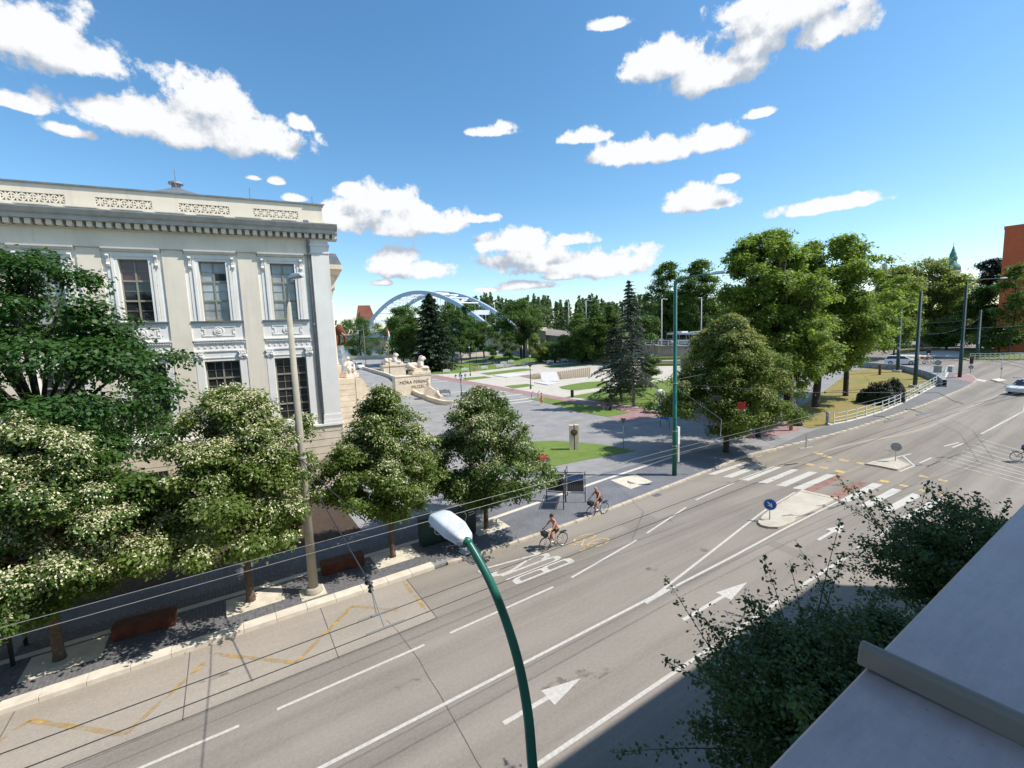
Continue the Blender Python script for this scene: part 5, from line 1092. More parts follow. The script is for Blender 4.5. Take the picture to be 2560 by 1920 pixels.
# ------------------------------------------------------------------ park benches
def make_bench(mat):
    t = thing('park_bench', '', 'bench', (0,0,0)); w = 1.9
    for i in range(4): part('seat_slat', MB().box(-w/2, w/2, -.32+i*.13, -.22+i*.13, .44, .48), mat, t)
    for i in range(4): part('back_slat', MB().box(-w/2+.02*i, w/2-.02*i, .24+i*.03, .27+i*.03, .56+i*.13, .65+i*.13), mat, t)
    part('top_rail', MB().prism([(-.4,1.04),(.4,1.04),(.25,1.14),(-.25,1.14)], .34, .37, 'y'), mat, t)
    for s in (-1,1):
        part('leg', MB().box(s*w*.46-.04, s*w*.46+.04, -.3, -.22, 0, .6), mat, t); part('leg', MB().prism([(.2,0),(.3,0),(.3,.5),(.42,1.05),(.36,1.05),(.2,.48)], s*w*.46-.035, s*w*.46+.035, 'x'), mat, t)
        part('armrest', MB().box(s*w*.46-.05, s*w*.46+.05, -.32, .28, .62, .68), mat, t)
    return t
BW = make_bench('bench_white'); BGm = make_bench('bench_grey')
spots = [(1002,737,'leftmost white park bench beside the dark spruce',0), (1147,725,'white park bench second from the left in the park',0), (1300,710,'white park bench next to the man with the bicycle',0), (1422,698,'white park bench to the right of the man with the bicycle',0),
 (1820,664,'white bench before the dark shrubs, left of the lamp',0), (1932,652,'white bench before the dark shrubs, right of the lamp',0), (2042,640,'rightmost white bench of the row before the shrubs',0), (1615,668,'pale bench on the lawn under the twin-trunk tree, left side',0),
 (1510,660,'pale bench near the young columnar tree',0), (1452,672,'pale bench among the back row in the middle',0), (1305,640,'far pale bench on the path behind the round young tree',0), (1345,662,'pale bench in front of the round young tree',0)]
used = False
for x, y, lab, _ in spots:
    b = g(c3(x,y), ZP); rz = rz_face(b)+math.radians(8)
    if not used: o = BW; used = True; o.location = b; o.rotation_euler.z = rz
    else: o = dup(BW, b, rz)
    o['label'] = lab; o['group'] = 'white park benches'
for i, (x, y, lab) in enumerate([(1405,652,'dark grey bench on the path among the pale benches'), (990,912,'grey bench seen from behind left of the three-armed lamp'), (1165,948,'grey bench seen from behind right of the three-armed lamp'), (2140,632,'shaded bench at the foot of the dark trees')]):
    b = g(c3(x,y), ZP); rz = rz_face(b)+(math.pi if 0 < i < 3 else 0)-.25
    if i == 0: o = BGm; o.location = b; o.rotation_euler.z = rz
    else: o = dup(BGm, b, rz)
    o['label'] = lab; o['group'] = 'grey park benches'
# park lamps
def lantern(t, p, s=1.0, glass='lamp_white'):
    x, y, z = p
    part('lantern', MB().lathe([(.06*s,z),(.16*s,z+.1*s),(.2*s,z+.42*s)], 6, (x,y,0)), glass, t); part('lantern_cap', MB().lathe([(.24*s,z+.42*s),(.1*s,z+.56*s),(.03*s,z+.66*s)], 6, (x,y,0)), 'dark_metal', t)
def park_lamp(p, ptop, label, arms=0, basket=False, dz=ZP):
    b = g(p, dz); h = top_of(b, ptop); t = thing('park_lamp', label, 'park lamp', b, rz_face(b), 'dark cast-iron park lamps')
    hh = h-.6
    part('post', MB().lathe([(.16,0),(.16,.4),(.08,.55),(.055,hh*.6),(.05,hh)], 10), 'dark_metal', t, True)
    if arms:
        for i in range(arms):
            a = 2*math.pi*i/arms+.2; d = Vector((math.cos(a)*.85, math.sin(a)*.85)); part('arm', MB().tube([(0,0,hh-.5),(d.x*.5,d.y*.5,hh-.75),(d.x,d.y,hh-.5),(d.x,d.y,hh-.35)], .03, 6), 'dark_metal', t); lantern(t, (d.x,d.y,hh-.35), 1.0)
    lantern(t, (0,0,hh), 1.0)
    if basket: part('flower_basket', MB().lathe([(.1,hh*.7),(.35,hh*.7+.25),(.4,hh*.7+.3)], 10), 'dark_metal', t)
    return t
park_lamp(c3(1118,918), c3(1118,730), 'black lamp with a ring of lanterns in front of the forecourt', 4); park_lamp(c3(1665,860), c3(1655,585), 'tall park lamp with flower basket beside the fountain', 0, True); park_lamp(c3(1188,757), c3(1182,520), 'park lamp with flower basket behind the front benches', 0, True)
park_lamp(c4(462,1200), c4(460,925), 'ornate black lamp with pale globe on the lawn by the pink path'); park_lamp(c3(1855,656), c3(1853,540), 'park lamp between the white benches before the shrubs'); park_lamp(c3(1237,660), c3(1232,540), 'slim park lamp behind the standing man')
for p, q, lab in ((c3(1672,935), c3(1672,880), 'left'), (c3(1722,928), c3(1722,875), 'right')):
    b = g(p, ZP); h = top_of(b, q); solo('leaning_post', MB().tube([(0,0,0),(0,0,h*.6),(.35,0,h)], .06, 6), 'bench_grey', lab+' one of two bent steel posts by the walking woman', 'post', b, group='bent steel posts')
# ------------------------------------------------------------------ bridge, its ramp and the far bank
A = atD(c3(1345,385), 200); B = atD(c3(335,436), 325); A.z = 13; B.z = 13
axv = (B-A); Lb_ = axv.length; u = axv.normalized(); nrm = Vector((u.y,-u.x,0))
if nrm.dot(A) < 0: nrm = -nrm
print('bridge span', Lb_)
t = thing('arch_bridge', 'pale blue steel tied-arch bridge over the river behind the park', 'bridge', A)
rise = 21.4; W = 14.5
def rib(off):
    pts = []
    for i in range(33):
        s = i/32; pts.append(u*(Lb_*s)+nrm*off+Vector((0,0,rise*4*s*(1-s))))
    m = MB(); vs = []
    for i, p in enumerate(pts):
        tt = (pts[min(i+1,32)]-pts[max(i-1,0)]).normalized(); nn = nrm; bb = tt.cross(nn)
        if bb.z < 0: bb = -bb
        for a, b_ in ((-.7,-.95),(.7,-.95),(.7,.95),(-.7,.95)): vs.append(p+nn*a+bb*b_)
    m.add(vs, [(i*4+k, i*4+(k+1) % 4, (i+1)*4+(k+1) % 4, (i+1)*4+k) for i in range(32) for k in range(4)]+[(0,1,2,3),(128,129,130,131)])
    return m, pts
for off in (0, W):
    m, pts = rib(off); part('arch_rib', m, 'bridge_blue', t)
    for i in range(3, 30, 2): p = pts[i]; part('hanger', MB().tube([p, Vector((p.x,p.y,0))], .11, 5), 'bridge_white', t)
_, p1 = rib(0); _, p2 = rib(W)
for i in range(6, 27, 2):
    part('cross_brace', MB().tube([p1[i], p2[i]], .4, 6), 'bridge_white', t)
    if i < 26: part('cross_brace', MB().tube([p1[i], p2[i+2]], .28, 6), 'bridge_white', t)
def slab(a, b, off0, off1, z0, z1): 
    P = [a+nrm*off0, b+nrm*off0, b+nrm*off1, a+nrm*off1]; return MB().add([p+Vector((0,0,z0)) for p in P]+[p+Vector((0,0,z1)) for p in P], [(0,3,2,1),(4,5,6,7),(0,1,5,4),(1,2,6,5),(2,3,7,6),(3,0,4,7)])
part('deck', slab(u*(-10), u*(Lb_+200), -3.5, W+3.5, -2.2, -.2), 'bridge_blue', t)
part('portal_beam', slab(u*(Lb_*.12), u*(Lb_*.12+1.2), .7, W-.7, rise*4*.12*.88-2.2, rise*4*.12*.88), 'bridge_white', t); part('portal_beam', slab(u*(Lb_*.88), u*(Lb_*.88-1.2), .7, W-.7, rise*4*.12*.88-2.2, rise*4*.12*.88), 'bridge_white', t)
part('railing', slab(u*(-10), u*(Lb_+200), -3.45, -3.35, -.19, .95), 'bridge_white', t)
part('pier', slab(u*(-4), u*2, -5, W+5, -14, -2.21), 'stone_cream', t); part('pier', slab(u*(Lb_-2), u*(Lb_+3), -5, W+5, -14, -2.21), 'stone_cream', t)
part('pier_lamp_base', slab(u*(-4), u*(-1), -5, -3.4, -.2, 1.6), 'stone_cream', t)
# ramp from the bridge down past the park
R1 = atD(c4(905,606), 103.5); print('ramp', R1); rz0 = R1.z
rampline = [A+u*(-10)+nrm*3, A.lerp(R1,.5)+Vector((1.5,2,0)), R1, R1+Vector((12,-9,-.6)), R1+Vector((40,-24,-2.6))]
rampline[0].z = 12.6; rampline[1].z = (12.6+rz0)/2
def ribbon(name, line, w, z_off, mat, down=None, side=-1):
    m = MB(); vs = []
    for i, p in enumerate(line):
        tt = (line[min(i+1,len(line)-1)]-line[max(i-1,0)]); tt.z = 0; tt.normalize(); nn = Vector((tt.y,-tt.x,0))
        if nn.dot(p) > 0: nn = -nn                      # towards the camera side
        vs += [p+Vector((0,0,z_off)), p-nn*w+Vector((0,0,z_off))]
    m.add(vs, [(2*i,2*i+1,2*i+3,2*i+2) for i in range(len(line)-1)]); o = link(name, m.mesh(name), mat); o['kind'] = 'structure'; return o
ribbon('bridge_ramp', rampline, 14, 0, 'asphalt')
m = MB()
for a, b in zip(rampline[1:], rampline[2:]): m.add([a, b, Vector((b.x,b.y,-.2)), Vector((a.x,a.y,-.2))], [(0,1,2,3)])
solo('retaining_wall', m, 'rubble_wall', 'rough stone retaining wall below the bridge ramp', 'wall', fix=False)
vd = [rampline[0], rampline[1]]; a, b = vd
t = thing('viaduct', 'grey concrete viaduct carrying the ramp to the bridge', 'viaduct', a)
dv = b-a; part('girder', MB().add([Vector((0,0,.3)), dv+Vector((0,0,.3)), dv+Vector((0,0,-1.8)), Vector((0,0,-1.8)), Vector((2,3,.3)), dv+Vector((2,3,.3)), dv+Vector((2,3,-1.8)), Vector((2,3,-1.8))], [(0,1,2,3),(4,7,6,5),(0,4,5,1),(3,2,6,7)]), 'far_white', t)
for k in range(7): q = dv*(k/6.5)+Vector((1.5,2,0)); part('pillar', MB().box(q.x-.6,q.x+.6,q.y-.6,q.y+.6,-12,q.z-1.81), 'kerb_grey', t)
q = dv*.62; part('parapet_block', MB().box(q.x-1,q.x+7,q.y-.8,q.y+.4,q.z+.31,q.z+1.6), 'stone_cream', t)
part('parapet', MB().add([Vector((0,0,.31)), dv+Vector((0,0,.31)), dv+Vector((0,0,1.2)), Vector((0,0,1.2))], [(0,1,2,3)]), 'far_white', t, fix=False)
# railing on the ramp
t = thing('ramp_railing', 'white steel railing on top of the stone retaining wall', 'railing', R1)
lp = [p-R1 for p in rampline[1:4]]; lp = [lp[1]+(lp[0]-lp[1])*.35, lp[1], lp[2]]
for a, b in zip(lp, lp[1:]):
    n_ = int((b-a).length/2)
    for i in range(n_): q = a.lerp(b, i/n_); part('post', MB().box(q.x-.04,q.x+.04,q.y-.04,q.y+.04,q.z,q.z+1.1), 'rail_white', t)
    for z in (.15,.6,1.1): part('rail', MB().tube([a+Vector((0,0,z)), b+Vector((0,0,z))], .035, 5), 'rail_white', t)
# terraces in front of the wall
for i in range(4):
    pf = [atD(c4(x, 800-i*28), 96+i*1.6) for x in (640, 1110)]; zt_ = (pf[0].z+pf[1].z)/2
    pb = [atD(c4(x, 800-i*28), 103+i*.2) for x in (640, 1110)]
    m = MB().add([(p.x,p.y,zt_) for p in pf+pb[::-1]]+[(p.x,p.y,-.1) for p in pf+pb[::-1]], [(0,1,2,3),(0,1,5,4),(1,2,6,5),(3,0,4,7)])
    o = solo('terrace_step', m, 'slab_cream' if i % 2 == 0 else 'lawn_far', ('lowest','second','third','topmost')[i]+' long terrace step in front of the stone retaining wall', 'terrace', group='terraces below the bridge ramp')
pf = [g(c4(x, 905), ZP) for x in (600, 1110)]; zt_ = atD(c4(900,800), 96).z; pb = [atD(c4(x, 800), 96) for x in (640, 1110)]
m = MB().add([pf[0], pf[1], (pb[1].x,pb[1].y,zt_), (pb[0].x,pb[0].y,zt_)], [(0,1,2,3)]); o = link('park_bank', m.mesh('park_bank'), 'path_pale'); o['kind'] = 'structure'
# white lamp columns on the ramp and bridge
def white_lamp(base, ptop, label, ax_):
    h = top_of(base, ptop); t = thing('road_lamp', label, 'street lamp', base, 0, 'white road lamps on the ramp and bridge')
    part('post', MB().tube([(0,0,0),(0,0,h*.55),(0,0,h)], [.16,.11,.08], 8), 'far_white', t, True); part('arm', MB().tube([(0,0,h),(ax_*.5,0,h+.12),(ax_,0,h+.05)], .05, 6), 'far_white', t); part('head', MB().cbox((ax_*1.15,0,h+.05), abs(ax_)*.4, .25, .12), 'lamp_white', t)
b = atD(c4(937,600), 104); white_lamp(b, c4(940,178), 'white road lamp on the ramp directly above the stone wall', 1.3)
b = atD(c4(1300,600), 118); white_lamp(b, c4(1303,168), 'white road lamp beside the bus', -1.0)
for (p, q, d_, lab, s_) in ((c3(1967,375), c3(1962,172), 150, 'white road lamp left of the spruce', -1), (c3(2103,330), c3(2100,165), 135, 'white road lamp just left of the tall spruce', 1), (c3(1387,388), c3(1382,175), 196, 'white road lamp at the bridge head', 1)):
    b = atD(p, d_); white_lamp(b, q, lab, 1.6*s_)
b = atD(c4(587,320), 128); white_lamp(b, c4(587,185), 'white road lamp showing behind the spruce', -1.2)
# far bank buildings
def block(name, label, pa, pb, ptop, dist, mat, depth=14, roof=None, z0=0):
    a = atD(pa, dist); b = atD(pb, dist); a.z = b.z = z0; v = b-a; h = atD(ptop, dist).z-z0
    t = thing(name, label, 'building', a, math.atan2(v.y, v.x)); part('wall', MB().box(0, v.length, 0, depth, 0, h), mat, t); return t, v.length, h
t, L, h = block('red_roof_house', 'far house with a red tiled roof left of the bridge arch', z3(735,640), z3(985,640), z3(860,575), 420, 'far_white', 20)
part('roof', MB().prism([(-1,h),(L+1,h),(L*.78,h+14),(L*.12,h+14)], -1, 21, 'y'), 'roof_tile', t); part('dormer', MB().box(L*.2,L*.42,-2,4,h+4,h+8.5), 'roof_tile', t)
for i in range(4): part('window', MB().box(L*.12+i*L*.22,L*.12+i*L*.22+3,-.05,0.1,h*.35,h*.6), 'pane_dark', t)
t, L, h = block('orange_brick_block', 'tall orange brick apartment block at the right edge', c5(1995,900), c5(2700,900), c5(2012,248), 135, 'brick_orange', 16)
part('penthouse', MB().box(7,L,1.0,12,h+.01,h+4.2), 'far_beige', t); part('coping', MB().box(-.1,L+.1,-.1,16.1,h+.005,h+.5), 'brick_orange', t)
for r_ in range(8): part('window', MB().box(-.06,.02,5,8,h-4-3.1*r_,h-2.4-3.1*r_), 'pane_dark', t)
t, L, h = block('white_flat_block', 'plain white flat-roofed block showing above the far trees', c5(968,700), c5(1110,700), c5(968,592), 260, 'far_white', 14)
part('roof_railing', MB().box(L*.2,L,.1,.25,h+1.8,h+2.0).box(L*.2,L,.1,.25,h+.8,h+1.0).box(L*.2,L*.2+.3,.1,.3,h,h+2).box(L*.6,L*.6+.3,.1,.3,h,h+2), 'steel', t); part('stair_house', MB().box(L*.3,L*.6,3,8,h,h+3), 'far_beige', t)
# church tower
b = atD(c5(1600,700), 330); b.z = 0; k = 330/F_PX*.2984*.62
def zc(y): return atD(c5(1600, y), 330).z
t = thing('church_tower', 'church tower with green copper onion spire on the skyline', 'church', b)
rw = lambda px: px*k*.5
part('shaft', MB().lathe([(rw(118),0),(rw(118),zc(600))], 8), 'far_beige', t); part('cornice', MB().lathe([(rw(135),zc(610)),(rw(140),zc(598)),(rw(125),zc(594))], 8), 'stone_cream', t)
part('dome', MB().lathe([(rw(128),zc(594)),(rw(130),zc(575)),(rw(110),zc(550)),(rw(75),zc(535)),(rw(62),zc(515)),(rw(72),zc(495)),(rw(66),zc(480)),(rw(50),zc(468)),(rw(52),zc(455)),(rw(36),zc(440)),(rw(22),zc(415)),(rw(10),zc(400))], 12), 'copper', t, True)
part('finial', MB().ball((0,0,zc(398)), rw(14), 8, 6).tube([(0,0,zc(400)),(0,0,zc(360))], rw(4), 6), 'copper', t)
# low building and garden wall beyond the junction, mostly behind trees
t, L, h = block('far_shop_house', 'low pale house half hidden behind the trees beyond the junction', c5(1380,1200), c5(2300,1200), c5(1600,930), 205, 'far_beige', 12, z0=3.6)
for i in range(9):
    for r_ in range(2): part('window', MB().box(4+i*L/9.5,6.2+i*L/9.5,-.06,.02,2+r_*5,4.6+r_*5), 'pane_dark', t)
# low curved wall around the dry lawn, white railing posts
cw = [g(z6(*p), ZP) for p in [(60,1040),(330,1062),(560,1080),(790,1132),(960,1182),(1080,1235),(1165,1300)]]
m = MB()
for a, b in zip(cw, cw[1:]):
    d = (b-a).normalized(); n_ = Vector((-d.y,d.x,0))*.2; m.add([a-n_, b-n_, b-n_+Vector((0,0,.9)), a-n_+Vector((0,0,.9)), a+n_, b+n_, b+n_+Vector((0,0,.9)), a+n_+Vector((0,0,.9))], [(0,1,2,3),(3,2,6,7),(4,7,6,5)])
solo('low_dark_wall', m, 'rock', 'low dark curved wall closing off the dry lawn', 'wall')
base_curb = sheet('railing_footing', [strip(RAIL[i], RAIL[i+1], .4) for i in range(len(RAIL)-1)], ZP+.03, 'kerb_pale', thick=.05)
t = thing('white_railing', 'white iron railing with posts curving along the footway', 'railing', (RAIL[0][0], RAIL[0][1], zg(RAIL[0][0])+ZP))
o0 = Vector(t.location)
part('end_pillar', MB().lathe([(.22,0),(.22,.15),(.16,.2),(.16,1.15),(.2,1.2),(.12,1.35)], 8), 'sign_grey', t)
first = None; wk = walk([Vector((x,y)) for x, y in RAIL], 1.75)
pm = MB().lathe([(.1,0),(.09,.06),(.045,.1),(.045,1.05)], 8).ball((0,0,1.1),.075,8,6).ball((0,0,.62),.06,8,6)
for p, a in wk:
    q = Vector((p.x,p.y,zg(p.x)+ZP+.03))-o0
    if first is None: first = part('post', pm, 'rail_white', t, True, q)
    else: piece(first, t, q)
pts = [Vector((p.x,p.y,zg(p.x)+ZP+.03))-o0 for p, a in wk]
for a, b in zip(pts, pts[1:]):
    for z in (1.02,.6,.25): part('rail', MB().tube([a+Vector((0,0,z)), b+Vector((0,0,z))], .03, 5), 'rail_white', t)
# railings across the junction
fr = [g(z6(*p), ZP) for p in ((1500,950),(1760,950),(2020,945),(2300,940))]
t = thing('white_railing', 'white iron railing across the junction in front of the far cars', 'railing', fr[0])
for a, b in zip(fr, fr[1:]):
    for i in range(4): q = a.lerp(b, i/4)-fr[0]; part('post', MB().tube([q, q+Vector((0,0,1.2))], .06, 6), 'rail_white', t)
    for z in (.4,.8,1.15): part('rail', MB().tube([a-fr[0]+Vector((0,0,z)), b-fr[0]+Vector((0,0,z))], .04, 5), 'rail_white', t)
sheet('lawn', [gp([z6(1400,940), z6(1760,940), z6(2300,935), z6(2300,800), z6(1400,830)], ZP)], ZP, 'lawn_far'); sheet('lawn', [gp([z6(560,880), z6(760,830), z6(1150,790), z6(900,770), z6(560,780)], ZP)], ZP, 'lawn_dry')
sheet('far_footway', [gp([z6(560,900), z6(1340,915), z6(1500,955), z6(1500,860), z6(1200,800), z6(560,870)], ZP)], ZP-.004, 'path_pale')
mark('crossing_stripe', [gp([z6(1415,1185), z6(1440,1172), z6(1730,1215), z6(1690,1240)]), gp([z6(1300,1150), z6(1330,1140), z6(1420,1160), z6(1400,1170)])], 'paint_white')
isl = [g(z6(*p)) for p in ((1250,1105),(1290,1100),(1500,1150),(1440,1160))]; island('traffic_island', isl, 'far narrow kerbed island beyond the lamp pole', 'kerb_pale')
isl = [g(z6(*p)) for p in ((1770,1215),(1880,1195),(2000,1225),(1880,1240))]; island('traffic_island', isl, 'small far island with a thin post near the right edge', 'kerb_pale')
b = g(z6(1905,1200)); h = top_of(b, z6(1945,900)); plate_sign('thin_sign_post', b, h, [('box', h*.42, .18, .3, 'sign_grey')], 'thin post with small box on the far right island', rz_face(b))
b = g(z6(1508,1125)); h = top_of(b, z6(1530,900)); t = thing('traffic_light', 'traffic light on a post with round sign beyond the lamp pole', 'traffic light', b, rz_face(b))
part('post', MB().tube([(0,0,0),(0,0,h)], .06, 8), 'steel', t); bx_ = part('signal_box', MB().box(-.2,.2,-.2,.12,h-1.1,h-.05), 'black_plastic', t)
for i, mt_ in enumerate(('sign_red','rust','green_dark')): part('lens', MB().lathe([(.11,0),(.11,.04)], 12, (0,-.2,h-.25-i*.32), ax), mt_, bx_)
part('sign_plate', MB().lathe([(.3,0),(.3,.02)], 16, (0,-.08,h-1.6), ax), 'sign_grey', t)
b = g(z6(1240,1100), ZP); h = top_of(b, z6(1245,1025)); t = thing('meter_box', 'small grey street cabinet at the end of the white railing', 'cabinet', b); part('body', MB().box(-.45,.35,-.3,.3,0,h*.92), 'sign_grey', t); part('side_panel', MB().box(.36,.45,-.28,.28,0,h*.9), 'rust', t); part('lid', MB().box(-.5,.5,-.34,.34,h*.921,h), 'sign_white', t)
# ------------------------------------------------------------------ foliage
def unit(a): return a/np.maximum(np.linalg.norm(a, axis=1, keepdims=True), 1e-9)
def leaf_object(name, P, N, size, mat, parent, tint, rng, aspect=.62, along=None, fold=.0):
    n = len(P); N = unit(N)
    t = rng.normal(size=(n,3)) if along is None else along+rng.normal(size=(n,3))*.35
    t = unit(t-N*np.sum(t*N, axis=1, keepdims=True)); b = np.cross(N, t); s = size.reshape(-1,1)
    V = np.empty((n,4,3), np.float32)
    V[:,0] = P-t*s*.5; V[:,1] = P+b*s*aspect*.5+t*s*.05+N*s*fold; V[:,2] = P+t*s*.5; V[:,3] = P-b*s*aspect*.5+t*s*.05+N*s*fold
    me = bpy.data.meshes.new(name); me.vertices.add(4*n); me.vertices.foreach_set('co', V.ravel())
    me.loops.add(4*n); me.loops.foreach_set('vertex_index', np.arange(4*n, dtype=np.int32))
    me.polygons.add(n); me.polygons.foreach_set('loop_start', np.arange(0, 4*n, 4, dtype=np.int32)); me.polygons.foreach_set('loop_total', np.full(n, 4, np.int32))
    me.update(); at = me.attributes.new('tint', 'FLOAT', 'FACE'); at.data.foreach_set('value', np.clip(tint, 0, 1).astype(np.float32))
    return link(name, me, mat, parent)
SHAPES = {'ovate': lambda t: np.clip(np.minimum((t/.22)**.5, ((1-t)/.78)**.8), 0, 1), 'spire': lambda t: np.clip(np.minimum((t/.2)**.6, ((1-t)/.8)**1.25), 0, 1), 'round': lambda t: np.sqrt(np.maximum(0, 1-(2*t-1)**2))**.75, 'linden': lambda t: np.clip(np.minimum((t/.22)**.6, ((1-t)/.72)**.62), 0, 1),
          'dome': lambda t: np.clip(np.minimum((t/.3)**.5, ((1-t)/.55)**.5), 0, 1), 'column': lambda t: np.clip(np.minimum((t/.2)**.6, ((1-t)/.5)**.7), 0, 1), 'vase': lambda t: np.clip(.25+.75*t, 0, 1)*np.clip((1-t)/.15, 0, 1)**.5}
def tree(name, label, base, H_, z0, r, mat, bark='bark', shape='round', K_=60, twigs=4000, per=7, leaf=.13, seed=1, group=None, tr=.16, blossom=0.0, blob=(.13,.24), cat='tree', ry=None, flat=.8, off=(0,0), trunks=1, spread=None, bl_low=.0, gap=0.0, bl_mat='blossom'):
    rng = np.random.default_rng(seed); t = thing(name, label, cat, base, 0, group); ry = ry or r
    prof = SHAPES[shape]; zt = rng.random(K_)
    ang = rng.random(K_)*6.2832; f1, f2, f3 = rng.random(3)*6.28
    lump = 1+.2*np.sin(2*ang+f1+5*zt)+.16*np.sin(3*ang+f2-7*zt)+.1*np.sin(5*ang+f3+11*zt)
    fr_ = np.sqrt(rng.uniform(.12, 1.0, K_)); stick = rng.random(K_) < .2; fr_[stick] = rng.uniform(1.0, 1.3, stick.sum())
    rad = prof(zt)*lump*fr_*.92
    C = np.stack([np.cos(ang)*rad*r+off[0], np.sin(ang)*rad*ry+off[1], z0+(H_-z0)*(.02+.95*zt)], 1)
    rb = r*rng.uniform(blob[0], blob[1], K_)*((.6+.45*prof(zt)) if shape != 'spire' else (.4+.65*prof(zt))); rb[stick] *= .62
    C[:,2] = np.minimum(C[:,2], H_-rb*flat*.5)
    w = rb**2; bi = rng.choice(K_, twigs, p=w/w.sum())
    out = C[bi]-np.array([off[0], off[1], z0+(H_-z0)*.3]); d = unit(rng.normal(size=(twigs,3))+np.array([0,0,.5])+.55*unit(out))
    ws = 1+.22*np.sin(d[:,0]*5+bi)*np.sin(d[:,1]*5+2*bi)
    rr = rb[bi]*ws*(1.08-np.abs(rng.normal(size=twigs))*.26)
    T = C[bi]+d*rr[:,None]*np.array([1,1,flat])
    bt = rng.random(K_); tt = bt[bi]*.5+rng.random(twigs)*.5
    sp = spread or leaf*1.4
    i = np.repeat(np.arange(twigs), per); n = len(i)
    P = T[i]+rng.normal(size=(n,3))*sp*np.array([1,1,.5]); P[:,2] = np.maximum(P[:,2], z0*.7)
    N = unit(d[i]*.9+np.array([0,0,.8])+rng.normal(size=(n,3))*.5)
    along = d[i]*.6+np.array([0,0,-.55])
    size = leaf*rng.uniform(.55,1.45,n); tint = np.clip(tt[i]*.65+rng.random(n)*.35, 0, 1)
    leaf_object('crown', P, N, size, mat, t, tint, rng, .7, along)
    if blossom:
        wgt = np.clip((T[:,2]-z0)/(H_-z0)*1.1+.05+bl_low, .03, 1)*np.clip(d[:,2]*1.2+.45, 0, 1)
        ph_ = rng.random(4)*6; bb = .5+.5*np.sin(T[:,0]*1.5/r*2.2+ph_[0])*np.sin(T[:,1]*1.5/r*2.2+ph_[1])+.35*np.sin(T[:,2]*1.7+ph_[2]); sel = rng.random(twigs) < blossom*wgt*np.clip(.06+1.15*bb, 0, 1.3); B = T[sel]+d[sel]*leaf*.55; j = np.repeat(np.arange(len(B)), 9); m = len(j)
        P = B[j]+rng.normal(size=(m,3))*leaf*.95*np.array([1,1,.55])+np.array([0,0,leaf*.25]); N = unit(d[sel][j]+np.array([0,0,.8])+rng.normal(size=(m,3))*.45)
        leaf_object('blossom', P, N, leaf*rng.uniform(.5,.95,m), bl_mat, t, np.clip(rng.random(m)*.7+.3*rng.random(len(B))[j], 0, 1), rng, .5, np.tile(np.array([0,0,-.8]), (m,1))+d[sel][j]*.6)
    # trunk and limbs
    zc_ = z0+(H_-z0)*.15; m = MB(); L = MB()
    for k in range(trunks):
        ox = (k-(trunks-1)/2)*tr*2.6; top = np.array([off[0]*.8+ox*2.5, off[1]*.8, z0+(H_-z0)*.62])
        m.tube([(ox,0,-.05),(ox*1.1,0,.25),(ox*1.3+off[0]*.2,off[1]*.2,zc_*.6),(ox*1.8+off[0]*.5,off[1]*.5,zc_), tuple(top)], [tr*1.35,tr*1.05,tr*.95,tr*.8,tr*.25], 9)
    idx = rng.choice(K_, min(K_, 26), replace=False)
    for q in idx:
        s = np.array([off[0]*.5, off[1]*.5, zc_+(min(C[q,2],H_*.8)-zc_)*.35+.05]); e = C[q]; md = (s+e)/2+np.array([0,0,.12*r])+rng.normal(size=3)*.08*r
        L.tube([tuple(s), tuple(md), tuple(e)], [tr*.42,tr*.26,tr*.09], 5)
    tk = part('trunk', m, bark, t, True, fix=False); part('limbs', L, bark, tk, True, fix=False); return t
def conifer(name, label, base, H_, z0, r, mat, seed, bark='bark_grey', levels=34, per=9, spr=34, card=.34, tr=.2, droop=.35, cat='tree', power=.85, gap=0.0, lean=(0,0)):
    rng = np.random.default_rng(seed); t = thing(name, label, cat, base); P, N, A, T_ = [], [], [], []; L = MB()
    for i in range(levels):
        f = i/(levels-1); z = z0+(H_-z0)*f*.98; R = r*(1-f)**power*(.9+.25*math.sin(i*1.7))+.12
        for k in range(per):
            if rng.random() < gap: continue
            a = k*2*math.pi/per+i*.7+rng.normal()*.25; ln = R*rng.uniform(.65,1.12); d = np.array([math.cos(a), math.sin(a), 0])
            u = rng.random(spr)**.75; zz = z+ln*(.18*u-droop*u*u)+rng.normal(size=spr)*.05
            side = rng.normal(size=spr)*(.06+.16*ln*(1-u)*.9); s = np.array([-d[1], d[0], 0])
            p = d*(u*ln)[:,None]+s*side[:,None]; p[:,2] = zz-np.abs(side)*.25; p[:,0] += lean[0]*f; p[:,1] += lean[1]*f
            P.append(p); N.append(np.tile([0,0,1.0], (spr,1))+rng.normal(size=(spr,3))*.55+d*.3); A.append(np.tile(d*.8+[0,0,-.45], (spr,1))+s*np.sign(side)[:,None]*.5); T_.append(np.full(spr, rng.random())*.5+rng.random(spr)*.5)
            if k % 2 == 0: L.tube([(lean[0]*f,lean[1]*f,z), tuple(d*ln*.5+[0,0,z+ln*(.09-droop*.25)]), tuple(d*ln*.9+[0,0,z+ln*(.16-droop*.8)])], [.05,.035,.012], 4)
    P = np.concatenate(P); n = len(P)
    leaf_object('crown', P, np.concatenate(N), card*rng.uniform(.6,1.3,n), mat, t, np.concatenate(T_), rng, .28, np.concatenate(A))
    tk = part('trunk', MB().tube([(0,0,-.05),(0,0,.3),(lean[0]*.5,lean[1]*.5,H_*.5),(lean[0],lean[1],H_*.98)], [tr*1.3,tr,tr*.6,.03], 8), bark, t, True, fix=False); part('limbs', L, bark, tk, fix=False); return t
TG = 'lindens along the pavement'
tree('linden_tree', 'linden at the left edge covered in cream blossom', (-5.59,21.33,ZP), 8.6, 2.0, 3.7, 'leaf_linden', shape='linden', K_=190, twigs=11000, per=7, seed=11, group=TG, tr=.16, blossom=1.9, leaf=.135, bl_low=.4, blob=(.09,.18))
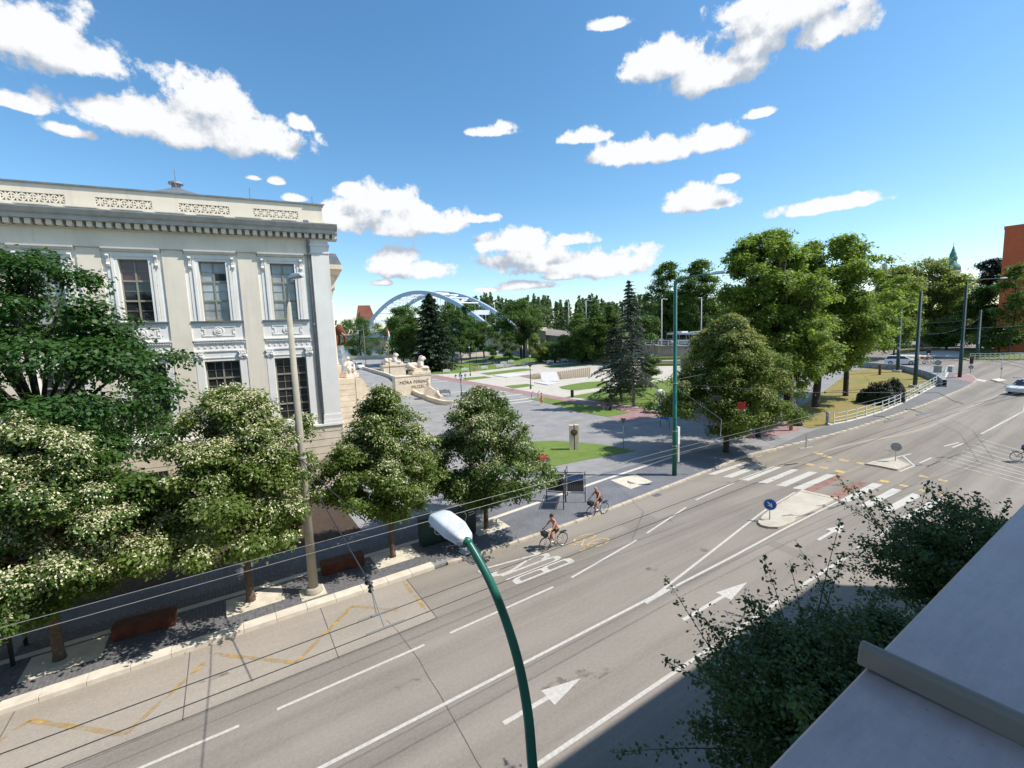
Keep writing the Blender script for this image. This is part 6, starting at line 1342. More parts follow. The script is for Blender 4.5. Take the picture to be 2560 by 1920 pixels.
tree('linden_tree', 'blossoming linden between the rusty bench boxes and the concrete pole', (.29,21.33,ZP), 9.1, 2.2, 3.6, 'leaf_linden_light', shape='linden', K_=190, twigs=10000, per=7, seed=12, group=TG, tr=.15, blossom=1.1, leaf=.135, bl_low=.15, blob=(.09,.18))
tree('linden_tree', 'slender upright linden just right of the concrete pole', (6.46,21.41,ZP), 8.5, 2.1, 3.1, 'leaf_linden_light', shape='ovate', K_=190, twigs=9000, per=7, seed=13, group=TG, tr=.13, blossom=.75, leaf=.135, blob=(.09,.18))
tree('linden_tree', 'dark linden with cream top in front of the near lawn', (11.84,21.44,ZP), 7.9, 1.6, 3.5, 'leaf_linden', shape='linden', K_=190, twigs=9200, per=7, seed=14, group=TG, tr=.13, blossom=.85, leaf=.135, blob=(.09,.18))
tree('linden_tree', 'broad linden by the crossing behind the green pole', (36.04,22.05,ZP), 11.5, 1.5, 4.75, 'leaf_linden_light', shape='linden', K_=230, twigs=13000, per=7, seed=15, group=TG, tr=.24, blossom=1.2, bl_mat='blossom_gold', leaf=.19, blob=(.09,.18), bark='bark_dark', off=(.1,-.1))
tree('maple_tree', 'large dark green maple before the museum at the left edge', (-6.6,27.4,ZP), 14.9, 3.6, 5.9, 'leaf_maple', shape='dome', K_=170, twigs=11000, per=7, seed=21, tr=.26, leaf=.18, blob=(.09,.18), bark='bark_dark')
# chestnuts behind the railing
def fit(cf, xb, yb, xl, xr, yt, yb2, dz=ZP, dist=None):
    b = g(cf(xb, yb), dz) if dist is None else atD(cf(xb, yb), dist)
    if dist is not None: b.z = zg(b.x)
    dd = math.hypot(b.x, b.y); dp = abs(RW[:,2].dot(np.array([b.x, b.y, b.z-H])))
    k = (cf(1,0)[0]-cf(0,0)[0])*dp/F_PX*.97
    H_ = atD(cf((xl+xr)/2, yt), dd).z-b.z; z0 = atD(cf((xl+xr)/2, yb2), dd).z-b.z
    r = (xr-xl)/2*k; right = Vector((b.y, -b.x, 0)).normalized(); o = right*(((xl+xr)/2-xb)*k*.9)
    return b, H_, max(z0, .25), r, (o.x, o.y)
b, H_, z0, r, o = fit(D, 1722, 918, 1540, 1745, 497, 880)
print('chestnut', b, H_, z0, r, o)
tree('chestnut_tree', 'tall light green chestnut behind the street linden', b, H_, 2.6, r, 'leaf_chestnut', 'bark_dark', 'round', 210, 12000, 7, .26, 31, 'chestnuts on the dry lawn', .42, blob=(.085,.17), off=o)
b, H_, z0, r, o = fit(D, 1760, 905, 1670, 1880, 518, 870, dist=64); print('chestnut2', b, H_, z0, r, o)
tree('chestnut_tree', 'broad chestnut with hanging branches right of the tall one', b, H_, 4.2, r, 'leaf_chestnut', 'bark_dark', 'round', 210, 12000, 7, .28, 32, 'chestnuts on the dry lawn', .4, blob=(.085,.17), off=o)
b, H_, z0, r, o = fit(D, 1700, 900, 1590, 1790, 585, 880, dist=56)
tree('chestnut_tree', 'lower light green chestnut in front, between the two taller ones', b, H_, 3.8, r*1.1, 'leaf_chestnut', 'bark_dark', 'dome', 210, 9500, 7, .24, 33, 'chestnuts on the dry lawn', .3, blob=(.085,.17), off=o)
b, H_, z0, r, o = fit(D, 1825, 880, 1750, 1895, 640, 850, dist=72)
tree('chestnut_tree', 'rightmost chestnut whose branches hang over the lawn pole', b, H_, 5.0, r*.9, 'leaf_chestnut', 'bark_dark', 'dome', 210, 8000, 7, .27, 34, 'chestnuts on the dry lawn', .3, blob=(.085,.17), off=o)
# park trees
PG = 'park trees'
def ptree(label, cf, xb, yb, xl, xr, yt, yb2, mat, seed, shape='round', twigs=1500, leaf=.3, K_=90, tr=None, name='park_tree', bark='bark_dark', dist=None, trunks=1, per=7, blob=(.14,.25), grp=PG, flat=.85):
    b, H_, z0, r, o = fit(cf, xb, yb, xl, xr, yt, yb2, dist=dist)
    return tree(name, label, b, H_, z0*.9, r*1.16, mat, bark, shape, K_, int(twigs*1.3), per, leaf, seed, grp, tr or max(.1, r*.055), blob=blob, off=o, trunks=trunks, flat=flat)
ptree('round dark green tree beside the parked van', c3, 328, 645, 190, 455, 298, 610, 'leaf_park', 41, twigs=2600, leaf=.34)
ptree('tree left of the dark conifer under the bridge arch', c3, 570, 640, 470, 690, 330, 620, 'leaf_park', 42, leaf=.36, twigs=1600)
ptree('tall tree immediately behind the dark conifer', c3, 720, 650, 610, 790, 195, 600, 'leaf_park', 43, leaf=.38, twigs=2200, dist=150)
ptree('leafy tree between the flag and the dark conifer', c3, 660, 650, 560, 770, 215, 620, 'leaf_park', 40, leaf=.38, twigs=2000, dist=142)
ptree('light green hanging tree right of the dark conifer', c3, 1118, 658, 1020, 1180, 235, 560, 'leaf_light', 44, 'column', leaf=.34, twigs=2000)
ptree('tall tree behind the light green hanging tree', c3, 1050, 640, 930, 1110, 190, 600, 'leaf_park', 45, leaf=.4, twigs=2200, dist=160)
ptree('yellow-green tree in front of the right half of the arch', c3, 1190, 640, 1110, 1250, 185, 590, 'leaf_light', 46, leaf=.38, twigs=1800, dist=165)
ptree('small round tree on a dark trunk near the river wall', c3, 1297, 612, 1180, 1392, 330, 545, 'leaf_park', 47, leaf=.36, twigs=1900)
ptree('big twin-trunked tree at the bridge head', c3, 1602, 620, 1420, 1765, 165, 480, 'leaf_park', 48, 'dome', 3600, .4, 70, trunks=2)
ptree('young fan-shaped tree on the park lawn', c3, 1362, 665, 1308, 1415, 510, 625, 'leaf_light', 49, 'vase', 900, .22, 26)
ptree('young columnar pear tree before the viaduct', c3, 1497, 650, 1442, 1548, 412, 605, 'leaf_light', 50, 'column', 1300, .24, 30)
ptree('young grey-green tree right of the twin trunks', c3, 1706, 668, 1650, 1755, 425, 605, 'leaf_olive', 51, 'column', 1200, .24, 30)
ptree('rounded bright shrub tree under the viaduct', c3, 1940, 648, 1870, 2010, 440, 615, 'leaf_light', 52, twigs=1500, leaf=.3)
ptree('dark bushy shrub at the mouth of the underpass', c3, 1800, 650, 1720, 1890, 500, 645, 'leaf_park', 53, twigs=1300, leaf=.3, name='shrub')
ptree('tall dark tree at the left of the spruce', c3, 2060, 640, 1975, 2130, 270, 610, 'leaf_park', 54, twigs=2000, leaf=.36)
ptree('tall dark yellow-tipped tree behind the spruce', c4, 330, 745, 230, 420, 225, 720, 'leaf_park', 55, 'column', 2200, .34, dist=120)
ptree('second yellow-tipped tree behind the spruce', c4, 450, 745, 380, 560, 230, 720, 'leaf_park', 56, 'column', 2200, .34, dist=122)
ptree('dark thicket left of the tall spruce', c4, 200, 745, 100, 330, 420, 740, 'leaf_park', 57, twigs=1800, leaf=.34, dist=125, name='shrub')
ptree('bright tree behind the spruce beside the ramp', c4, 800, 700, 700, 895, 330, 690, 'leaf_light', 58, twigs=1700, leaf=.34, dist=112)
ptree('slim young tree on the lawn right of the spruce', c4, 838, 1012, 770, 900, 700, 860, 'leaf_park', 59, twigs=800, leaf=.2, K_=26, tr=.05)
ptree('huge plane tree behind the bus, left one', c4, 1000, 600, 790, 1180, -165, 560, 'leaf_park', 60, 'dome', 3400, .44, 150, dist=138, blob=(.1,.18))
ptree('huge plane tree behind the bus, right one', c4, 1300, 600, 1080, 1480, -185, 560, 'leaf_park', 61, 'dome', 3400, .44, 150, dist=132, blob=(.1,.18))
# trees beyond the junction
JG = 'trees beyond the junction'
ptree('feathery pale tree right of the chestnuts', c5, 1120, 1250, 940, 1290, 560, 1180, 'leaf_olive', 71, 'round', 2800, .5, 140, dist=150, blob=(.1,.18), grp=JG)
ptree('feathery pale tree below the church spire', c5, 1450, 1250, 1190, 1560, 490, 1190, 'leaf_olive', 72, 'round', 3000, .5, 140, dist=165, blob=(.1,.18), grp=JG)
ptree('wide olive tree behind the lamp pole', c5, 1620, 1260, 1450, 1760, 640, 1190, 'leaf_olive', 73, 'round', 2600, .5, 70, dist=160, grp=JG)
ptree('dark green tree left of the brick block', c5, 1840, 1280, 1720, 1970, 730, 1200, 'leaf_park', 74, 'round', 2000, .42, 60, dist=150, grp=JG)
ptree('purple-leaved tree against the brick block', c5, 1890, 1100, 1810, 1985, 512, 760, 'leaf_purple', 75, 'round', 1500, .45, 50, dist=178, grp=JG)
ptree('sparse pine in front of the brick block', c5, 2080, 1300, 2010, 2225, 540, 1080, 'leaf_park', 76, 'round', 700, .38, 60, dist=125, blob=(.08,.15), grp=JG)
ptree('dark tree at the right edge beyond the junction', c5, 2250, 1300, 2110, 2420, 860, 1230, 'leaf_park', 77, 'round', 1600, .42, 50, dist=140, grp=JG)
ptree('low shady tree over the parked silver car', c5, 2000, 1290, 1880, 2120, 1070, 1230, 'leaf_park', 78, 'dome', 1300, .36, 46, dist=128, grp=JG)
ptree('shady tree over the far white car', c5, 1560, 1290, 1370, 1700, 1010, 1200, 'leaf_park', 79, 'dome', 1500, .38, 46, dist=140, grp=JG)
ptree('leafy tree just right of the chestnuts, behind the lawn pole', c5, 1120, 1300, 1000, 1240, 640, 1220, 'leaf_chestnut', 80, 'round', 1900, .36, 56, dist=118, grp=JG)
# conifers
b, H_, z0, r, o = fit(c3, 893, 715, 740, 1060, 103, 690); print('conifer', b, H_, r)
conifer('spruce_tree', 'wide dark conifer in front of the bridge arch', b, H_, .3, r*1.45, 'needle_dark', 81, levels=46, per=14, spr=70, card=.9, tr=.35, droop=.2, power=.6)
b = g(c4(682,1165), ZP); H_ = top_of(b, c4(627,0)); print('spruce', b, H_)
conifer('spruce_tree', 'tall narrow blue-grey spruce on the lawn', b, H_, H_*.2, H_*.235, 'needle_blue', 82, levels=30, per=8, spr=56, card=.46, tr=.2, droop=.42, gap=.3, power=.8, lean=(-.5,.4))
b = g(c4(565,1112), ZP); H_ = top_of(b, c4(560,400))
conifer('pine_tree', 'leaning dark green conifer left of the blue-grey spruce', b, H_, H_*.1, H_*.46, 'needle_green', 83, levels=24, per=9, spr=80, card=.45, tr=.2, droop=.4, gap=.22, power=.7, lean=(-.8,.6))
b = g(c4(770,985), ZP); H_ = top_of(b, c4(700,740)); conifer('small_spruce', 'small silvery spruce behind the tall spruce', b, max(3, H_), .3, 1.9, 'needle_blue', 84, levels=16, per=9, spr=40, card=.4, tr=.1, droop=.3)
b = g(c4(600,985), ZP); conifer('small_spruce', 'low silvery spruce between the two conifer trunks', b, 3.4, .3, 1.6, 'needle_blue', 85, levels=14, per=9, spr=40, card=.4, tr=.1, droop=.3)
# dark clipped bushes behind the railing
for i, (x, y, w_, h_) in enumerate(((110,1480,70,150),(230,1500,90,240),(360,1510,100,260),(490,1480,90,270),(555,1440,60,180))):
    b = g(z6(x,y+15), ZP); k = .19*math.hypot(b.x,b.y)/F_PX; rng = np.random.default_rng(90+i); r = w_*k; hh = h_*k*.85; n = 5200
    t = thing('dark_bush', ('leftmost low','second','middle tall','fourth tallest','rightmost small')[i]+' dark bush of the clump behind the white railing', 'bush', b, 0, 'dark bushes on the dry lawn')
    d = unit(rng.normal(size=(n,3))); d[:,2] = np.abs(d[:,2])*1.0; q = 1+.12*np.sin(d[:,0]*9+i)*np.cos(d[:,2]*7); P = d*np.array([r,r,hh])*q[:,None]*(1-np.abs(rng.normal(size=n))*.1)[:,None]
    leaf_object('foliage', P, d+rng.normal(size=(n,3))*.5, rng.uniform(.1,.24,n), 'leaf_hedge', t, rng.random(n), rng, .5); part('stem', MB().tube([(0,0,0),(0,0,hh*.7)], .06, 5), 'bark_dark', t)
for x, y in ((310,1145),(650,1165)):
    b = g(z6(x,y), ZP) if x < 400 else g(c5(690,1592), ZP); h = 1.6 if x < 400 else 3
    if x < 400: t = thing('staked_stump', 'short brown staked stump on the dry lawn', 'stump', b); part('stem', MB().tube([(0,0,0),(0,0,h)], .18, 8), 'rust', t); part('stake', MB().tube([(.5,0,0),(.5,0,h*1.1)], .04, 5).tube([(0,0,h*.9),(.5,0,h*.9)], .03, 5), 'wood_slat', t)
# forest on the far bank: one mass
rng = np.random.default_rng(5); P, N, Tn = [], [], []
for i in range(330):
    u_ = rng.uniform(0, 1); px = 1120+u_*760; dist = rng.uniform(395, 470); b = atD((px, 860), dist); top = atD((px, 757-20*rng.random()+10*u_+9*math.sin(px*.05)), dist).z; n = 190; w_ = rng.uniform(4.5,7.5)
    zz = rng.random(n)**.75; p = np.stack([rng.normal(size=n)*w_*.6*(1.1-zz), rng.normal(size=n)*w_*.6*(1.1-zz), 0+top*zz], 1)+np.array([b.x,b.y,0]); P.append(p); N.append(rng.normal(size=(n,3))+np.array([-.3,-.6,.6])); Tn.append(np.full(n, rng.random())*.65+rng.random(n)*.35)
for i in range(60):
    px = rng.uniform(700,1130); dist = rng.uniform(480,560); b = atD((px,860), dist); top = atD((px, 800+rng.uniform(-8,10)), dist).z; n = 110; zz = rng.random(n); p = np.stack([rng.normal(size=n)*5*(1.1-zz), rng.normal(size=n)*5*(1.1-zz), top*zz],1)+np.array([b.x,b.y,0]); P.append(p); N.append(rng.normal(size=(n,3))+np.array([-.3,-.6,.6])); Tn.append(np.full(n, rng.random())*.65+rng.random(n)*.35)
P = np.concatenate(P); o = leaf_object('far_forest', P, np.concatenate(N), rng.uniform(1.6,3.2,len(P)), 'leaf_far', None, np.concatenate(Tn), rng, .7); o['kind'] = 'stuff'; tag(o, 'belt of tall poplars on the far river bank', 'forest')
# trees and ground cover screening the horizon behind the junction
# ------------------------------------------------------------------ near trees below the window, in shade
def shoot_tree(label, base, H_, r, seed, n_sh=80, leaf=.095, per=300, z0=1.6, zmain=3.0):
    rng = np.random.default_rng(seed); t = thing('plum_tree', label, 'tree', base, 0, 'small-leaved trees below the window'); P, N, A, Tn = [], [], [], []; L = MB()
    for i in range(n_sh):
        a = i*2.39996+rng.random()*.6; f = rng.random(); st = np.array([math.cos(a)*.25*r*f, math.sin(a)*.25*r*f, z0+(zmain-z0)*rng.random()])
        el = rng.uniform(-.15, 1.2); ln = r*rng.uniform(.45,.92) if el < .7 else (H_-st[2])*rng.uniform(.35,.82)
        d = np.array([math.cos(a)*math.cos(el), math.sin(a)*math.cos(el), math.sin(el)]); bend = rng.normal(size=3)*.3; u = np.linspace(0,1,7)
        pl_ = [st+d*ln*x+bend*ln*x*x+np.array([0,0,-.12*ln*x*x*(1 if el < .6 else 0)]) for x in u]; pl_ = [np.array([p[0],p[1],min(p[2],H_+.4)]) for p in pl_]
        L.tube([tuple(p) for p in pl_], [.03,.024,.02,.016,.012,.008,.004], 4)
        pl_ = np.array(pl_); x = rng.random(per)**.8*6; k = np.minimum(x.astype(int), 5); fr_ = (x-k)[:,None]; p = pl_[k]*(1-fr_)+pl_[k+1]*fr_
        tw = rng.normal(size=(per,3))*(.045+.2*(1-x/6)**.8)[:,None]; P.append(p+tw); N.append(unit(tw)*.6+np.array([0,0,.8])+rng.normal(size=(per,3))*.6); A.append(unit(tw)+d*.7); Tn.append(rng.random()*.5+rng.random(per)*.5)
    for i in range(int(n_sh*1.25)):                      # leafy sprays filling the crown
        a = rng.random()*6.28; el = rng.uniform(-.25,1.1); R_ = r*rng.uniform(.25,.92); c = np.array([math.cos(a)*math.cos(el)*R_, math.sin(a)*math.cos(el)*R_, zmain-.1+math.sin(el)*(H_-zmain)*.72*rng.uniform(.4,1)])
        n = int(per*.75); s = rng.uniform(.11,.22); tw = rng.normal(size=(n,3))*np.array([s*1.3,s*1.3,s*.6]); P.append(c+tw); N.append(unit(tw)*.5+np.array([0,0,.9])+rng.normal(size=(n,3))*.6); A.append(unit(tw)+np.array([0,0,-.2])); Tn.append(rng.random()*.5+rng.random(n)*.5)
        L.tube([(0,0,zmain-.6), tuple(c*.5+np.array([0,0,zmain*.45])), tuple(c)], [.03,.02,.006], 4)
    P = np.concatenate(P); n = len(P); leaf_object('crown', P, np.concatenate(N), leaf*rng.uniform(.7,1.35,n), 'leaf_plum', t, np.concatenate(Tn), rng, .6, np.concatenate(A))
    tk = part('trunk', MB().tube([(0,0,0),(.05,.03,z0*.6),(0,0,z0),(0,.05,zmain)], [.12,.1,.1,.06], 8), 'bark_dark', t, True, fix=False); part('limbs', L, 'bark_dark', tk, fix=False)
shoot_tree('small-leaved tree in the lower right, nearest the lamp', (9.2,3.6,.12), 6.5, 2.5, 101, 115, per=210)
shoot_tree('dense small-leaved tree in the middle of the lower right clump', (12.4,3.0,.12), 4.7, 2.1, 102, 85, per=190)
shoot_tree('small-leaved tree against the ledge further along the pavement', (18.4,3.4,.12), 6.6, 3.0, 103, 120, leaf=.11, per=190)
shoot_tree('small-leaved tree peeping in at the bottom edge below the lamp', (4.9,3.5,.12), 4.3, 1.7, 104, 50, per=160, zmain=2.4)

print('TRIS', sum(sum(len(p.vertices)-2 for p in m.polygons) if len(m.polygons) < 3000 else 2*len(m.polygons) for m in bpy.data.meshes))
# ------------------------------------------------------------------ people
def skin(name, V, E, R, mat, parent, sub=1):
    names = list(V); idx = {k: i for i, k in enumerate(names)}
    me = bpy.data.meshes.new(name); me.from_pydata([V[k] for k in names], [(idx[a], idx[b]) for a, b in E], [])
    o = link(name, me, mat, parent); md = o.modifiers.new('skin', 'SKIN'); md.use_smooth_shade = True
    for k, i in idx.items():
        r = R[k]; me.skin_vertices[0].data[i].radius = r if isinstance(r, tuple) else (r, r); me.skin_vertices[0].data[i].use_root = (i == 0)
    o.modifiers.new('sub', 'SUBSURF').levels = sub; o.modifiers['sub'].render_levels = sub; return o
def person(label, J, loc, rz, skin_mat='skin', hair='hair_dark', top=None, bottom=None, skirt=None, group=None, scale=1.0, hat=None, shoes='sign_white'):
    t = thing('person', label, 'person', loc, rz, group); t.scale = (scale,)*3
    V = dict(J); R = dict(pel=(.15,.115), bel=(.125,.1), che=(.165,.12), nec=.052, hd0=.062, hd1=(.082,.098), hd2=(.078,.095), hd3=.05, nose=.014)
    E = [('pel','bel'),('bel','che'),('che','nec'),('nec','hd0'),('hd0','hd1'),('hd1','hd2'),('hd2','hd3')]
    f = Vector(V['hd1'])-Vector(V['hd0']); fw = Vector(V.pop('face')) if 'face' in V else Vector((1,0,0))
    V['nose'] = tuple(Vector(V['hd1'])+fw*.118); E.append(('hd1','nose'))
    for s in 'LR':
        R.update({'sh'+s:.062,'el'+s:.044,'wr'+s:.028,'ha'+s:.034,'hi'+s:.098,'kn'+s:.06,'an'+s:.037,'to'+s:.03})
        E += [('che','sh'+s),('sh'+s,'el'+s),('el'+s,'wr'+s),('wr'+s,'ha'+s),('pel','hi'+s),('hi'+s,'kn'+s),('kn'+s,'an'+s),('an'+s,'to'+s)]
        h = Vector(V['ha'+s]); d = (h-Vector(V['wr'+s])).normalized(); sd = d.cross(Vector((0,0,1))); sd = sd.normalized() if sd.length > .1 else Vector((0,1,0)); dn_ = Vector((0,0,-1))
        for i, (o_, ln) in enumerate(((-.03,.055),(-.01,.065),(.01,.06),(.03,.045))):
            a, b_ = 'f%d%s' % (i, s), 'g%d%s' % (i, s); V[a] = tuple(h+d*.045+sd*o_); V[b_] = tuple(h+d*(.045+ln*.6)+sd*o_+dn_*ln*.6); R[a] = .0095; R[b_] = .008; E += [('ha'+s,a),(a,b_)]
        V['th'+s] = tuple(h+sd*(.045 if s == 'R' else -.045)+d*.01+dn_*.02); R['th'+s] = .011; E.append(('ha'+s,'th'+s))
    skin('body', V, E, R, skin_mat, t)
    if top:
        k = ['bel','che','shL','shR']; V2 = {'bel': V['bel'], 'che': V['che'], 'pel': tuple(Vector(V['pel'])*.6+Vector(V['bel'])*.4), 'shL': tuple(Vector(V['che'])*.35+Vector(V['shL'])*.65), 'shR': tuple(Vector(V['che'])*.35+Vector(V['shR'])*.65)}
        skin('shirt', V2, [('bel','che'),('bel','pel'),('che','shL'),('che','shR')], dict(bel=(.155,.13), che=(.195,.15), pel=(.175,.14), shL=.092, shR=.092), top, t)
    if bottom:
        V2 = {'pel': V['pel'], 'bel': tuple(Vector(V['pel'])*.55+Vector(V['bel'])*.45)}; E2 = [('pel','bel')]; R2 = dict(pel=(.175,.14), bel=(.15,.12))
        for s in 'LR':
            V2['hi'+s] = V['hi'+s]; V2['kn'+s] = tuple(Vector(V['hi'+s])*.4+Vector(V['kn'+s])*.6); E2 += [('pel','hi'+s),('hi'+s,'kn'+s)]; R2['hi'+s] = .122; R2['kn'+s] = .095
        skin('shorts', V2, E2, R2, bottom, t)
    if skirt: part('skirt', MB().lathe([(.16,V['pel'][2]+.15),(.2,V['pel'][2]),(.27,V['pel'][2]-.45),(.24,V['pel'][2]-.47)], 14, (V['pel'][0],V['pel'][1],0)), skirt, t, True)
    hc = Vector(V['hd2']); m = MB()
    if hat: m.ball(hc+Vector((0,0,.03)), .125, 14, 9, (1.08,.95,.85)); part('helmet', m, hat, t, True)
    elif hair: m.ball(hc-fw*.022+Vector((0,0,.012)), .105, 12, 8, (1.0,.95,.92)); part('hair', m, hair, t, True)
    for s in 'LR': part('shoe', MB().ball(tuple(Vector(V['an'+s])*.45+Vector(V['to'+s])*.55-Vector((0,0,.02))), .06, 10, 6, (2.1,.8,.75)), shoes, t, True)
    return t
RIDE = dict(pel=(-.2,0,1.0), bel=(-.13,0,1.2), che=(-.02,0,1.42), nec=(.05,0,1.54), hd0=(.09,0,1.6), hd1=(.12,0,1.67), hd2=(.115,0,1.74), hd3=(.1,0,1.8),
            shL=(.0,.19,1.45), elL=(.18,.27,1.22), wrL=(.37,.28,1.08), haL=(.43,.27,1.055), shR=(.0,-.19,1.45), elR=(.18,-.27,1.22), wrR=(.37,-.28,1.08), haR=(.43,-.27,1.055),
            hiL=(-.17,.1,.96), knL=(.22,.12,.82), anL=(.06,.12,.47), toL=(.2,.12,.43), hiR=(-.17,-.1,.96), knR=(.12,-.12,.6), anR=(-.05,-.12,.19), toR=(.1,-.12,.14))
STAND = dict(pel=(0,0,.95), bel=(0,0,1.13), che=(.0,0,1.36), nec=(.01,0,1.5), hd0=(.02,0,1.56), hd1=(.035,0,1.63), hd2=(.03,0,1.7), hd3=(.015,0,1.76),
             shL=(0,.18,1.4), elL=(-.05,.22,1.13), wrL=(.05,.22,.9), haL=(.08,.21,.83), shR=(0,-.18,1.4), elR=(-.1,-.22,1.14), wrR=(-.05,-.23,.9), haR=(-.02,-.23,.83),
             hiL=(0,.09,.9), knL=(.13,.09,.5), anL=(.14,.09,.1), toL=(.27,.09,.04), hiR=(0,-.09,.9), knR=(.02,-.09,.48), anR=(-.18,-.09,.12), toR=(-.08,-.09,.04))
def torus(m, c, R_, r, n=28, k=6):
    o = len(m.v)
    for i in range(n):
        a = 2*math.pi*i/n
        for j in range(k):
            b_ = 2*math.pi*j/k; m.v.append((c[0]+(R_+r*math.cos(b_))*math.cos(a), c[1]+r*math.sin(b_), c[2]+(R_+r*math.cos(b_))*math.sin(a)))
    for i in range(n):
        for j in range(k): m.f.append((o+i*k+j, o+((i+1) % n)*k+j, o+((i+1) % n)*k+(j+1) % k, o+i*k+(j+1) % k))
    return m
def bicycle(label, loc, rz, mat='bike_pink', basket=True, rack=True):
    t = thing('bicycle', label, 'bicycle', loc, rz, 'ridden bicycles')
    for x in (.54,-.54):
        w = part('wheel', torus(MB(), (x,0,.345), .335, .016), 'rubber', t, True); part('rim', torus(MB(), (x,0,.345), .312, .009, 28, 4), 'chrome', w, True)
        s = MB()
        for i in range(14): a = math.pi*2*i/14; s.tube([(x,.02*(-1)**i,.345),(x+.31*math.cos(a),0,.345+.31*math.sin(a))], .0022, 3, False)
        part('spokes', s, 'chrome', w); part('hub', MB().tube([(x,-.05,.345),(x,.05,.345)], .02, 8), 'chrome', w)
        f = MB(); n = 9
        for i in range(n):
            a0 = math.pi*(.15+.75*i/n); a1 = math.pi*(.15+.75*(i+1)/n); f.add([(x+.365*math.cos(a0),-.025,.345+.365*math.sin(a0)),(x+.365*math.cos(a1),-.025,.345+.365*math.sin(a1)),(x+.365*math.cos(a1),.025,.345+.365*math.sin(a1)),(x+.365*math.cos(a0),.025,.345+.365*math.sin(a0))], [(0,1,2,3)])
        part('mudguard', f, 'bike_silver', t, fix=False)
    part('frame', MB().tube([(-.04,0,.3),(.3,0,.62),(.36,0,.84)], .02, 8).tube([(-.04,0,.3),(.1,0,.42),(.35,0,.76)], .016, 8).tube([(-.04,0,.3),(-.2,0,.86)], .018, 8).tube([(-.04,.03,.3),(-.54,.05,.345)], .011, 6).tube([(-.04,-.03,.3),(-.54,-.05,.345)], .011, 6).tube([(-.16,.02,.74),(-.54,.05,.345)], .01, 6).tube([(-.16,-.02,.74),(-.54,-.05,.345)], .01, 6), mat, t, True)
    part('fork', MB().tube([(.35,0,.92),(.38,0,.72)], .022, 8).tube([(.385,.045,.7),(.46,.05,.5),(.54,.05,.345)], .012, 6).tube([(.385,-.045,.7),(.46,-.05,.5),(.54,-.05,.345)], .012, 6), mat, t, True)
    part('handlebar', MB().tube([(.35,0,.92),(.34,0,1.03)], .014, 6).tube([(.4,.3,1.03),(.44,.24,1.04),(.36,.1,1.03),(.34,0,1.03),(.36,-.1,1.03),(.44,-.24,1.04),(.4,-.3,1.03)], .012, 6), 'chrome', t, True)
    part('saddle', MB().ball((-.22,0,.93), .1, 12, 7, (1.3,.9,.4)), 'black_plastic', t, True); part('crank', torus(MB(), (-.04,-.04,.3), .085, .008, 18, 4).tube([(-.04,-.07,.3),(-.06,-.12,.13)], .012, 5).tube([(-.04,.07,.3),(.06,.12,.43)], .012, 5).cbox((-.06,-.14,.13), .1,.07,.02).cbox((.07,.14,.43), .1,.07,.02), 'dark_metal', t)
    if basket: part('basket', MB().prism([(.44,.78),(.66,.78),(.72,1.02),(.42,1.02)], -.17, .17, 'y'), 'black_plastic', t, bevel=.02)
    if rack: part('rack', MB().box(-.8,-.4,-.08,.08,.735,.75).tube([(-.72,.06,.735),(-.54,.06,.345)], .007, 5).tube([(-.72,-.06,.735),(-.54,-.06,.345)], .007, 5), 'dark_metal', t)
    return t
def rider(front, rear, blab, plab, **kw):
    a = g(front); b = g(rear); c = (a+b)/2; rz = math.atan2(a.y-b.y, a.x-b.x); bicycle(blab, c, rz, kw.pop('bmat', 'bike_pink'), kw.pop('basket', True)); return person(plab, kw.pop('J', RIDE), c, rz, **kw)
rider((1361.8,1377.5), (1407,1362.5), 'pale city bicycle with front basket, nearer of the two', 'dark-haired cyclist in black shorts riding past the bus lettering', skin_mat='skin', bottom='cloth_black', top='cloth_pink', group='cyclists')
R2 = dict(RIDE); rider(z8(1300,1072), z8(1562,985), 'silver bicycle with black front bag, farther of the two', 'bald cyclist in black vest and shorts next to the photo display', skin_mat='skin', hair=None, top='cloth_black', bottom='cloth_black', bmat='bike_silver', group='cyclists')
rider(z7(2330,1010), z7(2135,1000), 'dark bicycle cut by the right edge of the picture', 'cyclist in blue with helmet at the right edge', skin_mat='skin', hair=None, hat='cloth_blue', top='cloth_blue', bottom='cloth_black', bmat='dark_metal', basket=False, group='cyclists')
b = g(c3(1752,987), ZP); h = top_of(b, c3(1750,888)); person('woman in pink top and ochre skirt walking across the square', STAND, b, 2.9, 'skin_pale', 'hair_dark', 'cloth_pink', None, 'cloth_ochre', scale=min(h/1.78,1.02))
b = g(c3(1252,727), ZP); h = top_of(b, c3(1250,668)); person('man in pale shirt standing by the white benches', STAND, b, .6, 'skin_pale', 'hair_grey', 'cloth_white', 'cloth_grey', scale=min(h/1.78,1.06))
b = gz(c3(492,690), 2.1); h = top_of(b, c3(492,634)); person('person in pink by the farther lion pedestal', STAND, b, -1.0, 'skin_pale', 'hair_grey', 'cloth_pink', 'cloth_pink', scale=min(h/1.78,1.12))
t = bicycle('parked bicycle beside the standing man in the park', g(c3(1218,722), ZP), .4, 'dark_metal', False); t['group'] = 'parked bicycles'
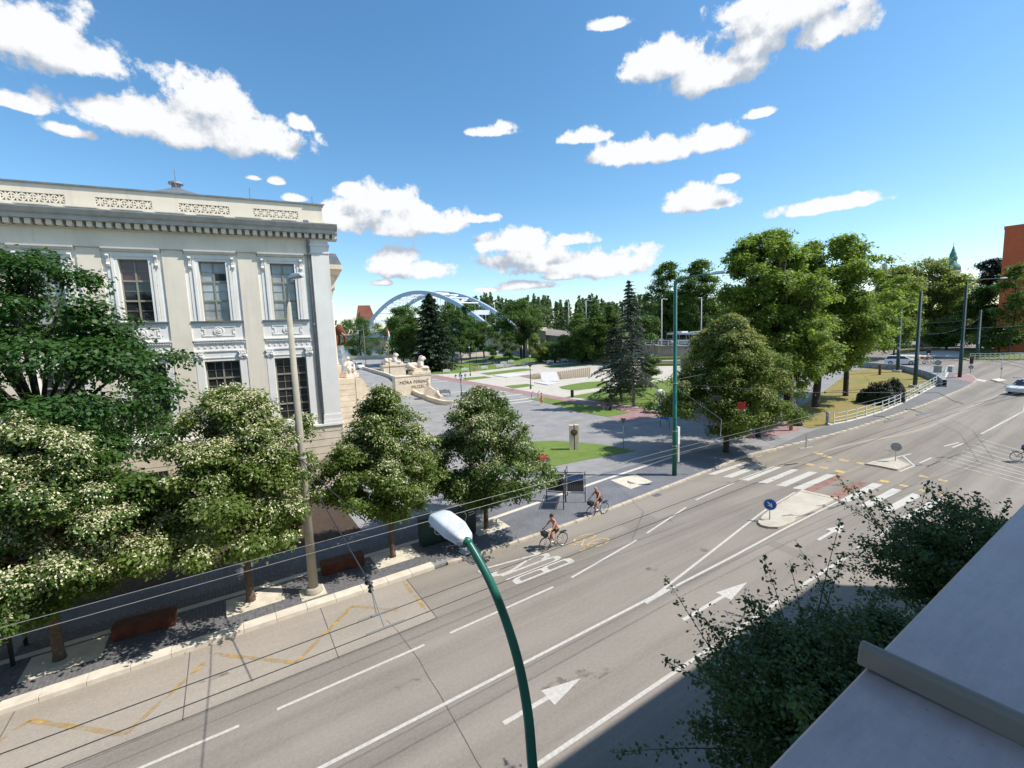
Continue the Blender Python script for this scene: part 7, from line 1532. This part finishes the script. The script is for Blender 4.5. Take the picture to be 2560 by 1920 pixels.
# ------------------------------------------------------------------ vehicles
def wheel(t, x, y, r, w=.2):
    k = part('wheel', MB().lathe([(r*.7,-w/2),(r*.97,-w/2+.01),(r,0),(r*.97,w/2-.01),(r*.7,w/2)], 20, (x,y,r), Matrix.Rotation(math.pi/2,3,'X')), 'rubber', t, True); part('rim', MB().lathe([(r*.62,-w/2-.01),(r*.62,w/2+.01)], 14, (x,y,r), Matrix.Rotation(math.pi/2,3,'X')), 'steel', k)
def car(label, loc, rz, mat, sc=1.0, kind='hatch', group='cars around the junction'):
    t = thing('car', label, 'car', loc, rz, group); t.scale = (sc,)*3; L = 2.1; w = .87
    low = [(-L,.3),(-L,.75),(-L+.08,.92),(-1.0,.98),(.75,.96),(1.7,.84),(L-.05,.7),(L,.45),(L-.05,.25),(-L+.1,.22)]
    part('body', MB().prism(low, -w, w, 'y'), mat, t, bevel=.07)
    roof = [(-1.95,.95),(-1.7,1.35),(-1.2,1.46),(.05,1.46),(.45,1.38),(1.15,.95)] if kind != 'suv' else [(-2.0,.95),(-1.9,1.45),(-1.5,1.6),(.1,1.6),(.5,1.5),(1.2,.95)]
    def green(s, dz, w0, w1):
        vs = []; zmin, zmax = .95, max(z for _, z in roof)
        for y_ in (-1, 1):
            for x, z in roof: k = (z-zmin)/(zmax-zmin); vs.append((x*s+(.0), y_*(w0+(w1-w0)*k), z+dz*k))
        n = len(roof); return MB().add(vs, [tuple(range(n))[::-1], tuple(range(n,2*n))]+[(i,(i+1)%n,n+(i+1)%n,n+i) for i in range(n)])
    part('windows', green(.985, -.03, .82, .66), 'pane_dark', t)
    tp_ = max(z for _, z in roof); part('roof', MB().prism([(-1.72,tp_-.07),(-1.3,tp_+.005),(.05,tp_+.005),(.42,tp_-.07)], -.67, .67, 'y'), mat, t, bevel=.03)
    for s in (-1, 1):
        for x0, x1 in ((-1.75,-1.95),(-.45,-.42),(.42,1.12)): part('pillar', MB().tube([(x0,s*.67,tp_-.07),(x1,s*.85,.95)], .045, 5), mat, t)
        part('headlight', MB().cbox((L-.1,s*.62,.68), .14,.36,.13), 'lamp_white', t); part('tail_light', MB().cbox((-L+.03,s*.68,.78), .1,.26,.2), 'sign_red', t)
        for x in (-1.28,1.3): wheel(t, x, s*.8, .31)
    return t
b = g(D(1945,787)); car('white hatchback driving across the junction behind the lawn pole', b, rz_face(b), 'car_white', 1.08)
b = g(z6(2245,1385)); car('white car cut off at the right edge of the picture', b, math.radians(165), 'car_white', 1.05, 'suv')
b = g(z6(955,762), ZP); car('silver-white parked car under the trees beyond the junction', b, rz_face(b)+math.pi-.25, 'car_silver', 1.15, 'suv')
b = g(z6(2130,800), ZP); car('dark parked car beyond the far white railing', b, rz_face(b)+.3, 'car_dark', 1.15)
b = g(z6(2280,800), ZP); car('second dark parked car at the right edge beyond the railing', b, rz_face(b)+.2, 'car_dark', 1.15)
def onramp(p, d_): return atD(p, d_)
rdir = math.atan2((rampline[2]-rampline[1]).y, (rampline[2]-rampline[1]).x)
zr = lambda q: Vector((q.x, q.y, R1.z+.02-(.05*(q.x-R1.x) if q.x > R1.x else 0)))
b = zr(atD(c4(990,600), 106.5)); car('dark car on the ramp in front of the bus', b, rdir+math.pi, 'car_dark', 1.05, group='cars on the bridge ramp')
b = zr(atD(c4(895,575), 111)); car('grey car on the far lane of the ramp', b, rdir+math.pi, 'car_silver', 1.05, group='cars on the bridge ramp')
b = zr(atD(c4(800,580), 112)); car('red car on the ramp at the edge of the spruce', b, rdir+math.pi, 'car_red', 1.0, group='cars on the bridge ramp')
# bus
b = zr(atD(c4(1180,600), 110.5)); t = thing('bus', 'white city bus on the bridge ramp behind the linden', 'bus', b, rdir)
part('body', MB().box(-5.8,5.8,-1.25,1.25,.32,1.5).box(-5.8,5.8,-1.22,1.22,2.55,3.0), 'car_white', t, bevel=.08); part('window_band', MB().box(-5.75,5.75,-1.23,1.23,1.501,2.549), 'pane_dark', t)
part('roof_unit', MB().box(-4,-1,-.9,.9,3.0,3.3).box(1.5,4.5,-.9,.9,3.0,3.25), 'car_white', t, bevel=.06)
for x in (-5.79,-3.6,-1.4,.8,3.0,5.2):
    for s in (-1,1): part('window_post', MB().box(x-.05,x+.05,s*1.24-.01,s*1.24+.01,1.5,2.55), 'car_white', t)
for x in (-3.6,3.4):
    for s in (-1,1): wheel(t, x, s*1.14, .48, .26)
# van on the terrace
b = gz(c3(305,703), 2.1); t = thing('van', 'small white van parked on the terrace beside the museum', 'van', b, rz_face(b)-1.15); s_ = 1.05
part('body', MB().prism([(-2.2,.35),(-2.2,1.9),(-1.9,2.0),(.7,2.0),(1.3,1.25),(2.1,1.05),(2.2,.6),(2.15,.35)], -.9, .9, 'y'), 'car_white', t, bevel=.06); part('windscreen', MB().add([(.78,-.78,1.93),(.78,.78,1.93),(1.33,.82,1.28),(1.33,-.82,1.28)], [(0,1,2,3)]), 'pane_dark', t, fix=False)
for s in (-1,1):
    part('side_window', MB().add([(-.1,s*.905,1.85),(.7,s*.905,1.85),(1.15,s*.905,1.3),(-.1,s*.905,1.3)], [(0,1,2,3)]), 'pane_dark', t, fix=False); part('headlight', MB().cbox((2.13,s*.68,.85),.12,.3,.16), 'lamp_white', t)
    for x in (-1.4,1.4): wheel(t, x, s*.82, .32)
# scooter with rider in red
b = g(z6(960,1000)); rz = rz_face(b)
t = thing('scooter', 'black and white motor scooter crossing the junction', 'scooter', b, rz)
part('body', MB().prism([(-.85,.45),(-.75,.8),(-.1,.78),(.05,.35),(.45,.35),(.62,.95),(.72,.9),(.65,.3),(.4,.2),(-.5,.2)], -.2, .2, 'y'), 'car_white', t, bevel=.05); part('seat', MB().ball((-.4,0,.82), .2, 10, 7, (2.0,.8,.4)), 'black_plastic', t, True); part('top_box', MB().box(-1.15,-.7,-.25,.25,.85,1.3), 'sign_red', t, bevel=.04)
part('handlebar', MB().tube([(.62,0,.85),(.5,0,1.08)], .025, 6).tube([(.45,-.32,1.1),(.5,0,1.08),(.45,.32,1.1)], .018, 6), 'dark_metal', t)
for x in (-.65,.68): part('wheel', torus(MB(), (x,0,.24), .19, .055, 18, 6), 'rubber', t, True)
SC = dict(RIDE); SC.update(pel=(-.35,0,.95), bel=(-.33,0,1.15), che=(-.25,0,1.38), nec=(-.2,0,1.5), hd0=(-.17,0,1.56), hd1=(-.14,0,1.63), hd2=(-.14,0,1.7), hd3=(-.15,0,1.76), shL=(-.23,.19,1.4), shR=(-.23,-.19,1.4), elL=(.05,.27,1.2), elR=(.05,-.27,1.2), wrL=(.36,.3,1.12), wrR=(.36,-.3,1.12), haL=(.43,.3,1.11), haR=(.43,-.3,1.11), hiL=(-.3,.1,.9), hiR=(-.3,-.1,.9), knL=(.12,.16,.82), knR=(.12,-.16,.82), anL=(.2,.14,.44), anR=(.2,-.14,.44), toL=(.33,.14,.4), toR=(.33,-.14,.4))
person('scooter rider in red jacket crossing the junction', SC, b, rz, 'skin', None, 'cloth_red', 'cloth_black', hat='sign_white', shoes='cloth_black')
# litter bin and kiosk across the road
b = g(z6(955,880), ZP); t = thing('litter_bin', 'dark litter bin on the footway across the junction', 'bin', b, 0, 'black litter bins'); part('body', MB().lathe([(.3,0),(.34,1.0)], 10), 'black_plastic', t); part('lid', MB().lathe([(.4,1.0),(.4,1.1),(.15,1.2)], 10), 'dark_metal', t)
# bus shelter sliver at the left edge
b = g(c8(105,835), ZP); t = thing('bus_shelter', 'dark framed glass bus shelter cut off by the left edge', 'bus shelter', b)
for x in (0,-1.6,-3.2):
    for y in (0,1.3): part('post', MB().box(x-.05,x+.05,y-.05,y+.05,0,2.45), 'dark_metal', t)
part('roof', MB().box(-3.4,.15,-.35,1.5,2.45,2.55), 'green_dark', t)
for x0 in (-3.15,-1.55): part('back_pane', MB().box(x0,x0+1.5,1.29,1.31,.3,2.3), 'pane_blind', t)
part('side_pane', MB().box(-.01,.01,.06,1.24,.3,2.3), 'pane_blind', t); part('seat', MB().box(-3.0,-.3,.8,1.2,.44,.48), 'wood_slat', t)
# ------------------------------------------------------------------ the building the picture is taken from
HB = 16.4
t = thing('apartment_building', 'near building with pale metal ledge from which the street is seen', 'building', (0,0,0))
part('wall', MB().box(-40, 30.5, -14, -.42, 0, HB-.25), 'stucco_cream', t); part('roof', MB().box(-40.2, 30.6, -14.3, .0, HB-.249, HB), 'zinc', t)
part('ledge_moulding', MB().prism([(-.41,9.85),(-.05,9.9),(.1,10.05),(.22,10.1),(.24,10.235),(-.41,10.235)], -30, 30.4, 'x'), 'stucco_white', t)
lg = part('ledge', MB().prism([(-.41,10.315),(.328,10.2965),(.334,10.29),(.336,10.25),(.318,10.25),(.31,10.27),(-.41,10.24)], -8, 30.4, 'x'), 'ledge_metal', t)
for x in (-3.0,-.95,1.06,3.1,5.15,7.2): part('ledge_seam', MB().prism([(x-.02,10.30),(x+.02,10.30),(x+.013,10.335),(x+.004,10.345),(x-.006,10.345),(x-.014,10.335)], -.4, .345, 'y'), 'seam_metal', lg, bevel=.004)
for i, x in enumerate((-20,-14,-8,4,10,16,22,28)): 
    w_ = part('window', MB().box(x-.7,x+.7,-.43,-.40,11.2,13.4), 'pane_dark', t); part('frame', MB().box(x-.78,x-.7,-.419,-.36,11.1,13.5).box(x+.7,x+.78,-.419,-.36,11.1,13.5).box(x-.7,x+.7,-.419,-.36,13.4,13.5).box(x-.7,x+.7,-.419,-.36,11.1,11.2), 'stucco_white', w_)

for i, (x, y, s) in enumerate(((1.62,.16,.012),(1.3,.05,.006),(1.95,-.05,.008),(.82,-.02,.007),(1.45,-.2,.009))):
    rg = random.Random(i); n = 9; part('dropping', MB().add([(x+math.cos(2*math.pi*k/n)*s*rg.uniform(.6,1.8), y+math.sin(2*math.pi*k/n)*s*rg.uniform(.5,1.1), 10.3175-(.018*(y+.41)/.725)) for k in range(n)], [tuple(range(n))]), 'sign_white', lg, fix=False)
